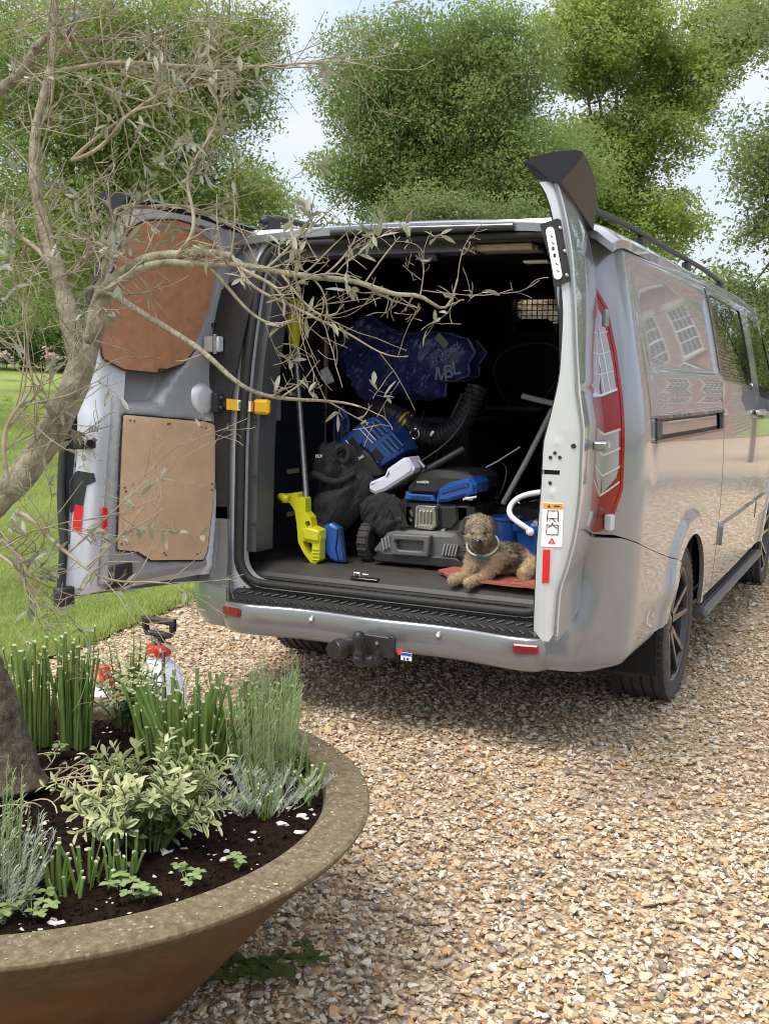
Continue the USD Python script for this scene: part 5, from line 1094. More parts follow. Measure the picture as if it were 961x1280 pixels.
# -- dark jacket
jk = Polygon([(-.525, 1.109), (-.494, 1.104), (-.464, 1.115), (-.429, 1.098), (-.395, 1.106), (-.361, 1.092), (-.347, 1.048), (-.312, .99), (-.272, .968), (-.265, .932), (-.277, .872), (-.322, .802), (-.402, .717), (-.443, .698), (-.485, .726), (-.537, .734), (-.531, .806), (-.556, .823), (-.56, .853), (-.529, .904), (-.568, .933), (-.571, .976), (-.552, 1.032)])
j = thing('jacket', 'crumpled black jacket hanging over the pile to the right of the strimmer', 'jacket', (-.42, .45, .70))
obj('jacket_body', pillow(jk, .50, .075, .08, .045, 17, 14, .007, .4, None, .8), 'cloth_black', j, 70)
obj('sleeve', pillow(Polygon([(-.535, .835), (-.49, .89), (-.40, .915), (-.33, .93), (-.35, .84), (-.41, .745), (-.44, .712), (-.485, .735), (-.535, .742)]), .425, .045, .05, .018, 20, 5, .007, .4), 'cloth_black', j, 70)
obj('cuff', pillow(Polygon([(-.540, .775), (-.42, .760), (-.415, .722), (-.445, .704), (-.487, .728), (-.541, .737)]), .405, .042, .035, .006, 22, 6, .008, .4), 'cloth_black', j, 70)
obj('collar', tube(spline([(-.395, .43, 1.04), (-.415, .41, 1.075), (-.39, .42, 1.10), (-.36, .43, 1.075), (-.375, .42, 1.03), (-.395, .43, 1.04)], 30), .012, 6, False), 'cloth_black', j, 60)
obj('fold_roll', tube(spline([(-.55, .44, .95), (-.50, .405, .965), (-.43, .40, .945), (-.37, .405, .955), (-.33, .43, .985)], 24), np.linspace(.018, .012, 24), 8), 'cloth_black', j, 60)
obj('jacket_logo', text('DLX', .012, (-.503, .395, 1.045), (1, 0, .05), (0, 0, 1), .002, True), 'white_print', j, False)
# -- blue panel leaning by the floor
bp_ = Polygon([(-.422, .760), (-.395, .770), (-.352, .751), (-.341, .696), (-.33, .622), (-.325, .602), (-.366, .602), (-.394, .612), (-.435, .656), (-.44, .736)])
b = thing('blue_casing', 'bright blue plastic casing standing on the floor under the black jacket', 'casing', (-.38, .36, FLOOR))
obj('shell', prism(bp_.buffer(-.006).buffer(.006), .33, .38, .010), 'blue_plastic', b, 30)
obj('casing_seam', tube([(-.352, .326, .745), (-.362, .326, .66), (-.345, .326, .606)], .003, 5), 'void', b); obj('casing_edge', tube([(-.350, .34, .75), (-.336, .34, .69), (-.322, .34, .605)], .006, 6), 'black_plastic', b)
# -- rucksack / harness bundle
r = thing('harness', 'black padded harness with webbing straps heaped left of the mower engine', 'harness', (-.2, .5, .72))
obj('padding', pillow(Polygon([(-.330, .85), (-.289, .888), (-.211, .905), (-.12, .868), (-.090, .751), (-.10, .71), (-.229, .70), (-.32, .77)]), .50, .06, .06, .035, 20, 21, .007, .5), 'cloth_black', r, 70)
obj('strap', pillow(Polygon([(-.180, .895), (-.129, .905), (-.061, .773), (-.104, .755)]), .415, .012, .01, .004, 20, 3, .01), 'grey_plastic' if False else 'cloth_black', r, 60)
obj('buckle', bx((-.10, .40, .80), (.03, .012, .022), .004), 'black_plastic', r)
# -- mower
mw = thing('lawn_mower', 'blue and black petrol lawn mower facing out of the van between harness and dog', 'lawn mower', (0, .6, FLOOR))
deck = Polygon([(-.225, .655), (-.19, .70), (-.16, .738), (-.105, .752), (.15, .762), (.193, .716), (.205, .655), (.112, .625), (-.169, .620)])
dk = obj('deck', prism(deck.buffer(-.008).buffer(.008), .40, .92, .02), 'grey_plastic', mw, 30)
dk2 = obj('deck_lip', prism(Polygon([(-.215, .625), (-.18, .655), (.17, .66), (.21, .63), (.2, .615), (-.2, .612)]), .385, .9, .006), 'black_plastic', dk, 30)
pl = Polygon([(-.124, .740), (.060, .745), (.052, .655), (-.119, .651)]).buffer(-.006).buffer(.006).difference(Polygon([(-.103, .717), (.031, .72), (.027, .676), (-.091, .673)]).buffer(-.006).buffer(.006))
fp = obj('front_plate', prism(pl, .365, .42, .005), 'grey_plastic', mw, 30, 'lighter grey plate with a hand slot')
obj('slot_back', bx((-.035, .425, .695), (.14, .01, .05), 0), 'void', fp)
obj('slot_rib', cat(*[bx((-.085 + k*.011, .415, .682), (.004, .012, .014), .001) for k in range(10)]), 'grey_plastic', fp)
for c_, sg in ((-.165, -1), (.115, 1)):
    for k in range(5): obj('vent_rib', xf(bx((0, 0, 0), (.008, .02, .05), .002), rotm((0, 1, 0), sg*.22), (c_ + k*.014, .392, .690 + (k*.006 if sg < 0 else 0))), 'trim_grey', dk)
def mwheel(x_, y_, z_, r_):
    w = sub('wheel', mw); Mx = basis((1, 0, 0))
    obj('tyre', lathe([(r_*.7, -.025), (r_*.92, -.026), (r_, -.018), (r_, .018), (r_*.92, .026), (r_*.7, .025)], 32, Mx, (x_, y_, z_)), 'tyre', w, 40)
    tag(obj('tread', cat(*[xf(bx((r_, 0, 0), (.01, r_*.12, .044), .002), Mx @ rotm((0, 0, 1), k/18*2*math.pi), (x_, y_, z_)) for k in range(18)]), 'tyre', w), kind='stuff')
    obj('rim', lathe([(0, .02), (r_*.3, .024), (r_*.6, .015), (r_*.72, .022), (r_*.72, -.022), (0, -.02)], 24, Mx, (x_, y_, z_)), 'black_plastic', w, 40)
mwheel(-.275, .48, .685, .085); mwheel(.225, .44, .672, .070); mwheel(-.275, .95, .70, .10); mwheel(.235, .95, .70, .10)
obj('engine_block', bx((.03, .62, .80), (.34, .30, .16), .02), 'black_plastic', mw)
obj('side_block', prism(Polygon([(.061, .862), (.14, .868), (.148, .803), (.118, .765), (.069, .767)]), .46, .56, .008), 'grey_plastic' if False else 'black_plastic', mw)
obj('air_box', bx((.175, .52, .835), (.09, .10, .075), .008), 'black_plastic', mw)
obj('left_bracket', bx((-.085, .50, .81), (.035, .06, .09), .006), 'black_plastic', mw)
ex = obj('exhaust_guard', prism(Polygon([(-.037, .861), (.058, .862), (.062, .782), (.041, .760), (-.04, .764)]).buffer(-.010).buffer(.010), .435, .50, .010), 'steel', mw, 30)
obj('guard_frame', prism(Polygon([(-.037, .861), (.058, .862), (.062, .782), (.041, .760), (-.04, .764)]).buffer(-.010).buffer(.008).difference(Polygon([(-.024, .848), (.046, .849), (.048, .782), (.034, .774), (-.026, .777)])), .428, .44, .004), 'steel_dull', ex, 30)
for k in range(4): obj('guard_rib', bx((-.012 + k*.016, .430, .813), (.007, .012, .058), .003), 'steel', ex, 30)
for x_, z_ in ((-.028, .852), (.050, .853), (-.030, .773), (.040, .770)): obj('guard_bolt', lathe([(0, .005), (.005, .004), (.006, 0)], 8, basis((0, -1, 0)), (x_, .427, z_)), 'steel', ex, 40)
cov = obj('engine_cover', cat(prism(Polygon([(-.11, .888), (-.100, .934), (-.047, .990), (.017, 1.012), (.166, 1.012), (.209, .985), (.21, .93), (.10, .895)]).buffer(-.01).buffer(.01), .47, .80, .03)), 'black_plastic', mw, 35)
obj('cover_badge', xf(bx((0, 0, 0), (.052, .003, .017), .002), rotm((0, 1, 0), -.05), (-.025, .468, .958)), 'black_gloss', cov); obj('badge_print', text('HYUNDAI', .0085, (-.048, .4655, .9535), (1, 0, .05), (0, 0, 1), .001, True), 'white_print', cov, False)
bs = obj('cover_side', prism(Polygon([(.046, .878), (.060, .935), (.10, .965), (.199, .993), (.226, .968), (.224, .926), (.098, .884)]).buffer(-.006).buffer(.006), .445, .62, .014), 'blue_plastic', mw, 30, 'bright blue side of the engine cover')
obj('side_flute', prism(Polygon([(.075, .915), (.085, .940), (.19, .972), (.20, .955), (.12, .93)]), .440, .447, .003), 'blue_dark', bs, 30)
ls = obj('cover_strip', prism(Polygon([(-.103, .880), (-.095, .915), (-.080, .906), (.030, .906), (.042, .884), (.012, .881)]), .455, .475, .004), 'blue_plastic', mw, 30)
for k in range(11): obj('strip_rib', bx((-.068 + k*.0085, .453, .893), (.004, .006, .014), .001), 'blue_dark', ls)
obj('carburettor', cat(bx((.20, .45, .905), (.04, .03, .018), .004), tube([(.175, .44, .90), (.235, .44, .915)], .006, 8)), 'steel', mw); obj('spark_plug', cat(tube([(-.072, .46, .83), (-.055, .44, .82)], .009, 8), tube([(-.075, .46, .80), (-.06, .44, .795)], .006, 8)), 'steel', mw)
obj('drain_bolt', lathe([(0, .012), (.010, .012), (.014, .004), (.014, -.01)], 12, basis((0, -1, 0)), (.088, .45, .758)), 'steel', mw)
obj('handle_bar', tube([(.268, .68, .865), (.36, .70, 1.055), (.458, .72, 1.275), (.47, .75, 1.30), (.30, .80, 1.33)], .0125, 10), 'trim_grey', mw, 50)
obj('handle_bar', tube([(-.22, .9, .80), (-.16, 1.0, 1.1), (-.08, 1.05, 1.33)], .0125, 10), 'black_plastic', mw, 50)
obj('brake_rod', tube([(.06, .86, .968), (.171, .88, 1.035), (.264, .90, 1.10)], .005, 6), 'steel', mw); obj('rod_clamp', tube([(.055, .85, .955), (.075, .84, 1.0)], .010, 8), 'black_plastic', mw)
# -- tray of small tools behind the dog
tt = thing('tool_tray', 'open dark tray full of small metal tools behind the dog and bucket', 'tool tray', (.36, .95, FLOOR))
obj('tray', cat(bx((.37, .95, .72), (.42, .36, .24), .01)), 'void', tt)
rr_ = np.random.default_rng(5)
for k in range(46):
    p0 = np.array([rr_.uniform(.18, .55), rr_.uniform(.80, 1.08), rr_.uniform(.845, .90)]); d = rr_.normal(size=3)*[1, 1, .5]; d /= np.linalg.norm(d); L = rr_.uniform(.015, .055)
    obj('tool', tube([p0, p0 + d*L*.5, p0 + d*L], [.004, .0065, .003], 6), ['steel', 'steel_dull', 'black_plastic', 'steel_dull'][k % 4], tt, 40)
cbl = np.array([(.20, .80, .87), (.23, .78, .93), (.24, .79, 1.0), (.21, .82, 1.03)]); obj('cable', tube(spline(cbl, 14), .003, 5), 'steel_dull', tt)
# -- crumpled things at the back left
t = thing('grey_cloth_bag', 'small grey and blue cloth bag hanging by the left lining below the blue sack', 'bag', (-.61, .82, 1.08))
obj('bag_cloth', pillow(Polygon([(-.655, 1.225), (-.602, 1.265), (-.565, 1.20), (-.560, 1.10), (-.60, 1.06), (-.645, 1.10)]), .84, .04, .04, .02, 16, 31, .010), 'blue_dark', t, 70); an = np.linspace(0, 2*np.pi, 21)
obj('bag_handle', tube(np.stack([-.605 + .022*np.cos(an), np.full(21, .795), 1.135 + .06*np.sin(an)], 1), .006, 6, False), 'jamb_grey', t, 60); obj('bag_cord', tube(spline([(-.625, .80, 1.27), (-.61, .795, 1.22), (-.585, .795, 1.19)], 10), .004, 5), 'jamb_grey', t)
t = thing('white_carrier_bag', 'scrap of white plastic carrier bag poking out left of the blue sack', 'bag', (-.71, .88, 1.35))
obj('bag_film', pillow(Polygon([(-.735, 1.43), (-.70, 1.445), (-.672, 1.40), (-.66, 1.375), (-.70, 1.36), (-.73, 1.385)]), .86, .025, .02, .02, 30, 33, .006), 'white_plastic', t, 60)
# -- blue bucket with a white handle
bk_ = thing('bucket', 'blue bucket with thick white handle half hidden by the right rear door', 'bucket', (.545, .46, FLOOR))
Mb = rotm((0, 1, 0), -.10)
obj('pail', lathe([(0, .0), (.085, 0), (.088, .006), (.118, .20), (.128, .205), (.130, .222), (.120, .226), (.112, .20), (.083, .012), (0, .01)], 40, Mb, (.545, .46, .602)), 'blue_plastic', bk_, 35)
obj('handle', tube(spline([(.505, .345, .800), (.455, .33, .835), (.412, .34, .875), (.418, .37, .912), (.44, .40, .932), (.50, .43, .950), (.58, .45, .955)], 40), .0115, 10), 'white_plastic', bk_, 50)
obj('handle_boss', lathe([(0, .012), (.016, .010), (.018, 0), (.018, -.01)], 16, basis((0, -1, .1)), (.503, .338, .802)), 'white_plastic', bk_, 50)
coil = [(.545 + (.085 - .008*k)*math.cos(a), .46 + (.085 - .008*k)*math.sin(a), .79 + .012*k) for k in range(4) for a in np.linspace(0, 2*math.pi, 24)]
hs_ = thing('hose_coil', 'coil of dark grey hose lying inside the blue bucket', 'hose', (.545, .46, .78)); obj('hose', tube(coil, .008, 8), 'trim_grey', hs_, 50)
b2_ = thing('blue_watering_pot', 'small blue plastic pot standing right behind the dog', 'pot', (.31, .56, FLOOR))
obj('pot', lathe([(0, 0), (.05, 0), (.065, .21), (.070, .215), (.070, .225), (.06, .225), (.046, .02), (0, .02)], 28, None, (.325, .56, .602)), 'blue_dark', b2_, 35)
# -- red mat
mt = thing('red_mat', 'brick red cloth mat under the dog on the van floor', 'mat', (.4, .3, FLOOR))
mp_ = Polygon([(.13, .29), (.20, .21), (.335, .165), (.45, .155), (.62, .150), (.66, .35), (.60, .55), (.35, .60), (.22, .50)]).buffer(-.01).buffer(.01)
wv = lambda p: .612 + .010*meshkit.noise(np.column_stack([p*14, 0*p[:, 0]]), 3) + .006*meshkit.noise(np.column_stack([p*35, 0*p[:, 0]]), 5)
obj('cloth', sheet(mp_, lambda p: np.column_stack([p, wv(p)]), .012, lambda p: np.column_stack([p, wv(p) - .008])), 'mat_red', mt, 60)
mp2 = Polygon([(.36, .135), (.62, .128), (.64, .25), (.37, .22)]); obj('folded_edge', sheet(mp2, lambda p: np.column_stack([p, wv(p) - .002]), .015, lambda p: np.column_stack([p, wv(p) - .008])), 'mat_red', mt, 60)
# -- the dog
from manifold3d import Manifold
def ball(c, r, n=10): return [np.array(c) + r*np.array(v) for v in trimesh.creation.icosphere(2).vertices]
def bones(lst, edge=.006, it=22):
    M = None
    for ch in lst:
        for (a, ra), (b_, rb) in zip(ch[:-1], ch[1:]):
            hm = Manifold.hull_points(np.array(ball(a, ra) + ball(b_, rb)))
            M = hm if M is None else M + hm
    M = M.refine_to_length(edge); me = M.to_mesh(); t = trimesh.Trimesh(me.vert_properties[:, :3], me.tri_verts)
    trimesh.smoothing.filter_taubin(t, lamb=.5, nu=.51, iterations=it)
    return np.array(t.vertices), np.array(t.faces)
dog = thing('dog', 'small scruffy tan and grizzled terrier lying on the red mat, squinting at the viewer', 'dog', (.40, .30, .61))
hf = np.array([.33, -.93, -.24]); hf /= np.linalg.norm(hf); hr = np.array([.94, .34, .05]); hr -= hf*(hf @ hr); hr /= np.linalg.norm(hr); hu = np.cross(hf, hr)
HC = np.array([.337, .195, .812])
hp = lambda r_, u_, f_: HC + hr*r_ + hu*u_ + hf*f_
cheL, cheR = hp(-.026, -.016, .022), hp(.026, -.016, .022)
lst = [[(hp(-.022, .018, 0), .034), (hp(.022, .018, 0), .034)], [(hp(0, .02, .0), .040), (hp(0, -.002, .035), .031)], [(cheL, .023), (cheR, .023)], [(hp(0, -.010, .03), .029), (hp(0, -.024, .082), .0185)], [(hp(0, -.03, .03), .030), (hp(0, -.042, .068), .018)],
       [(hp(0, .0, -.01), .046), ((.345, .235, .745), .047), ((.352, .245, .700), .060)],
       [((.352, .245, .700), .060), ((.40, .32, .688), .060), ((.455, .39, .682), .057), ((.485, .44, .672), .053)],
       [((.322, .225, .695), .042), ((.306, .205, .655), .027), ((.300, .198, .634), .022), ((.282, .165, .624), .0165), ((.272, .140, .622), .0185)],
       [((.385, .235, .690), .042), ((.382, .205, .655), .027), ((.376, .195, .634), .022), ((.352, .155, .624), .0165), ((.342, .128, .622), .0185)],
       [((.275, .150, .621), .016), ((.262, .124, .618), .0165)], [((.345, .14, .621), .016), ((.334, .108, .618), .0165)],
       [((.475, .41, .672), .055), ((.505, .345, .655), .040), ((.500, .30, .640), .028), ((.515, .35, .625), .020), ((.500, .285, .620), .017)],
       [((.49, .45, .66), .04), ((.53, .44, .635), .014), ((.56, .40, .625), .009)]]
dv_, df_ = bones(lst)
def dogcol(p):
    """class of the coat at points: 0 tan, 1 grizzled grey brown, 2 dark"""
    hd_ = (p - HC) @ hf; hu_ = (p - HC) @ hu; near = np.linalg.norm(p - HC, axis=1) < .13
    n_ = meshkit.fbm(p*38, 3, 4)
    back = (p[:, 1] > .24) & (p[:, 2] > .655 + .03*(n_ - .5)) & ~near & (p[:, 0] < .475 + .03*(n_ - .5))
    c = np.zeros(len(p), int); c[back] = 2
    c[(p[:, 1] > .2) & (p[:, 1] < .30) & ~near & (p[:, 2] > .68) & (n_ > .45)] = 1
    c[near & (n_ > .33)] = 1; c[near & (hd_ > .066) & (hu_ < -.010)] = 2
    c[near & (n_ > .70) & (hd_ < .05)] = 0
    return c
pm('fur_tan', (.48, .37, .25), .8, var=.35, vscale=60); pm('fur_grey', (.44, .375, .29), .8, var=.45, vscale=70, tint=(.20, .155, .11)); pm('fur_dark', (.085, .06, .043), .8, var=.4, vscale=60); pm('ear_dark', (.045, .035, .030), .8, var=.3, vscale=60)
usdkit.material(stage, '/World/Looks/dog_skin', {'a': ('attribute', {'attribute': 'coat'}), 'p': ('principled_bsdf', {'roughness': .85})}, [('a.color', 'p.base_color')], surface='p.BSDF')
bp = obj('body', (dv_, df_), 'dog_skin', dog, True)
cols = np.array([(.42, .29, .17), (.27, .21, .155), (.08, .06, .045)])[dogcol(dv_)]
UsdGeom.PrimvarsAPI(bp).CreatePrimvar('coat', Sdf.ValueTypeNames.Color3fArray, 'vertex').Set(Vt.Vec3fArray.FromNumpy(cols.astype(np.float32)))
tm = trimesh.Trimesh(dv_, df_, process=False); hp0, fi = trimesh.sample.sample_surface(tm, 26000, seed=3)
nn = tm.face_normals[fi]; rngf = np.random.default_rng(4)
ok = np.ones(len(hp0), bool)
for r_, u_ in ((-.021, .008), (.021, .008)): ok &= np.linalg.norm(hp0 - hp(r_, u_, .045), axis=1) > .0185
ok &= np.linalg.norm(hp0 - hp(0, -.012, .098), axis=1) > .016
hp0, nn = hp0[ok], nn[ok]; cls = dogcol(hp0); u_r = rngf.uniform(size=len(cls)); cls = np.where((cls == 1) & (u_r < .22), 0, np.where((cls == 1) & (u_r > .90), 2, np.where((cls == 2) & (u_r < .14), 1, np.where((cls == 0) & (u_r < .08), 1, cls)))); isH = np.linalg.norm(hp0 - HC, axis=1) < .11
flow = np.where(isH[:, None], -hf*.35 + np.array([0, 0, -.25]), np.array([.35, .45, -.55])); flow[(hp0[:, 2] < .65)] = np.array([-.1, -.3, -.3])
for c_, nm, mat_ in ((0, 'tan_coat', 'fur_tan'), (1, 'grizzled_coat', 'fur_grey'), (2, 'dark_coat', 'fur_dark')):
    k = cls == c_; p, n_ = hp0[k], nn[k]; m_ = len(p); L = rngf.uniform(.008, .018, (m_, 1))*np.where(p[:, 2:3] < .65, .6, 1.0)*np.where(isH[k][:, None], .85, 1)
    d = n_*.75 + flow[k] + rngf.normal(0, .42, (m_, 3)); d /= np.linalg.norm(d, axis=1, keepdims=True); bnd = rngf.normal(0, .25, (m_, 3)) + [0, 0, -.25]
    pts = np.stack([p - n_*.001, p + d*L*.5, p + (d + bnd*.4)*L], 1).reshape(-1, 3) - LOC['/World/dog']
    bc = UsdGeom.BasisCurves.Define(stage, f'/World/dog/{nm}'); bc.CreateTypeAttr('linear'); bc.CreatePointsAttr(Vt.Vec3fArray.FromNumpy(pts.astype(np.float32))); bc.CreateCurveVertexCountsAttr(Vt.IntArray.FromNumpy(np.full(m_, 3, np.int32)))
    bc.CreateWidthsAttr(Vt.FloatArray.FromNumpy(np.tile(np.array([.0012, .0010, .0004], np.float32), m_))); bc.SetWidthsInterpolation('vertex')
    UsdShade.MaterialBindingAPI.Apply(bc.GetPrim()).Bind(UsdShade.Material.Get(stage, '/World/Looks/' + mat_)); bc.GetPrim().SetCustomDataByKey('kind', 'stuff')
for sg in (-1, 1):
    base0 = hp(sg*.046, .040, -.002)
    pts = [base0 + hr*sg*(-.014) + hu*.012, base0 + hr*sg*.022 - hu*.002, base0 + hr*sg*.034 - hu*.040 + hf*.020, base0 + hr*sg*.010 - hu*.034 + hf*.028, base0 + hr*sg*.012 + hu*.012 + hf*.012]
    obj('ear', hull([q + o*.003 for q in pts for o in (hf, -hf)]), 'ear_dark', dog, 40)
    # squinting eye: a dark slit under the brow
    e = hp(sg*.0225, .010, .0535); obj('eye', xf(bx((0, 0, 0), (.019, .014, .0060), .0026), np.stack([hr, hf, hu], 1) @ rotm((0, 1, 0), sg*.18), e), 'black_gloss', dog, 60)
nv, nf = hull(ball(hp(0, -.010, .1005), .0105) + ball(hp(0, -.018, .098), .008) + ball(hp(-.006, -.009, .099), .008) + ball(hp(.006, -.009, .099), .008)); obj('nose', (nv, nf), 'black_gloss', dog, 60)
obj('mouth', tube(spline([hp(-.020, -.044, .070), hp(-.008, -.041, .088), hp(0, -.036, .094), hp(.008, -.041, .088), hp(.020, -.044, .070)], 14), .0018, 5), 'ear_dark', dog)
an = np.linspace(0, 2*np.pi, 29); cc = np.array([.345, .226, .752]); cx_, cy_ = np.array([.97, .22, 0]), np.array([.12, -.75, -.60]); cy_ /= np.linalg.norm(cy_)
pm('collar_teal', (.03, .17, .18), .55); pm('collar_white', (.60, .68, .62), .5)
obj('collar', tube(cc + np.outer(np.cos(an)*.062, cx_) + np.outer(np.sin(an)*.064, cy_), .0042, 6, False), 'collar_white', dog)
obj('collar_bow', cat(*[bx(cc + cy_*.068 + np.array([s_*.010, -.004, -.002]), (.018, .008, .012), .003, rotm((0, 1, 0), s_*.4)) for s_ in (-1, 1)]), 'collar_teal', dog)
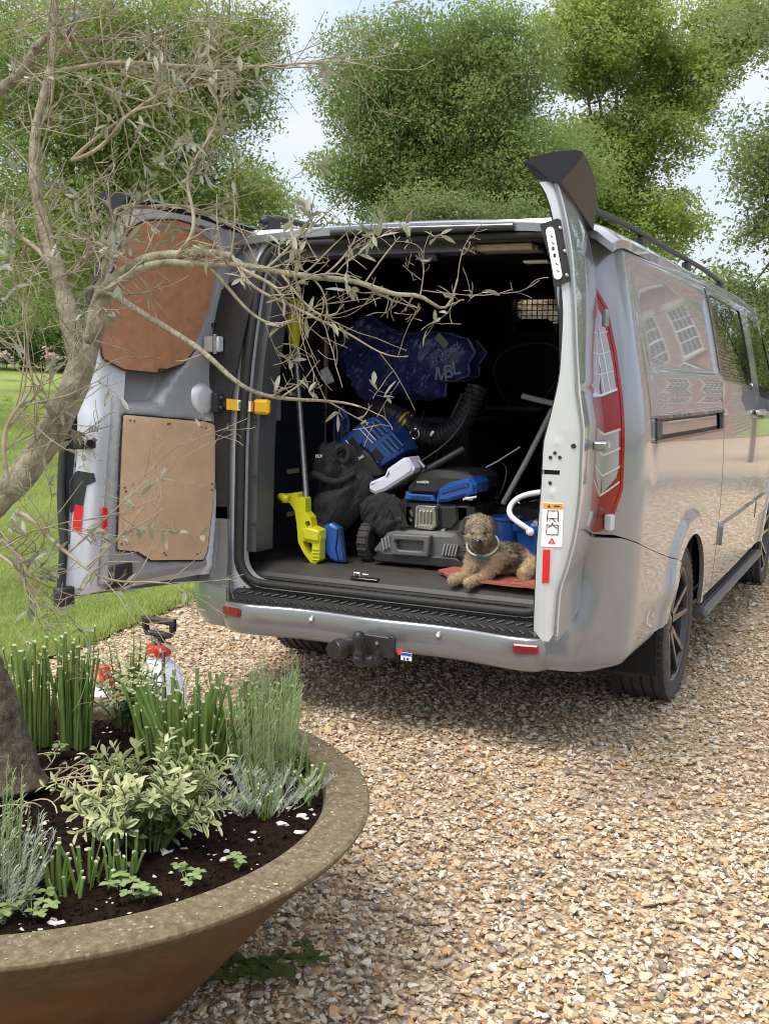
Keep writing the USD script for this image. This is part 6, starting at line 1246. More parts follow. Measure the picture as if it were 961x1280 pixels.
# ================================================================== planter, olive and the things beside it
BR = {
    'trunk': ([(0.041, -2.063, 0.464), (0.029, -2.058, 0.544), (0.0, -2.057, 0.651), (-0.06, -2.067, 0.793), (-0.106, -2.085, 0.901), (-0.073, -2.079, 0.994), (0.034, -2.036, 1.112), (0.108, -1.999, 1.21), (0.156, -1.976, 1.299), (0.185, -1.951, 1.387), (0.196, -1.937, 1.456)], [0.0884, 0.0743, 0.0672, 0.0584, 0.0477, 0.0371, 0.0301, 0.0309, 0.0318, 0.0301, 0.0292]),
    'b_left': ([(0.187, -1.945, 1.421), (0.16, -1.938, 1.491), (0.109, -1.923, 1.614), (0.075, -1.91, 1.668), (0.03, -1.894, 1.777), (0.0, -1.871, 1.888), (-0.006, -1.852, 1.962), (0.004, -1.822, 2.073), (-0.001, -1.798, 2.185), (0.003, -1.782, 2.295)], [0.0229, 0.0229, 0.0194, 0.0159, 0.0132, 0.0123, 0.0106, 0.0088, 0.007, 0.0053]),
    'b_right': ([(0.204, -1.933, 1.456), (0.222, -1.928, 1.517), (0.25, -1.929, 1.576), (0.286, -1.931, 1.601), (0.355, -1.939, 1.632), (0.432, -1.946, 1.64), (0.522, -1.949, 1.641), (0.584, -1.954, 1.632)], [0.0229, 0.0211, 0.0167, 0.0141, 0.0106, 0.0088, 0.0079, 0.007]),
    'b_r2': ([(0.25, -1.93, 1.568), (0.3, -1.948, 1.587), (0.37, -1.945, 1.618), (0.45, -1.951, 1.623), (0.521, -1.952, 1.617), (0.605, -1.958, 1.613), (0.694, -1.952, 1.599), (0.78, -1.946, 1.587), (0.877, -1.948, 1.573), (0.948, -1.939, 1.553), (0.987, -1.933, 1.55), (1.019, -1.931, 1.532), (1.056, -1.918, 1.583)], [0.0155, 0.0119, 0.0117, 0.0099, 0.0081, 0.008, 0.0079, 0.007, 0.0061, 0.0053, 0.0045, 0.0037, 0.0022]),
    'b_r2tw': ([(0.987, -1.933, 1.55), (0.989, -1.928, 1.577), (0.99, -1.924, 1.603)], [0.003, 0.0018, 0.0012]),
    'b_low': ([(0.221, -1.937, 1.533), (0.248, -1.942, 1.565), (0.319, -1.946, 1.541), (0.401, -1.946, 1.499), (0.453, -1.948, 1.474), (0.526, -1.952, 1.433), (0.605, -1.956, 1.378), (0.674, -1.96, 1.356), (0.756, -1.945, 1.35), (0.868, -1.938, 1.34)], [0.0121, 0.0103, 0.0085, 0.0084, 0.0075, 0.0066, 0.0057, 0.0048, 0.004, 0.0023]),
    'b_up': ([(0.18, -1.917, 1.492), (0.187, -1.896, 1.545), (0.192, -1.874, 1.608), (0.193, -1.854, 1.671), (0.193, -1.834, 1.734), (0.191, -1.821, 1.759), (0.238, -1.798, 1.767), (0.303, -1.767, 1.771), (0.366, -1.75, 1.761)], [0.0159, 0.0141, 0.0124, 0.0107, 0.009, 0.0081, 0.0072, 0.0054, 0.0036]),
    'b_l2': ([(0.077, -1.913, 1.633), (0.033, -1.907, 1.67), (-0.025, -1.907, 1.703), (-0.091, -1.911, 1.735)], [0.0107, 0.009, 0.0072, 0.0073]),
    'b_l3': ([(0.125, -1.917, 1.605), (0.159, -1.908, 1.631), (0.199, -1.908, 1.661), (0.224, -1.906, 1.673)], [0.0124, 0.0106, 0.0087, 0.007]),
    'top1': ([(-0.173, -1.845, 2.021), (-0.125, -1.817, 2.06), (-0.094, -1.798, 2.097), (-0.071, -1.781, 2.144), (-0.048, -1.766, 2.173), (0.026, -1.756, 2.159), (0.083, -1.74, 2.161), (0.187, -1.714, 2.159)], [0.0262, 0.0224, 0.0168, 0.015, 0.0131, 0.0093, 0.0074, 0.0055]),
    'top2': ([(-0.006, -1.815, 2.076), (0.043, -1.791, 2.086), (0.142, -1.743, 2.101), (0.258, -1.689, 2.097), (0.402, -1.645, 2.092), (0.506, -1.607, 2.097), (0.663, -1.556, 2.095), (0.709, -1.548, 2.075)], [0.0092, 0.0092, 0.0082, 0.0073, 0.0055, 0.0045, 0.0027, 0.0018]),
    'top3': ([(0.113, -1.877, 1.862), (0.187, -1.857, 1.921), (0.252, -1.843, 1.961), (0.319, -1.818, 2.003), (0.416, -1.793, 2.017), (0.478, -1.762, 2.027)], [0.0071, 0.007, 0.0061, 0.0052, 0.0035, 0.0026]),
    'top4': ([(0.113, -1.877, 1.862), (0.144, -1.873, 1.869), (0.21, -1.858, 1.914), (0.259, -1.852, 1.959), (0.325, -1.841, 1.973), (0.384, -1.806, 2.034), (0.434, -1.774, 2.095)], [0.0071, 0.0071, 0.007, 0.0052, 0.0043, 0.0035, 0.0026]),
    'mid1': ([(0.455, -1.958, 1.639), (0.459, -1.919, 1.753), (0.439, -1.899, 1.806), (0.468, -1.863, 1.891), (0.468, -1.84, 1.977)], [0.0082, 0.0058, 0.005, 0.0042, 0.0025]),
    'mid2': ([(0.584, -1.954, 1.632), (0.646, -1.964, 1.591), (0.694, -1.967, 1.567), (0.722, -1.983, 1.511)], [0.0064, 0.0063, 0.0055, 0.0039]),
    'mid3': ([(0.524, -1.951, 1.617), (0.583, -1.953, 1.561), (0.641, -1.955, 1.513), (0.689, -1.957, 1.498), (0.722, -1.951, 1.506), (0.774, -1.934, 1.537), (0.806, -1.928, 1.553)], [0.0057, 0.0056, 0.0048, 0.004, 0.0031, 0.0024, 0.0016]),
    'mid4': ([(0.605, -1.958, 1.613), (0.648, -1.966, 1.567), (0.718, -1.96, 1.536), (0.786, -1.955, 1.505), (0.854, -1.949, 1.475), (0.913, -1.948, 1.445), (0.97, -1.944, 1.438)], [0.0056, 0.0047, 0.0047, 0.0039, 0.0031, 0.0023, 0.0015]),
    'mid5': ([(0.66, -1.956, 1.604), (0.686, -1.94, 1.631), (0.726, -1.915, 1.679), (0.766, -1.891, 1.719), (0.792, -1.873, 1.759)], [0.0047, 0.004, 0.0032, 0.0024, 0.0016]),
    'mid6': ([(0.877, -1.948, 1.573), (0.907, -1.926, 1.627), (0.932, -1.909, 1.665)], [0.003, 0.0024, 0.0015]),
    'mid7': ([(0.78, -1.946, 1.587), (0.824, -1.931, 1.628), (0.843, -1.918, 1.667)], [0.0039, 0.0031, 0.0023]),
    'mid8': ([(0.694, -1.952, 1.599), (0.743, -1.958, 1.548), (0.8, -1.947, 1.513), (0.826, -1.932, 1.537)], [0.0047, 0.0039, 0.0031, 0.0019]),
    'lowl1': ([(0.084, -2.038, 1.089), (0.155, -2.042, 1.06), (0.202, -2.046, 1.029), (0.24, -2.053, 1.013), (0.294, -2.054, 0.983), (0.354, -2.05, 0.966), (0.442, -2.031, 0.967), (0.493, -2.019, 0.963)], [0.0105, 0.0086, 0.0077, 0.0068, 0.005, 0.0042, 0.0033, 0.0016]),
    'lowl2': ([(0.05, -2.076, 1.003), (0.114, -2.073, 0.973), (0.179, -2.072, 0.918), (0.227, -2.066, 0.879)], [0.007, 0.0052, 0.0043, 0.0026]),
    'lowl3': ([(0.071, -2.074, 1.031), (0.111, -2.069, 1.007), (0.144, -2.069, 0.98)], [0.0087, 0.0086, 0.0069]),
    'lowl4': ([(0.121, -2.099, 1.166), (0.116, -2.103, 1.233), (0.134, -2.097, 1.301), (0.168, -2.073, 1.368), (0.148, -2.073, 1.434), (0.129, -2.075, 1.484)], [0.0084, 0.0084, 0.0067, 0.005, 0.0042, 0.0034]),
    'lowl5': ([(0.134, -2.051, 1.232), (0.182, -2.042, 1.301), (0.16, -2.052, 1.385)], [0.0051, 0.0042, 0.0034]),
    'lowtw': ([(0.24, -2.053, 1.013), (0.324, -2.037, 1.089), (0.385, -2.035, 1.14), (0.426, -2.022, 1.178)], [0.0034, 0.0034, 0.0025, 0.0016]),
    'lowtw2': ([(0.294, -2.054, 0.983), (0.355, -2.051, 1.042), (0.409, -2.027, 1.111), (0.454, -2.006, 1.195)], [0.0034, 0.0027, 0.002, 0.0013]),
}
PC = np.array([.109, -2.019, 0.0]); RIM = .45
pb = thing('planter_bowl', 'wide rust brown bowl planter with a broad weathered rim holding the olive tree', 'planter', PC)
prof_o = [(.0, .0), (.34, .0), (.36, .01), (.46, .12), (.60, .285), (.715, .405), (.745, .425), (.754, .437), (.754, .444), (.748, .449), (.665, .452), (.655, .449), (.650, .440), (.640, .40), (.55, .33)]
V, F = lathe(prof_o, 128, None, PC); rngp = np.random.default_rng(3)
usdkit.material(stage, '/World/Looks/corten', {'g': ('geometry', {}), 'sx': ('separate_xyz', {}), 'n': ('noise_texture', {'scale': 6., 'detail': 6., 'roughness': .65}), 'n2': ('noise_texture', {'scale': 55., 'detail': 5., 'roughness': .7}), 'v': ('voronoi_texture', {'scale': 75.}), 'vn': ('noise_texture', {'scale': 9., 'detail': 3.}),
    'zr': ('map_range', {'from_min': .28, 'from_max': .43, 'to_min': 0., 'to_max': 1., 'clamp': True}), 'za': ('math', {'math_type': 'multiply_add', 'value2': .8, 'value3': -.4}), 'zs': ('math', {'math_type': 'add', 'use_clamp': True}),
    'rust': ('rgb_ramp', {'ramp': [(.3, (.050, .024, .009)), (.55, (.080, .038, .014)), (.75, (.105, .053, .021))]}), 'weath': ('rgb_ramp', {'ramp': [(.3, (.032, .023, .009)), (.5, (.05, .038, .016)), (.72, (.075, .058, .026))]}), 'top': ('rgb_ramp', {'ramp': [(.3, (.080, .060, .034)), (.5, (.135, .105, .063)), (.72, (.20, .165, .105))]}), 'm': ('mix', {}), 'mt': ('mix', {}),
    'sp': ('map_range', {'from_min': .34, 'from_max': .22, 'to_min': 0., 'to_max': 1., 'clamp': True}), 'sn': ('map_range', {'from_min': .40, 'from_max': .60, 'to_min': 0., 'to_max': .32, 'clamp': True}), 'zt': ('map_range', {'from_min': .432, 'from_max': .444, 'to_min': 0., 'to_max': 1., 'clamp': True}), 'mm': ('math', {'math_type': 'multiply'}), 'mm2': ('math', {'math_type': 'multiply'}),
    'spc': ('color', {'value': (.50, .46, .37)}), 'm2': ('mix', {}), 'p': ('principled_bsdf', {'roughness': .8, 'specular_ior_level': .2}), 'b': ('bump', {'strength': .35, 'distance': .006})},
    [('g.position', 'sx.vector'), ('g.position', 'n.vector'), ('g.position', 'n2.vector'), ('g.position', 'v.vector'), ('g.position', 'vn.vector'), ('sx.z', 'zr.value'), ('n.fac', 'za.value1'), ('zr.result', 'zs.value1'), ('za.value', 'zs.value2'), ('n.fac', 'rust.fac'), ('n2.fac', 'weath.fac'), ('zs.value', 'm.fac'), ('rust.color', 'm.color1'), ('weath.color', 'm.color2'), ('n2.fac', 'top.fac'), ('zt.result', 'mt.fac'), ('m.color', 'mt.color1'), ('top.color', 'mt.color2'),
     ('v.distance', 'sp.value'), ('vn.fac', 'sn.value'), ('sp.result', 'mm.value1'), ('sn.result', 'mm.value2'), ('sx.z', 'zt.value'), ('mm.value', 'mm2.value1'), ('zt.result', 'mm2.value2'), ('mm2.value', 'm2.fac'), ('mt.color', 'm2.color1'), ('spc.color', 'm2.color2'), ('m2.color', 'p.base_color'), ('n2.fac', 'b.height'), ('b.normal', 'p.normal')], surface='p.BSDF')
obj('bowl', (V, F), 'corten', pb, 35)
# lichen spots and old droppings raised on the rim
sp_ = []
for k in range(300):
    a = rngp.uniform(-1.9, 2.0); r_ = rngp.uniform(.662, .748); s_ = rngp.lognormal(math.log(.0013), .5)
    c_ = PC + np.array([r_*math.cos(a), r_*math.sin(a), .4515]); sp_.append(hull([c_ + np.array([s_*math.cos(t)*rngp.uniform(.7, 1.4), s_*math.sin(t)*rngp.uniform(.7, 1.4), 0]) for t in np.linspace(0, 2*math.pi, 7)[:-1]] + [c_ + [0, 0, .0012]]))
tag(obj('lichen_spot', cat(*sp_), 'straw', pb, False), kind='stuff')
def soil_z(x, y):
    p = np.stack([np.asarray(x, float)*9, np.asarray(y, float)*9, 0*np.asarray(x, float)], -1); r_ = np.hypot(np.asarray(x) - PC[0], np.asarray(y) - PC[1])
    return .405 + .030*meshkit.fbm(p, 4, 2) + .03*np.clip(1 - r_/.5, 0, 1)
disc = Point(PC[0], PC[1]).buffer(.652, quad_segs=24)
sz = lambda p: np.column_stack([p, soil_z(p[:, 0], p[:, 1]) + .012*meshkit.fbm(np.column_stack([p*60, 0*p[:, 0]]), 3, 8)])
tag(obj('soil', sheet(disc, sz, .011), 'soil', pb, 60), kind='stuff')
PB = np.array([.041, -2.04, .43])
# stones, husks and straw on the soil
peb = thing('soil_pebbles', 'pale flint pebbles and dry scraps scattered on the dark planter soil', 'pebbles', (PC[0], PC[1], .42), None, 'stuff')
pbs, stw = [], []; CRUMB0 = [stone(rngp) for _ in range(30)]
for k in range(620):
    a = rngp.uniform(0, 2*math.pi); r_ = .64*math.sqrt(rngp.uniform(.05, 1)); x_, y_ = PC[0] + r_*math.cos(a), PC[1] + r_*math.sin(a)
    s_ = rngp.lognormal(math.log(.0085), .55); s_ = min(s_, .030); v, f = CRUMB0[k % 30]; pbs.append(xf((v*s_*1.3, f), rotm((0, 0, 1), rngp.uniform(0, 6)), (x_, y_, float(soil_z(x_, y_)) + .008)))
obj('pebble', cat(*pbs), 'pebble_white', peb, False)
crumbs = []; CRUMB = [stone(rngp) for _ in range(14)]
for k in range(5200):
    a = rngp.uniform(0, 2*math.pi); r_ = .645*math.sqrt(rngp.uniform()); x_, y_ = PC[0] + r_*math.cos(a), PC[1] + r_*math.sin(a); v, f = CRUMB[k % 14]
    crumbs.append(xf((v*[1, 1, 1.4]*rngp.lognormal(math.log(.010), .45), f), rand_rot(rngp), (x_, y_, float(soil_z(x_, y_)) + .006)))
obj('soil_crumb', cat(*crumbs), 'soil', peb, False)
for k in range(60):
    x_, y_ = PB[0] + rngp.normal(.08, .09), PB[1] + rngp.normal(-.02, .12); a = rngp.uniform(0, 3.1); L = rngp.uniform(.03, .13); zz = float(soil_z(x_, y_)) + .016
    stw.append(tube(spline([(x_, y_, zz), (x_ + L*.5*math.cos(a), y_ + L*.5*math.sin(a), zz + .014), (x_ + L*math.cos(a + .4), y_ + L*math.sin(a + .4), zz)], 7), .0017, 4))
obj('straw', cat(*stw), 'straw', peb, 60)
# ---- olive tree
ot = thing('olive_tree', 'old olive tree with a grey bent trunk and sparse twigs, growing in the bowl planter', 'olive tree', PB)
ro = np.random.default_rng(9); LINES = []
def barky(pts, rad, n, k, wob, rs):
    q = spline(pts, k); d = np.concatenate([[0], np.cumsum(np.linalg.norm(np.diff(np.array(pts), axis=0), axis=1))]); r_ = np.interp(np.linspace(0, d[-1], k), d, rad)
    return q, r_
def rough_tube(q, r_, n, amp):
    v, f = tube(q, r_, n); c = np.repeat(q, n, 0); vv = v[:len(c)]; d = vv - c
    w = 1 + amp*(meshkit.fbm(vv*22, 3, 3) - .5)*2 + amp*.5*(meshkit.fbm(vv*70, 2, 5) - .5)*2; v[:len(c)] = c + d*w[:, None]; return v, f
for nm, (pts, rad) in BR.items():
    if nm != 'trunk': rad = [r_*((.85 if nm in ('b_r2', 'b_low') else .62) if nm not in ('b_left', 'b_right') else 1.0) for i_, r_ in enumerate(rad)]
    big = rad[0] > .02; k = max(10, int(sum(np.linalg.norm(np.diff(np.array(pts), axis=0), axis=1))/(.010 if nm == 'trunk' else .018)))
    q, r_ = barky(pts, rad, 8, k, 0, 0)
    if nm == 'trunk':
        fl_ = np.exp(-np.arange(k)/k*14); r_ = r_*(1 + .30*fl_)
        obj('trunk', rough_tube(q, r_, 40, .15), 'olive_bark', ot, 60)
        for kk in range(14):
            i = ro.integers(k//3, k - 2); d = ro.normal(size=3); t_ = q[i+1] - q[i]; d -= t_*(d @ t_)/(t_ @ t_); d /= np.linalg.norm(d); kn = q[i] + d*r_[i]*.93
            obj('knot', xf((np.array(trimesh.creation.icosphere(2).vertices)*[.008, .008, .005], np.array(trimesh.creation.icosphere(2).faces)), basis(d), kn), 'olive_bark', ot, 60)
    else:
        if len(r_) > 6: r_ = r_*(1 + .10*(ro.uniform(size=len(r_)) - .5))
        obj('branch', rough_tube(q, r_, 14 if big else 7, .12 if big else .05), 'olive_bark' if rad[0] > .010 else 'twig_bark', ot, 60)
    LINES.append((q, r_, nm))
for v_ in (): pass
twigs, LEAF = [], []
def add_leaf(p, d, L, W):
    d = d/np.linalg.norm(d); s_ = np.cross(d, [0, 0, 1.0]); s_ = s_/max(np.linalg.norm(s_), 1e-6); s_ = s_*math.cos(.6) + np.cross(d, s_)*ro.uniform(-1, 1); s_ /= np.linalg.norm(s_); n_ = np.cross(s_, d); c = ro.uniform(.0, .25)*L
    st_ = [(0, .12), (.25, .75), (.55, 1.0), (.82, .62), (1.0, .04)]; v = []
    for t_, w_ in st_: 
        m_ = p + d*L*t_ - n_*c*t_*t_; v += [m_ - s_*W*.5*w_ + n_*W*.12*w_, m_, m_ + s_*W*.5*w_ + n_*W*.12*w_]
    f = []
    for i in range(4):
        a = i*3; f += [[a, a+1, a+4], [a, a+4, a+3], [a+1, a+2, a+5], [a+1, a+5, a+4]]
    LEAF.append((np.array(v), np.array(f)))
def twig(p, d, L, r0, depth, leafy):
    n = 7; q = [p]; d = d/np.linalg.norm(d); curl = ro.normal(0, .16, 3)
    for i in range(n - 1):
        d = d + curl*.5 + ro.normal(0, .09, 3) + np.array([0, 0, .02]); d /= np.linalg.norm(d); q.append(q[-1] + d*L/(n - 1))
    q = np.array(q); twigs.append(tube(q, np.linspace(r0, max(r0*.35, .0007), n), 5 if r0 > .002 else 4, False))
    if depth > 0:
        for _ in range(ro.integers(1, 4)):
            i = ro.integers(1, n - 1); e = d*.8 + ro.normal(0, .75, 3); twig(q[i], e, L*ro.uniform(.3, .65), r0*.6, depth - 1, leafy)
    if ro.uniform() < leafy*.55:
        m_ = ro.integers(2, 6)
        for j in range(m_):
            i = ro.integers(n//2, n); e = d + ro.normal(0, .75, 3); add_leaf(q[i], e, ro.uniform(.024, .043), ro.uniform(.0075, .012))
DENS = {'b_left': 26, 'b_right': 6, 'b_r2': 12, 'b_low': 4, 'b_up': 16, 'b_l2': 9, 'b_l3': 7, 'top1': 17, 'top2': 17, 'top3': 13, 'top4': 11, 'mid1': 4, 'mid2': 3, 'mid3': 3, 'mid4': 3, 'mid5': 3, 'mid6': 2, 'mid7': 2, 'mid8': 2, 'lowl1': 7, 'lowl2': 6, 'lowl3': 7, 'lowl4': 9, 'lowl5': 7, 'lowtw': 3, 'lowtw2': 3, 'trunk': 5}
LEAFY = {'b_left': .16, 'b_up': .40, 'top1': .18, 'top2': .20, 'top3': .2, 'top4': .2, 'mid1': .7, 'mid5': .7, 'mid6': .9, 'mid7': .9, 'lowl1': .3, 'lowl2': .35, 'lowl3': .6, 'lowl4': .4, 'lowl5': .3, 'b_l2': .4}
for q, r_, nm in LINES:
    for _ in range(int(DENS.get(nm, 3)*1.55)):
        i = ro.integers(int(len(q)*(.15 if nm != 'trunk' else .75)), len(q)); j = min(i + 1, len(q) - 1); t_ = q[j] - q[j-1]; t_ /= np.linalg.norm(t_)
        d = t_*ro.uniform(.2, 1.0) + ro.normal(0, .62, 3)*np.array([1, .8, 1]) + np.array([0, 0, .12])
        twig(q[i], d, ro.uniform(.09, .30)*(.7 if nm[:3] in ('b_r', 'mid', 'b_l') and nm != 'b_left' else 1), min(r_[i]*.6, .0024), 2, LEAFY.get(nm, .14))
tag(obj('twig', cat(*twigs), 'twig_bark', ot, 60), kind='stuff')
for v, f in LEAF[:260]: obj('leaf', (v, f), 'leaf_olive', ot, 60)
if len(LEAF) > 260: tag(obj('leaf_rest', cat(*LEAF[260:]), 'leaf_olive', ot, 60), kind='stuff')
# ---- cut narcissus clumps: flat blades with snipped tips
def blade(p, h, a, lean, w, cut=True):
    dirh = np.array([math.cos(a), math.sin(a), 0]); ta = ro.uniform(0, math.pi); sd = np.array([math.cos(ta), math.sin(ta), 0]); v = []; n = 6
    for i in range(n):
        s_ = i/(n - 1); c_ = p + dirh*lean*h*s_**1.5 + np.array([0, 0, h*s_]); ww = w*(1 - .12*s_); th = w*.28
        nr = np.cross(sd, [0, 0, 1.0]); v += [c_ - sd*ww, c_ + nr*th, c_ + sd*ww, c_ - nr*th]
    f = []
    for i in range(n - 1):
        for k in range(4):
            a_, b_ = i*4 + k, i*4 + (k+1) % 4; f += [[a_, b_, b_+4], [a_, b_+4, a_+4]]
    e = (n-1)*4; tip = [[0, 1, 2], [0, 2, 3]]; tv = np.array(v[e:e+4]); tv = np.vstack([tv + [0, 0, .0008], tv + (tv - tv.mean(0))*.15 - [0, 0, .003]])
    f += [[e, e+1, e+2], [e, e+2, e+3]]
    return (np.array(v), np.array(f)), hull(tv + np.random.default_rng(1).normal(0, 1e-5, tv.shape))
def clump(name, label, c, n, hmin, hmax, spread, lean, w, mat_, group, cat_='narcissus', tips=True, each=True, up=.0):
    z0 = float(soil_z(c[0], c[1])); t = thing(name, label, cat_, (c[0], c[1], z0), group); bl, tp_ = [], []
    for k in range(n):
        a = ro.uniform(0, 2*math.pi); r_ = spread*math.sqrt(ro.uniform()); p = np.array([c[0] + r_*math.cos(a), c[1] + r_*math.sin(a), z0 - .01]); b_, tpp = blade(p, ro.uniform(hmin, hmax), a + ro.normal(0, .5), lean*ro.uniform(0, 1)*(.4 + r_/spread), w*ro.uniform(.8, 1.15)); bl.append(b_); tp_.append(tpp)
    if each:
        for b_ in bl: obj('blade', b_, mat_, t, 50)
    else: tag(obj('blade', cat(*bl), mat_, t, 50), kind='stuff')
    if tips: tag(obj('cut_tip', cat(*tp_), 'cut_tip', t, False), kind='stuff')
    return t
GN = 'cut back narcissus clumps in the planter'
clump('narcissus_clump', 'tall cut narcissus clump just right of the olive trunk base', (-.04, -1.712), 40, .20, .34, .04, .13, .0056, 'leaf_blade', GN)
clump('narcissus_clump', 'tall cut narcissus clump partly hidden behind the olive trunk', (-.13, -1.765), 38, .18, .31, .045, .15, .0056, 'leaf_blade', GN)
clump('narcissus_clump', 'broad cut narcissus clump in front of the pale shrub and sprayer', (.165, -1.62), 56, .11, .22, .065, .36, .0058, 'leaf_blade', GN)
clump('narcissus_clump', 'broad cut narcissus clump behind the front variegated shrub', (.315, -1.70), 56, .13, .25, .075, .34, .0058, 'leaf_blade', GN)
clump('narcissus_clump', 'dense narcissus clump left of the lavender spikes', (.40, -1.60), 40, .15, .25, .06, .25, .0045, 'leaf_blade', GN)
for k, (c, n, lab) in enumerate([((.440, -2.335), 11, 'short snipped narcissus stubs with a yellowed blade, left front of the planter'), ((.475, -2.285), 10, 'short snipped narcissus stubs at the left front, darkest green'), ((.535, -2.235), 13, 'snipped narcissus stubs directly left of the front variegated shrub'), ((.518, -2.268), 8, 'very short narcissus stubs in the middle of the bare front soil'), ((.485, -2.345), 5, 'two or three dry brown narcissus stubs near the front rim'), ((.655, -1.715), 7, 'small narcissus stubs near the right rim'), ((.590, -1.640), 6, 'small narcissus stubs beside the lavender near the right rim'), ((.600, -1.850), 12, 'narcissus stubs growing up through the silver lavender foot')]):
    clump('narcissus_stub', lab, c, n, .05, .13 if n > 5 else .06, .022, .3, .0042, 'leaf_blade', GN)
def leafy(c, d, L, W, mats): pass
def oval_leaf(p, d, up, L, W):
    d = d/np.linalg.norm(d); s_ = np.cross(d, up); s_ /= max(np.linalg.norm(s_), 1e-6); n_ = np.cross(s_, d); v = []
    for t_, w_ in [(0, .10), (.3, .8), (.6, 1.0), (.85, .65), (1, .05)]:
        m_ = p + d*L*t_ - n_*L*.18*t_*t_; v += [m_ - s_*W*.5*w_ + n_*W*.14*w_, m_, m_ + s_*W*.5*w_ + n_*W*.14*w_]
    f = []
    for i in range(4):
        a = i*3; f += [[a, a+1, a+4], [a, a+4, a+3], [a+1, a+2, a+5], [a+1, a+5, a+4]]
    return np.array(v), np.array(f)
usdkit.material(stage, '/World/Looks/leaf_varieg', {'g': ('geometry', {}), 'a': ('attribute', {'attribute': 'edge'}), 'n': ('noise_texture', {'scale': 90.}), 'ad': ('math', {'math_type': 'multiply_add', 'value2': .5}), 'cr': ('map_range', {'from_min': .78, 'from_max': .95, 'to_min': 0, 'to_max': 1, 'clamp': True}),
    'gr': ('rgb_ramp', {'ramp': [(0, (.085, .125, .04)), (1, (.20, .26, .10))]}), 'cm': ('rgb_ramp', {'ramp': [(0, (.42, .44, .22)), (1, (.68, .67, .44))]}), 'm': ('mix', {}), 'p': ('principled_bsdf', {'roughness': .4}), 't': ('translucent_bsdf', {}), 'mc': ('mix_closure', {'fac': .25})},
    [('g.position', 'n.vector'), ('n.fac', 'ad.value1'), ('a.fac', 'ad.value3'), ('ad.value', 'cr.value'), ('g.random_per_island', 'gr.fac'), ('g.random_per_island', 'cm.fac'), ('cr.result', 'm.fac'), ('gr.color', 'm.color1'), ('cm.color', 'm.color2'), ('m.color', 'p.base_color'), ('m.color', 't.color'), ('p.BSDF', 'mc.closure1'), ('t.BSDF', 'mc.closure2')], surface='mc.closure')
def shrub_varieg(label, c, n_st, H, spread, cream, each, leafL=.042, z0=None):
    z0 = float(soil_z(c[0], c[1])) if z0 is None else z0; t = thing('variegated_shrub', label, 'shrub', (c[0], c[1], z0), None); big, stems = [], []
    for k in range(n_st):
        a = ro.uniform(0, 2*math.pi); tl_ = ro.uniform(.15, 1.0); h = H*ro.uniform(.55, 1.05); p0 = np.array([c[0] + .03*math.cos(a), c[1] + .03*math.sin(a), z0]); end = p0 + np.array([spread*tl_*math.cos(a), spread*tl_*math.sin(a), h*(1.05 - .45*tl_)])
        q = spline([p0, (p0 + end)/2 + [0, 0, .03], end], 12); stems.append(tube(q, np.linspace(.0028, .0014, 12), 5))
        for i in range(3, 12):
            for sgn in (0, 1, 2):
                if ro.uniform() < .2: continue
                a2 = i*1.3 + sgn*2.1 + ro.normal(0, .3); tdir = q[i] - q[i-1]; tdir /= np.linalg.norm(tdir); u_ = np.cross(tdir, [.3, .2, 1.0]); u_ /= np.linalg.norm(u_); w_ = np.cross(tdir, u_); d = tdir*(.45 if i < 11 else .9) + (u_*math.cos(a2) + w_*math.sin(a2))*.8
                L = leafL*ro.uniform(.6, 1.1)*(.75 + .25*(i < 10)); big.append((oval_leaf(q[i], d, tdir, L, L*ro.uniform(.32, .42)), i/11.0))
    obj('stem', cat(*stems), 'leaf_green', t, 60)
    def put(lst, nm, kind=None):
        m_ = obj(nm, cat(*[b_ for b_, _ in lst]), 'leaf_varieg', t, True); n_ = len(lst[0][0][0])
        e = np.concatenate([np.array([.15, .0, .15, .75, .0, .75, 1., .05, 1., 1., .1, 1., 1., .5, 1.])*(.15 + .85*sstep(.35, .8, s_)*cream) + .50*cream*max(s_ - .66, 0)/.34 for _, s_ in lst]).astype(np.float32)
        UsdGeom.PrimvarsAPI(m_).CreatePrimvar('edge', Sdf.ValueTypeNames.FloatArray, 'vertex').Set(Vt.FloatArray.FromNumpy(e))
        if kind: tag(m_, kind=kind)
    dcam = [float((b_[0].mean(0) - CAM) @ CF) for b_, _ in big]; order = np.argsort(dcam); big = [big[i] for i in order]
    k = each
    for b_ in big[:k]: put([b_], 'leaf')
    if big[k:]: put(big[k:], 'leaf_rest', 'stuff')
shrub_varieg('low green shrub with cream edged leaves at the front middle of the planter', (.485, -2.105), 60, .255, .175, 1.35, 290, .037)
shrub_varieg('pale variegated shrub at the back of the planter in front of the sprayer', (-.035, -1.50), 34, .29, .12, 1.5, 120, .034)
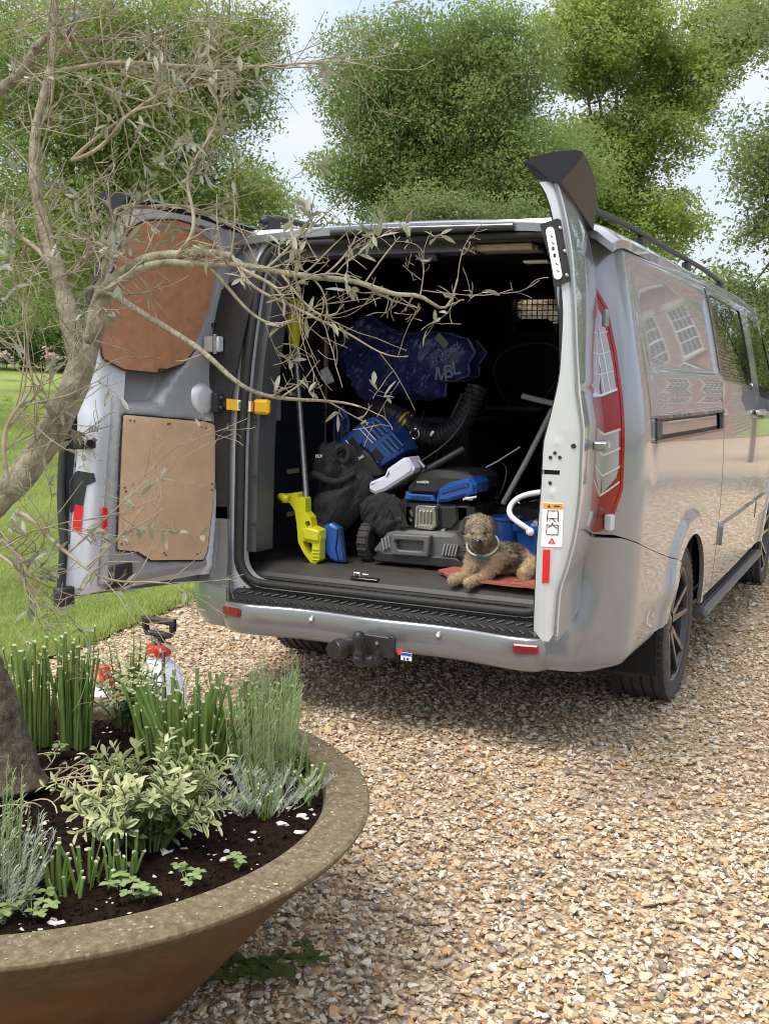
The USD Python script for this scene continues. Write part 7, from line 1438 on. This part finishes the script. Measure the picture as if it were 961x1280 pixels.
def needle(label, c, n_st, H, spread, mat_, nl, L, name, cat_, lean=.3):
    z0 = float(soil_z(c[0], c[1])); t = thing(name, label, cat_, (c[0], c[1], z0)); nd, stems = [], []
    for k in range(n_st):
        a = ro.uniform(0, 2*math.pi); r_ = spread*math.sqrt(ro.uniform()); p0 = np.array([c[0] + r_*.6*math.cos(a), c[1] + r_*.6*math.sin(a), z0]); h = H*ro.uniform(.6, 1.05); end = p0 + np.array([r_*lean*2*math.cos(a), r_*lean*2*math.sin(a), h]); q = np.linspace(p0, end, 10) + ro.normal(0, .002, (10, 3)); stems.append(tube(q, np.linspace(.0016, .0008, 10), 4, False))
        for j in range(nl):
            s_ = ro.uniform(.12, 1)**.9; b_ = p0 + (end - p0)*s_; a2 = ro.uniform(0, 2*math.pi); d = np.array([math.cos(a2)*.7, math.sin(a2)*.7, ro.uniform(.5, 1.5)]); d /= np.linalg.norm(d); e = b_ + d*L*ro.uniform(.6, 1.2)*(1.15 - .5*s_); w_ = np.cross(d, [.3, .5, .2]); w_ = w_/np.linalg.norm(w_)*.0011
            nd.append((np.array([b_ - w_, b_ + w_, (b_ + e)/2 + w_ + [0, 0, .002], (b_ + e)/2 - w_ + [0, 0, .002], e]), np.array([[0, 1, 2], [0, 2, 3], [3, 2, 4]])))
    obj('stem', cat(*stems), mat_, t, 60); tag(obj('foliage', cat(*nd), mat_, t, False), kind='stuff'); return t
needle('upright lavender with long green spikes at the right side of the planter', (.50, -1.66), 80, .25, .13, 'leaf_lav', 30, .022, 'lavender', 'lavender', .12)
needle('second green lavender tuft further back at the right of the planter', (.395, -1.47), 52, .26, .10, 'leaf_lav', 28, .022, 'lavender', 'lavender', .12)
needle('low silver grey lavender foot near the right rim of the planter', (.575, -1.80), 34, .10, .10, 'leaf_silver', 34, .032, 'silver_plant', 'silver plant', .5)
needle('silver grey plant at the left edge of the picture in the planter', (.395, -2.42), 46, .15, .10, 'leaf_silver', 38, .030, 'silver_plant', 'silver plant', .35)
needle('green lavender spikes at the left edge of the picture', (.360, -2.38), 30, .24, .07, 'leaf_lav', 26, .022, 'lavender', 'lavender', .15)
def seedling(label, c, n, R, z0, mat_='leaf_weed', name='seedling', cat_='weed', LL=.018):
    t = thing(name, label, cat_, (c[0], c[1], z0), None); st_ = []
    for k in range(n):
        a = ro.uniform(0, 2*math.pi); r_ = R*math.sqrt(ro.uniform()); e = np.array([c[0] + r_*math.cos(a), c[1] + r_*math.sin(a), z0 + ro.uniform(.012, .035)]); p0 = np.array([c[0] + .2*(e[0] - c[0]), c[1] + .2*(e[1] - c[1]), z0]); st_.append(tube([p0, (p0 + e)/2 + [0, 0, .006], e], .0009, 4))
        for j in range(3): 
            a2 = a + j*2.1; obj('leaf', oval_leaf(e, np.array([math.cos(a2), math.sin(a2), .15]), np.array([0, 0, 1.0]), LL*ro.uniform(.7, 1.2), LL*.85), mat_, t, 60)
    obj('stem', cat(*st_), mat_, t)
for c, n, R, lab in [((.480, -2.435), 9, .045, 'bright green weed patch on the soil close to the front rim, left'), ((.455, -2.478), 4, .025, 'tiny bright weed at the very left of the front soil'), ((.600, -2.300), 8, .040, 'bright round leaved weed on the front soil, below the variegated shrub'), ((.560, -2.290), 4, .02, 'small bright weed beside the short narcissus stubs'), ((.660, -2.215), 5, .03, 'small weed between the variegated shrub and the front rim'), ((.700, -2.10), 4, .022, 'tiny weed right of the variegated shrub near the rim'), ((.120, -1.80), 4, .04, 'single pale leaved weed between trunk and narcissus'), ((-.02, -1.80), 3, .02, 'tiny pale weed at the foot of the tall narcissus clump')]:
    seedling(lab, c, n, R, float(soil_z(*c)) + .008)
seedling('low green and purple weed growing in the gravel beneath the planter', (.535, -1.80), 9, .085, .004, 'leaf_purple', 'gravel_weed', 'weed', .045)
seedling('small dark weed in the gravel a little behind the larger one', (.60, -1.68), 5, .05, .004, 'leaf_purple', 'gravel_weed', 'weed', .035)
# ---- pump sprayer and red can behind the planter
sx, sy = -.455, -.80
sp = thing('pump_sprayer', 'white garden pump sprayer with red collar and black pump handle, behind the planter', 'sprayer', (sx, sy, 0))
obj('tank', lathe([(0, .0), (.085, 0), (.092, .01), (.092, .27), (.088, .32), (.070, .375), (.045, .405), (.038, .415), (.036, .43), (0, .43)], 36, None, (sx, sy, 0)), 'tank_plastic', sp, 40)
obj('collar', lathe([(0, .468), (.040, .468), (.044, .462), (.046, .445), (.040, .430), (.034, .428)], 30, None, (sx, sy, 0)), 'red_plastic', sp, 40)
obj('neck', lathe([(.030, .42), (.034, .425), (.034, .408), (.04, .400)], 24, None, (sx, sy, 0)), 'black_plastic', sp, 40)
obj('pump_rod', lathe([(.022, .46), (.022, .492), (.016, .496), (0, .496)], 20, None, (sx, sy, 0)), 'black_plastic', sp, 40)
hpoly = Polygon([(sx - .068, .560), (sx + .068, .560), (sx + .066, .520), (sx + .052, .494), (sx - .052, .494), (sx - .066, .520)]).buffer(-.006).buffer(.006).difference(Polygon([(sx - .048, .540), (sx + .048, .540), (sx + .046, .512), (sx - .046, .512)]).buffer(-.004).buffer(.004))
obj('pump_handle', xf(prism(hpoly, sy - .013, sy + .013, .005), None), 'black_gloss', sp, 30)
obj('hose', tube(spline([(sx + .040, sy - .03, .455), (sx + .062, sy - .06, .40), (sx + .080, sy - .075, .30), (sx + .095, sy - .07, .15)], 20), .006, 8), 'black_plastic', sp, 50)
rx_, ry_ = -.70, -.80
rc = thing('traffic_cone', 'small red traffic cone with a white band, half hidden behind the narcissus leaves', 'traffic cone', (rx_, ry_, 0))
CN = lambda z_: .021 + (.36 - z_)*.298
obj('base', bx((rx_, ry_, .014), (.29, .29, .028), .008), 'red_plastic', rc, 30)
obj('cone', lathe([(CN(.02), .02), (CN(.257), .257), (CN(.257) - .001, .258), (CN(.292), .291), (CN(.292), .292), (CN(.355), .355), (.014, .362), (0, .362)], 36, None, (rx_, ry_, 0)), 'red_plastic', rc, 35)
obj('white_band', lathe([(CN(.258) + .0012, .258), (CN(.291) + .0012, .291)], 36, None, (rx_, ry_, 0)), 'white_plastic', rc, 50)
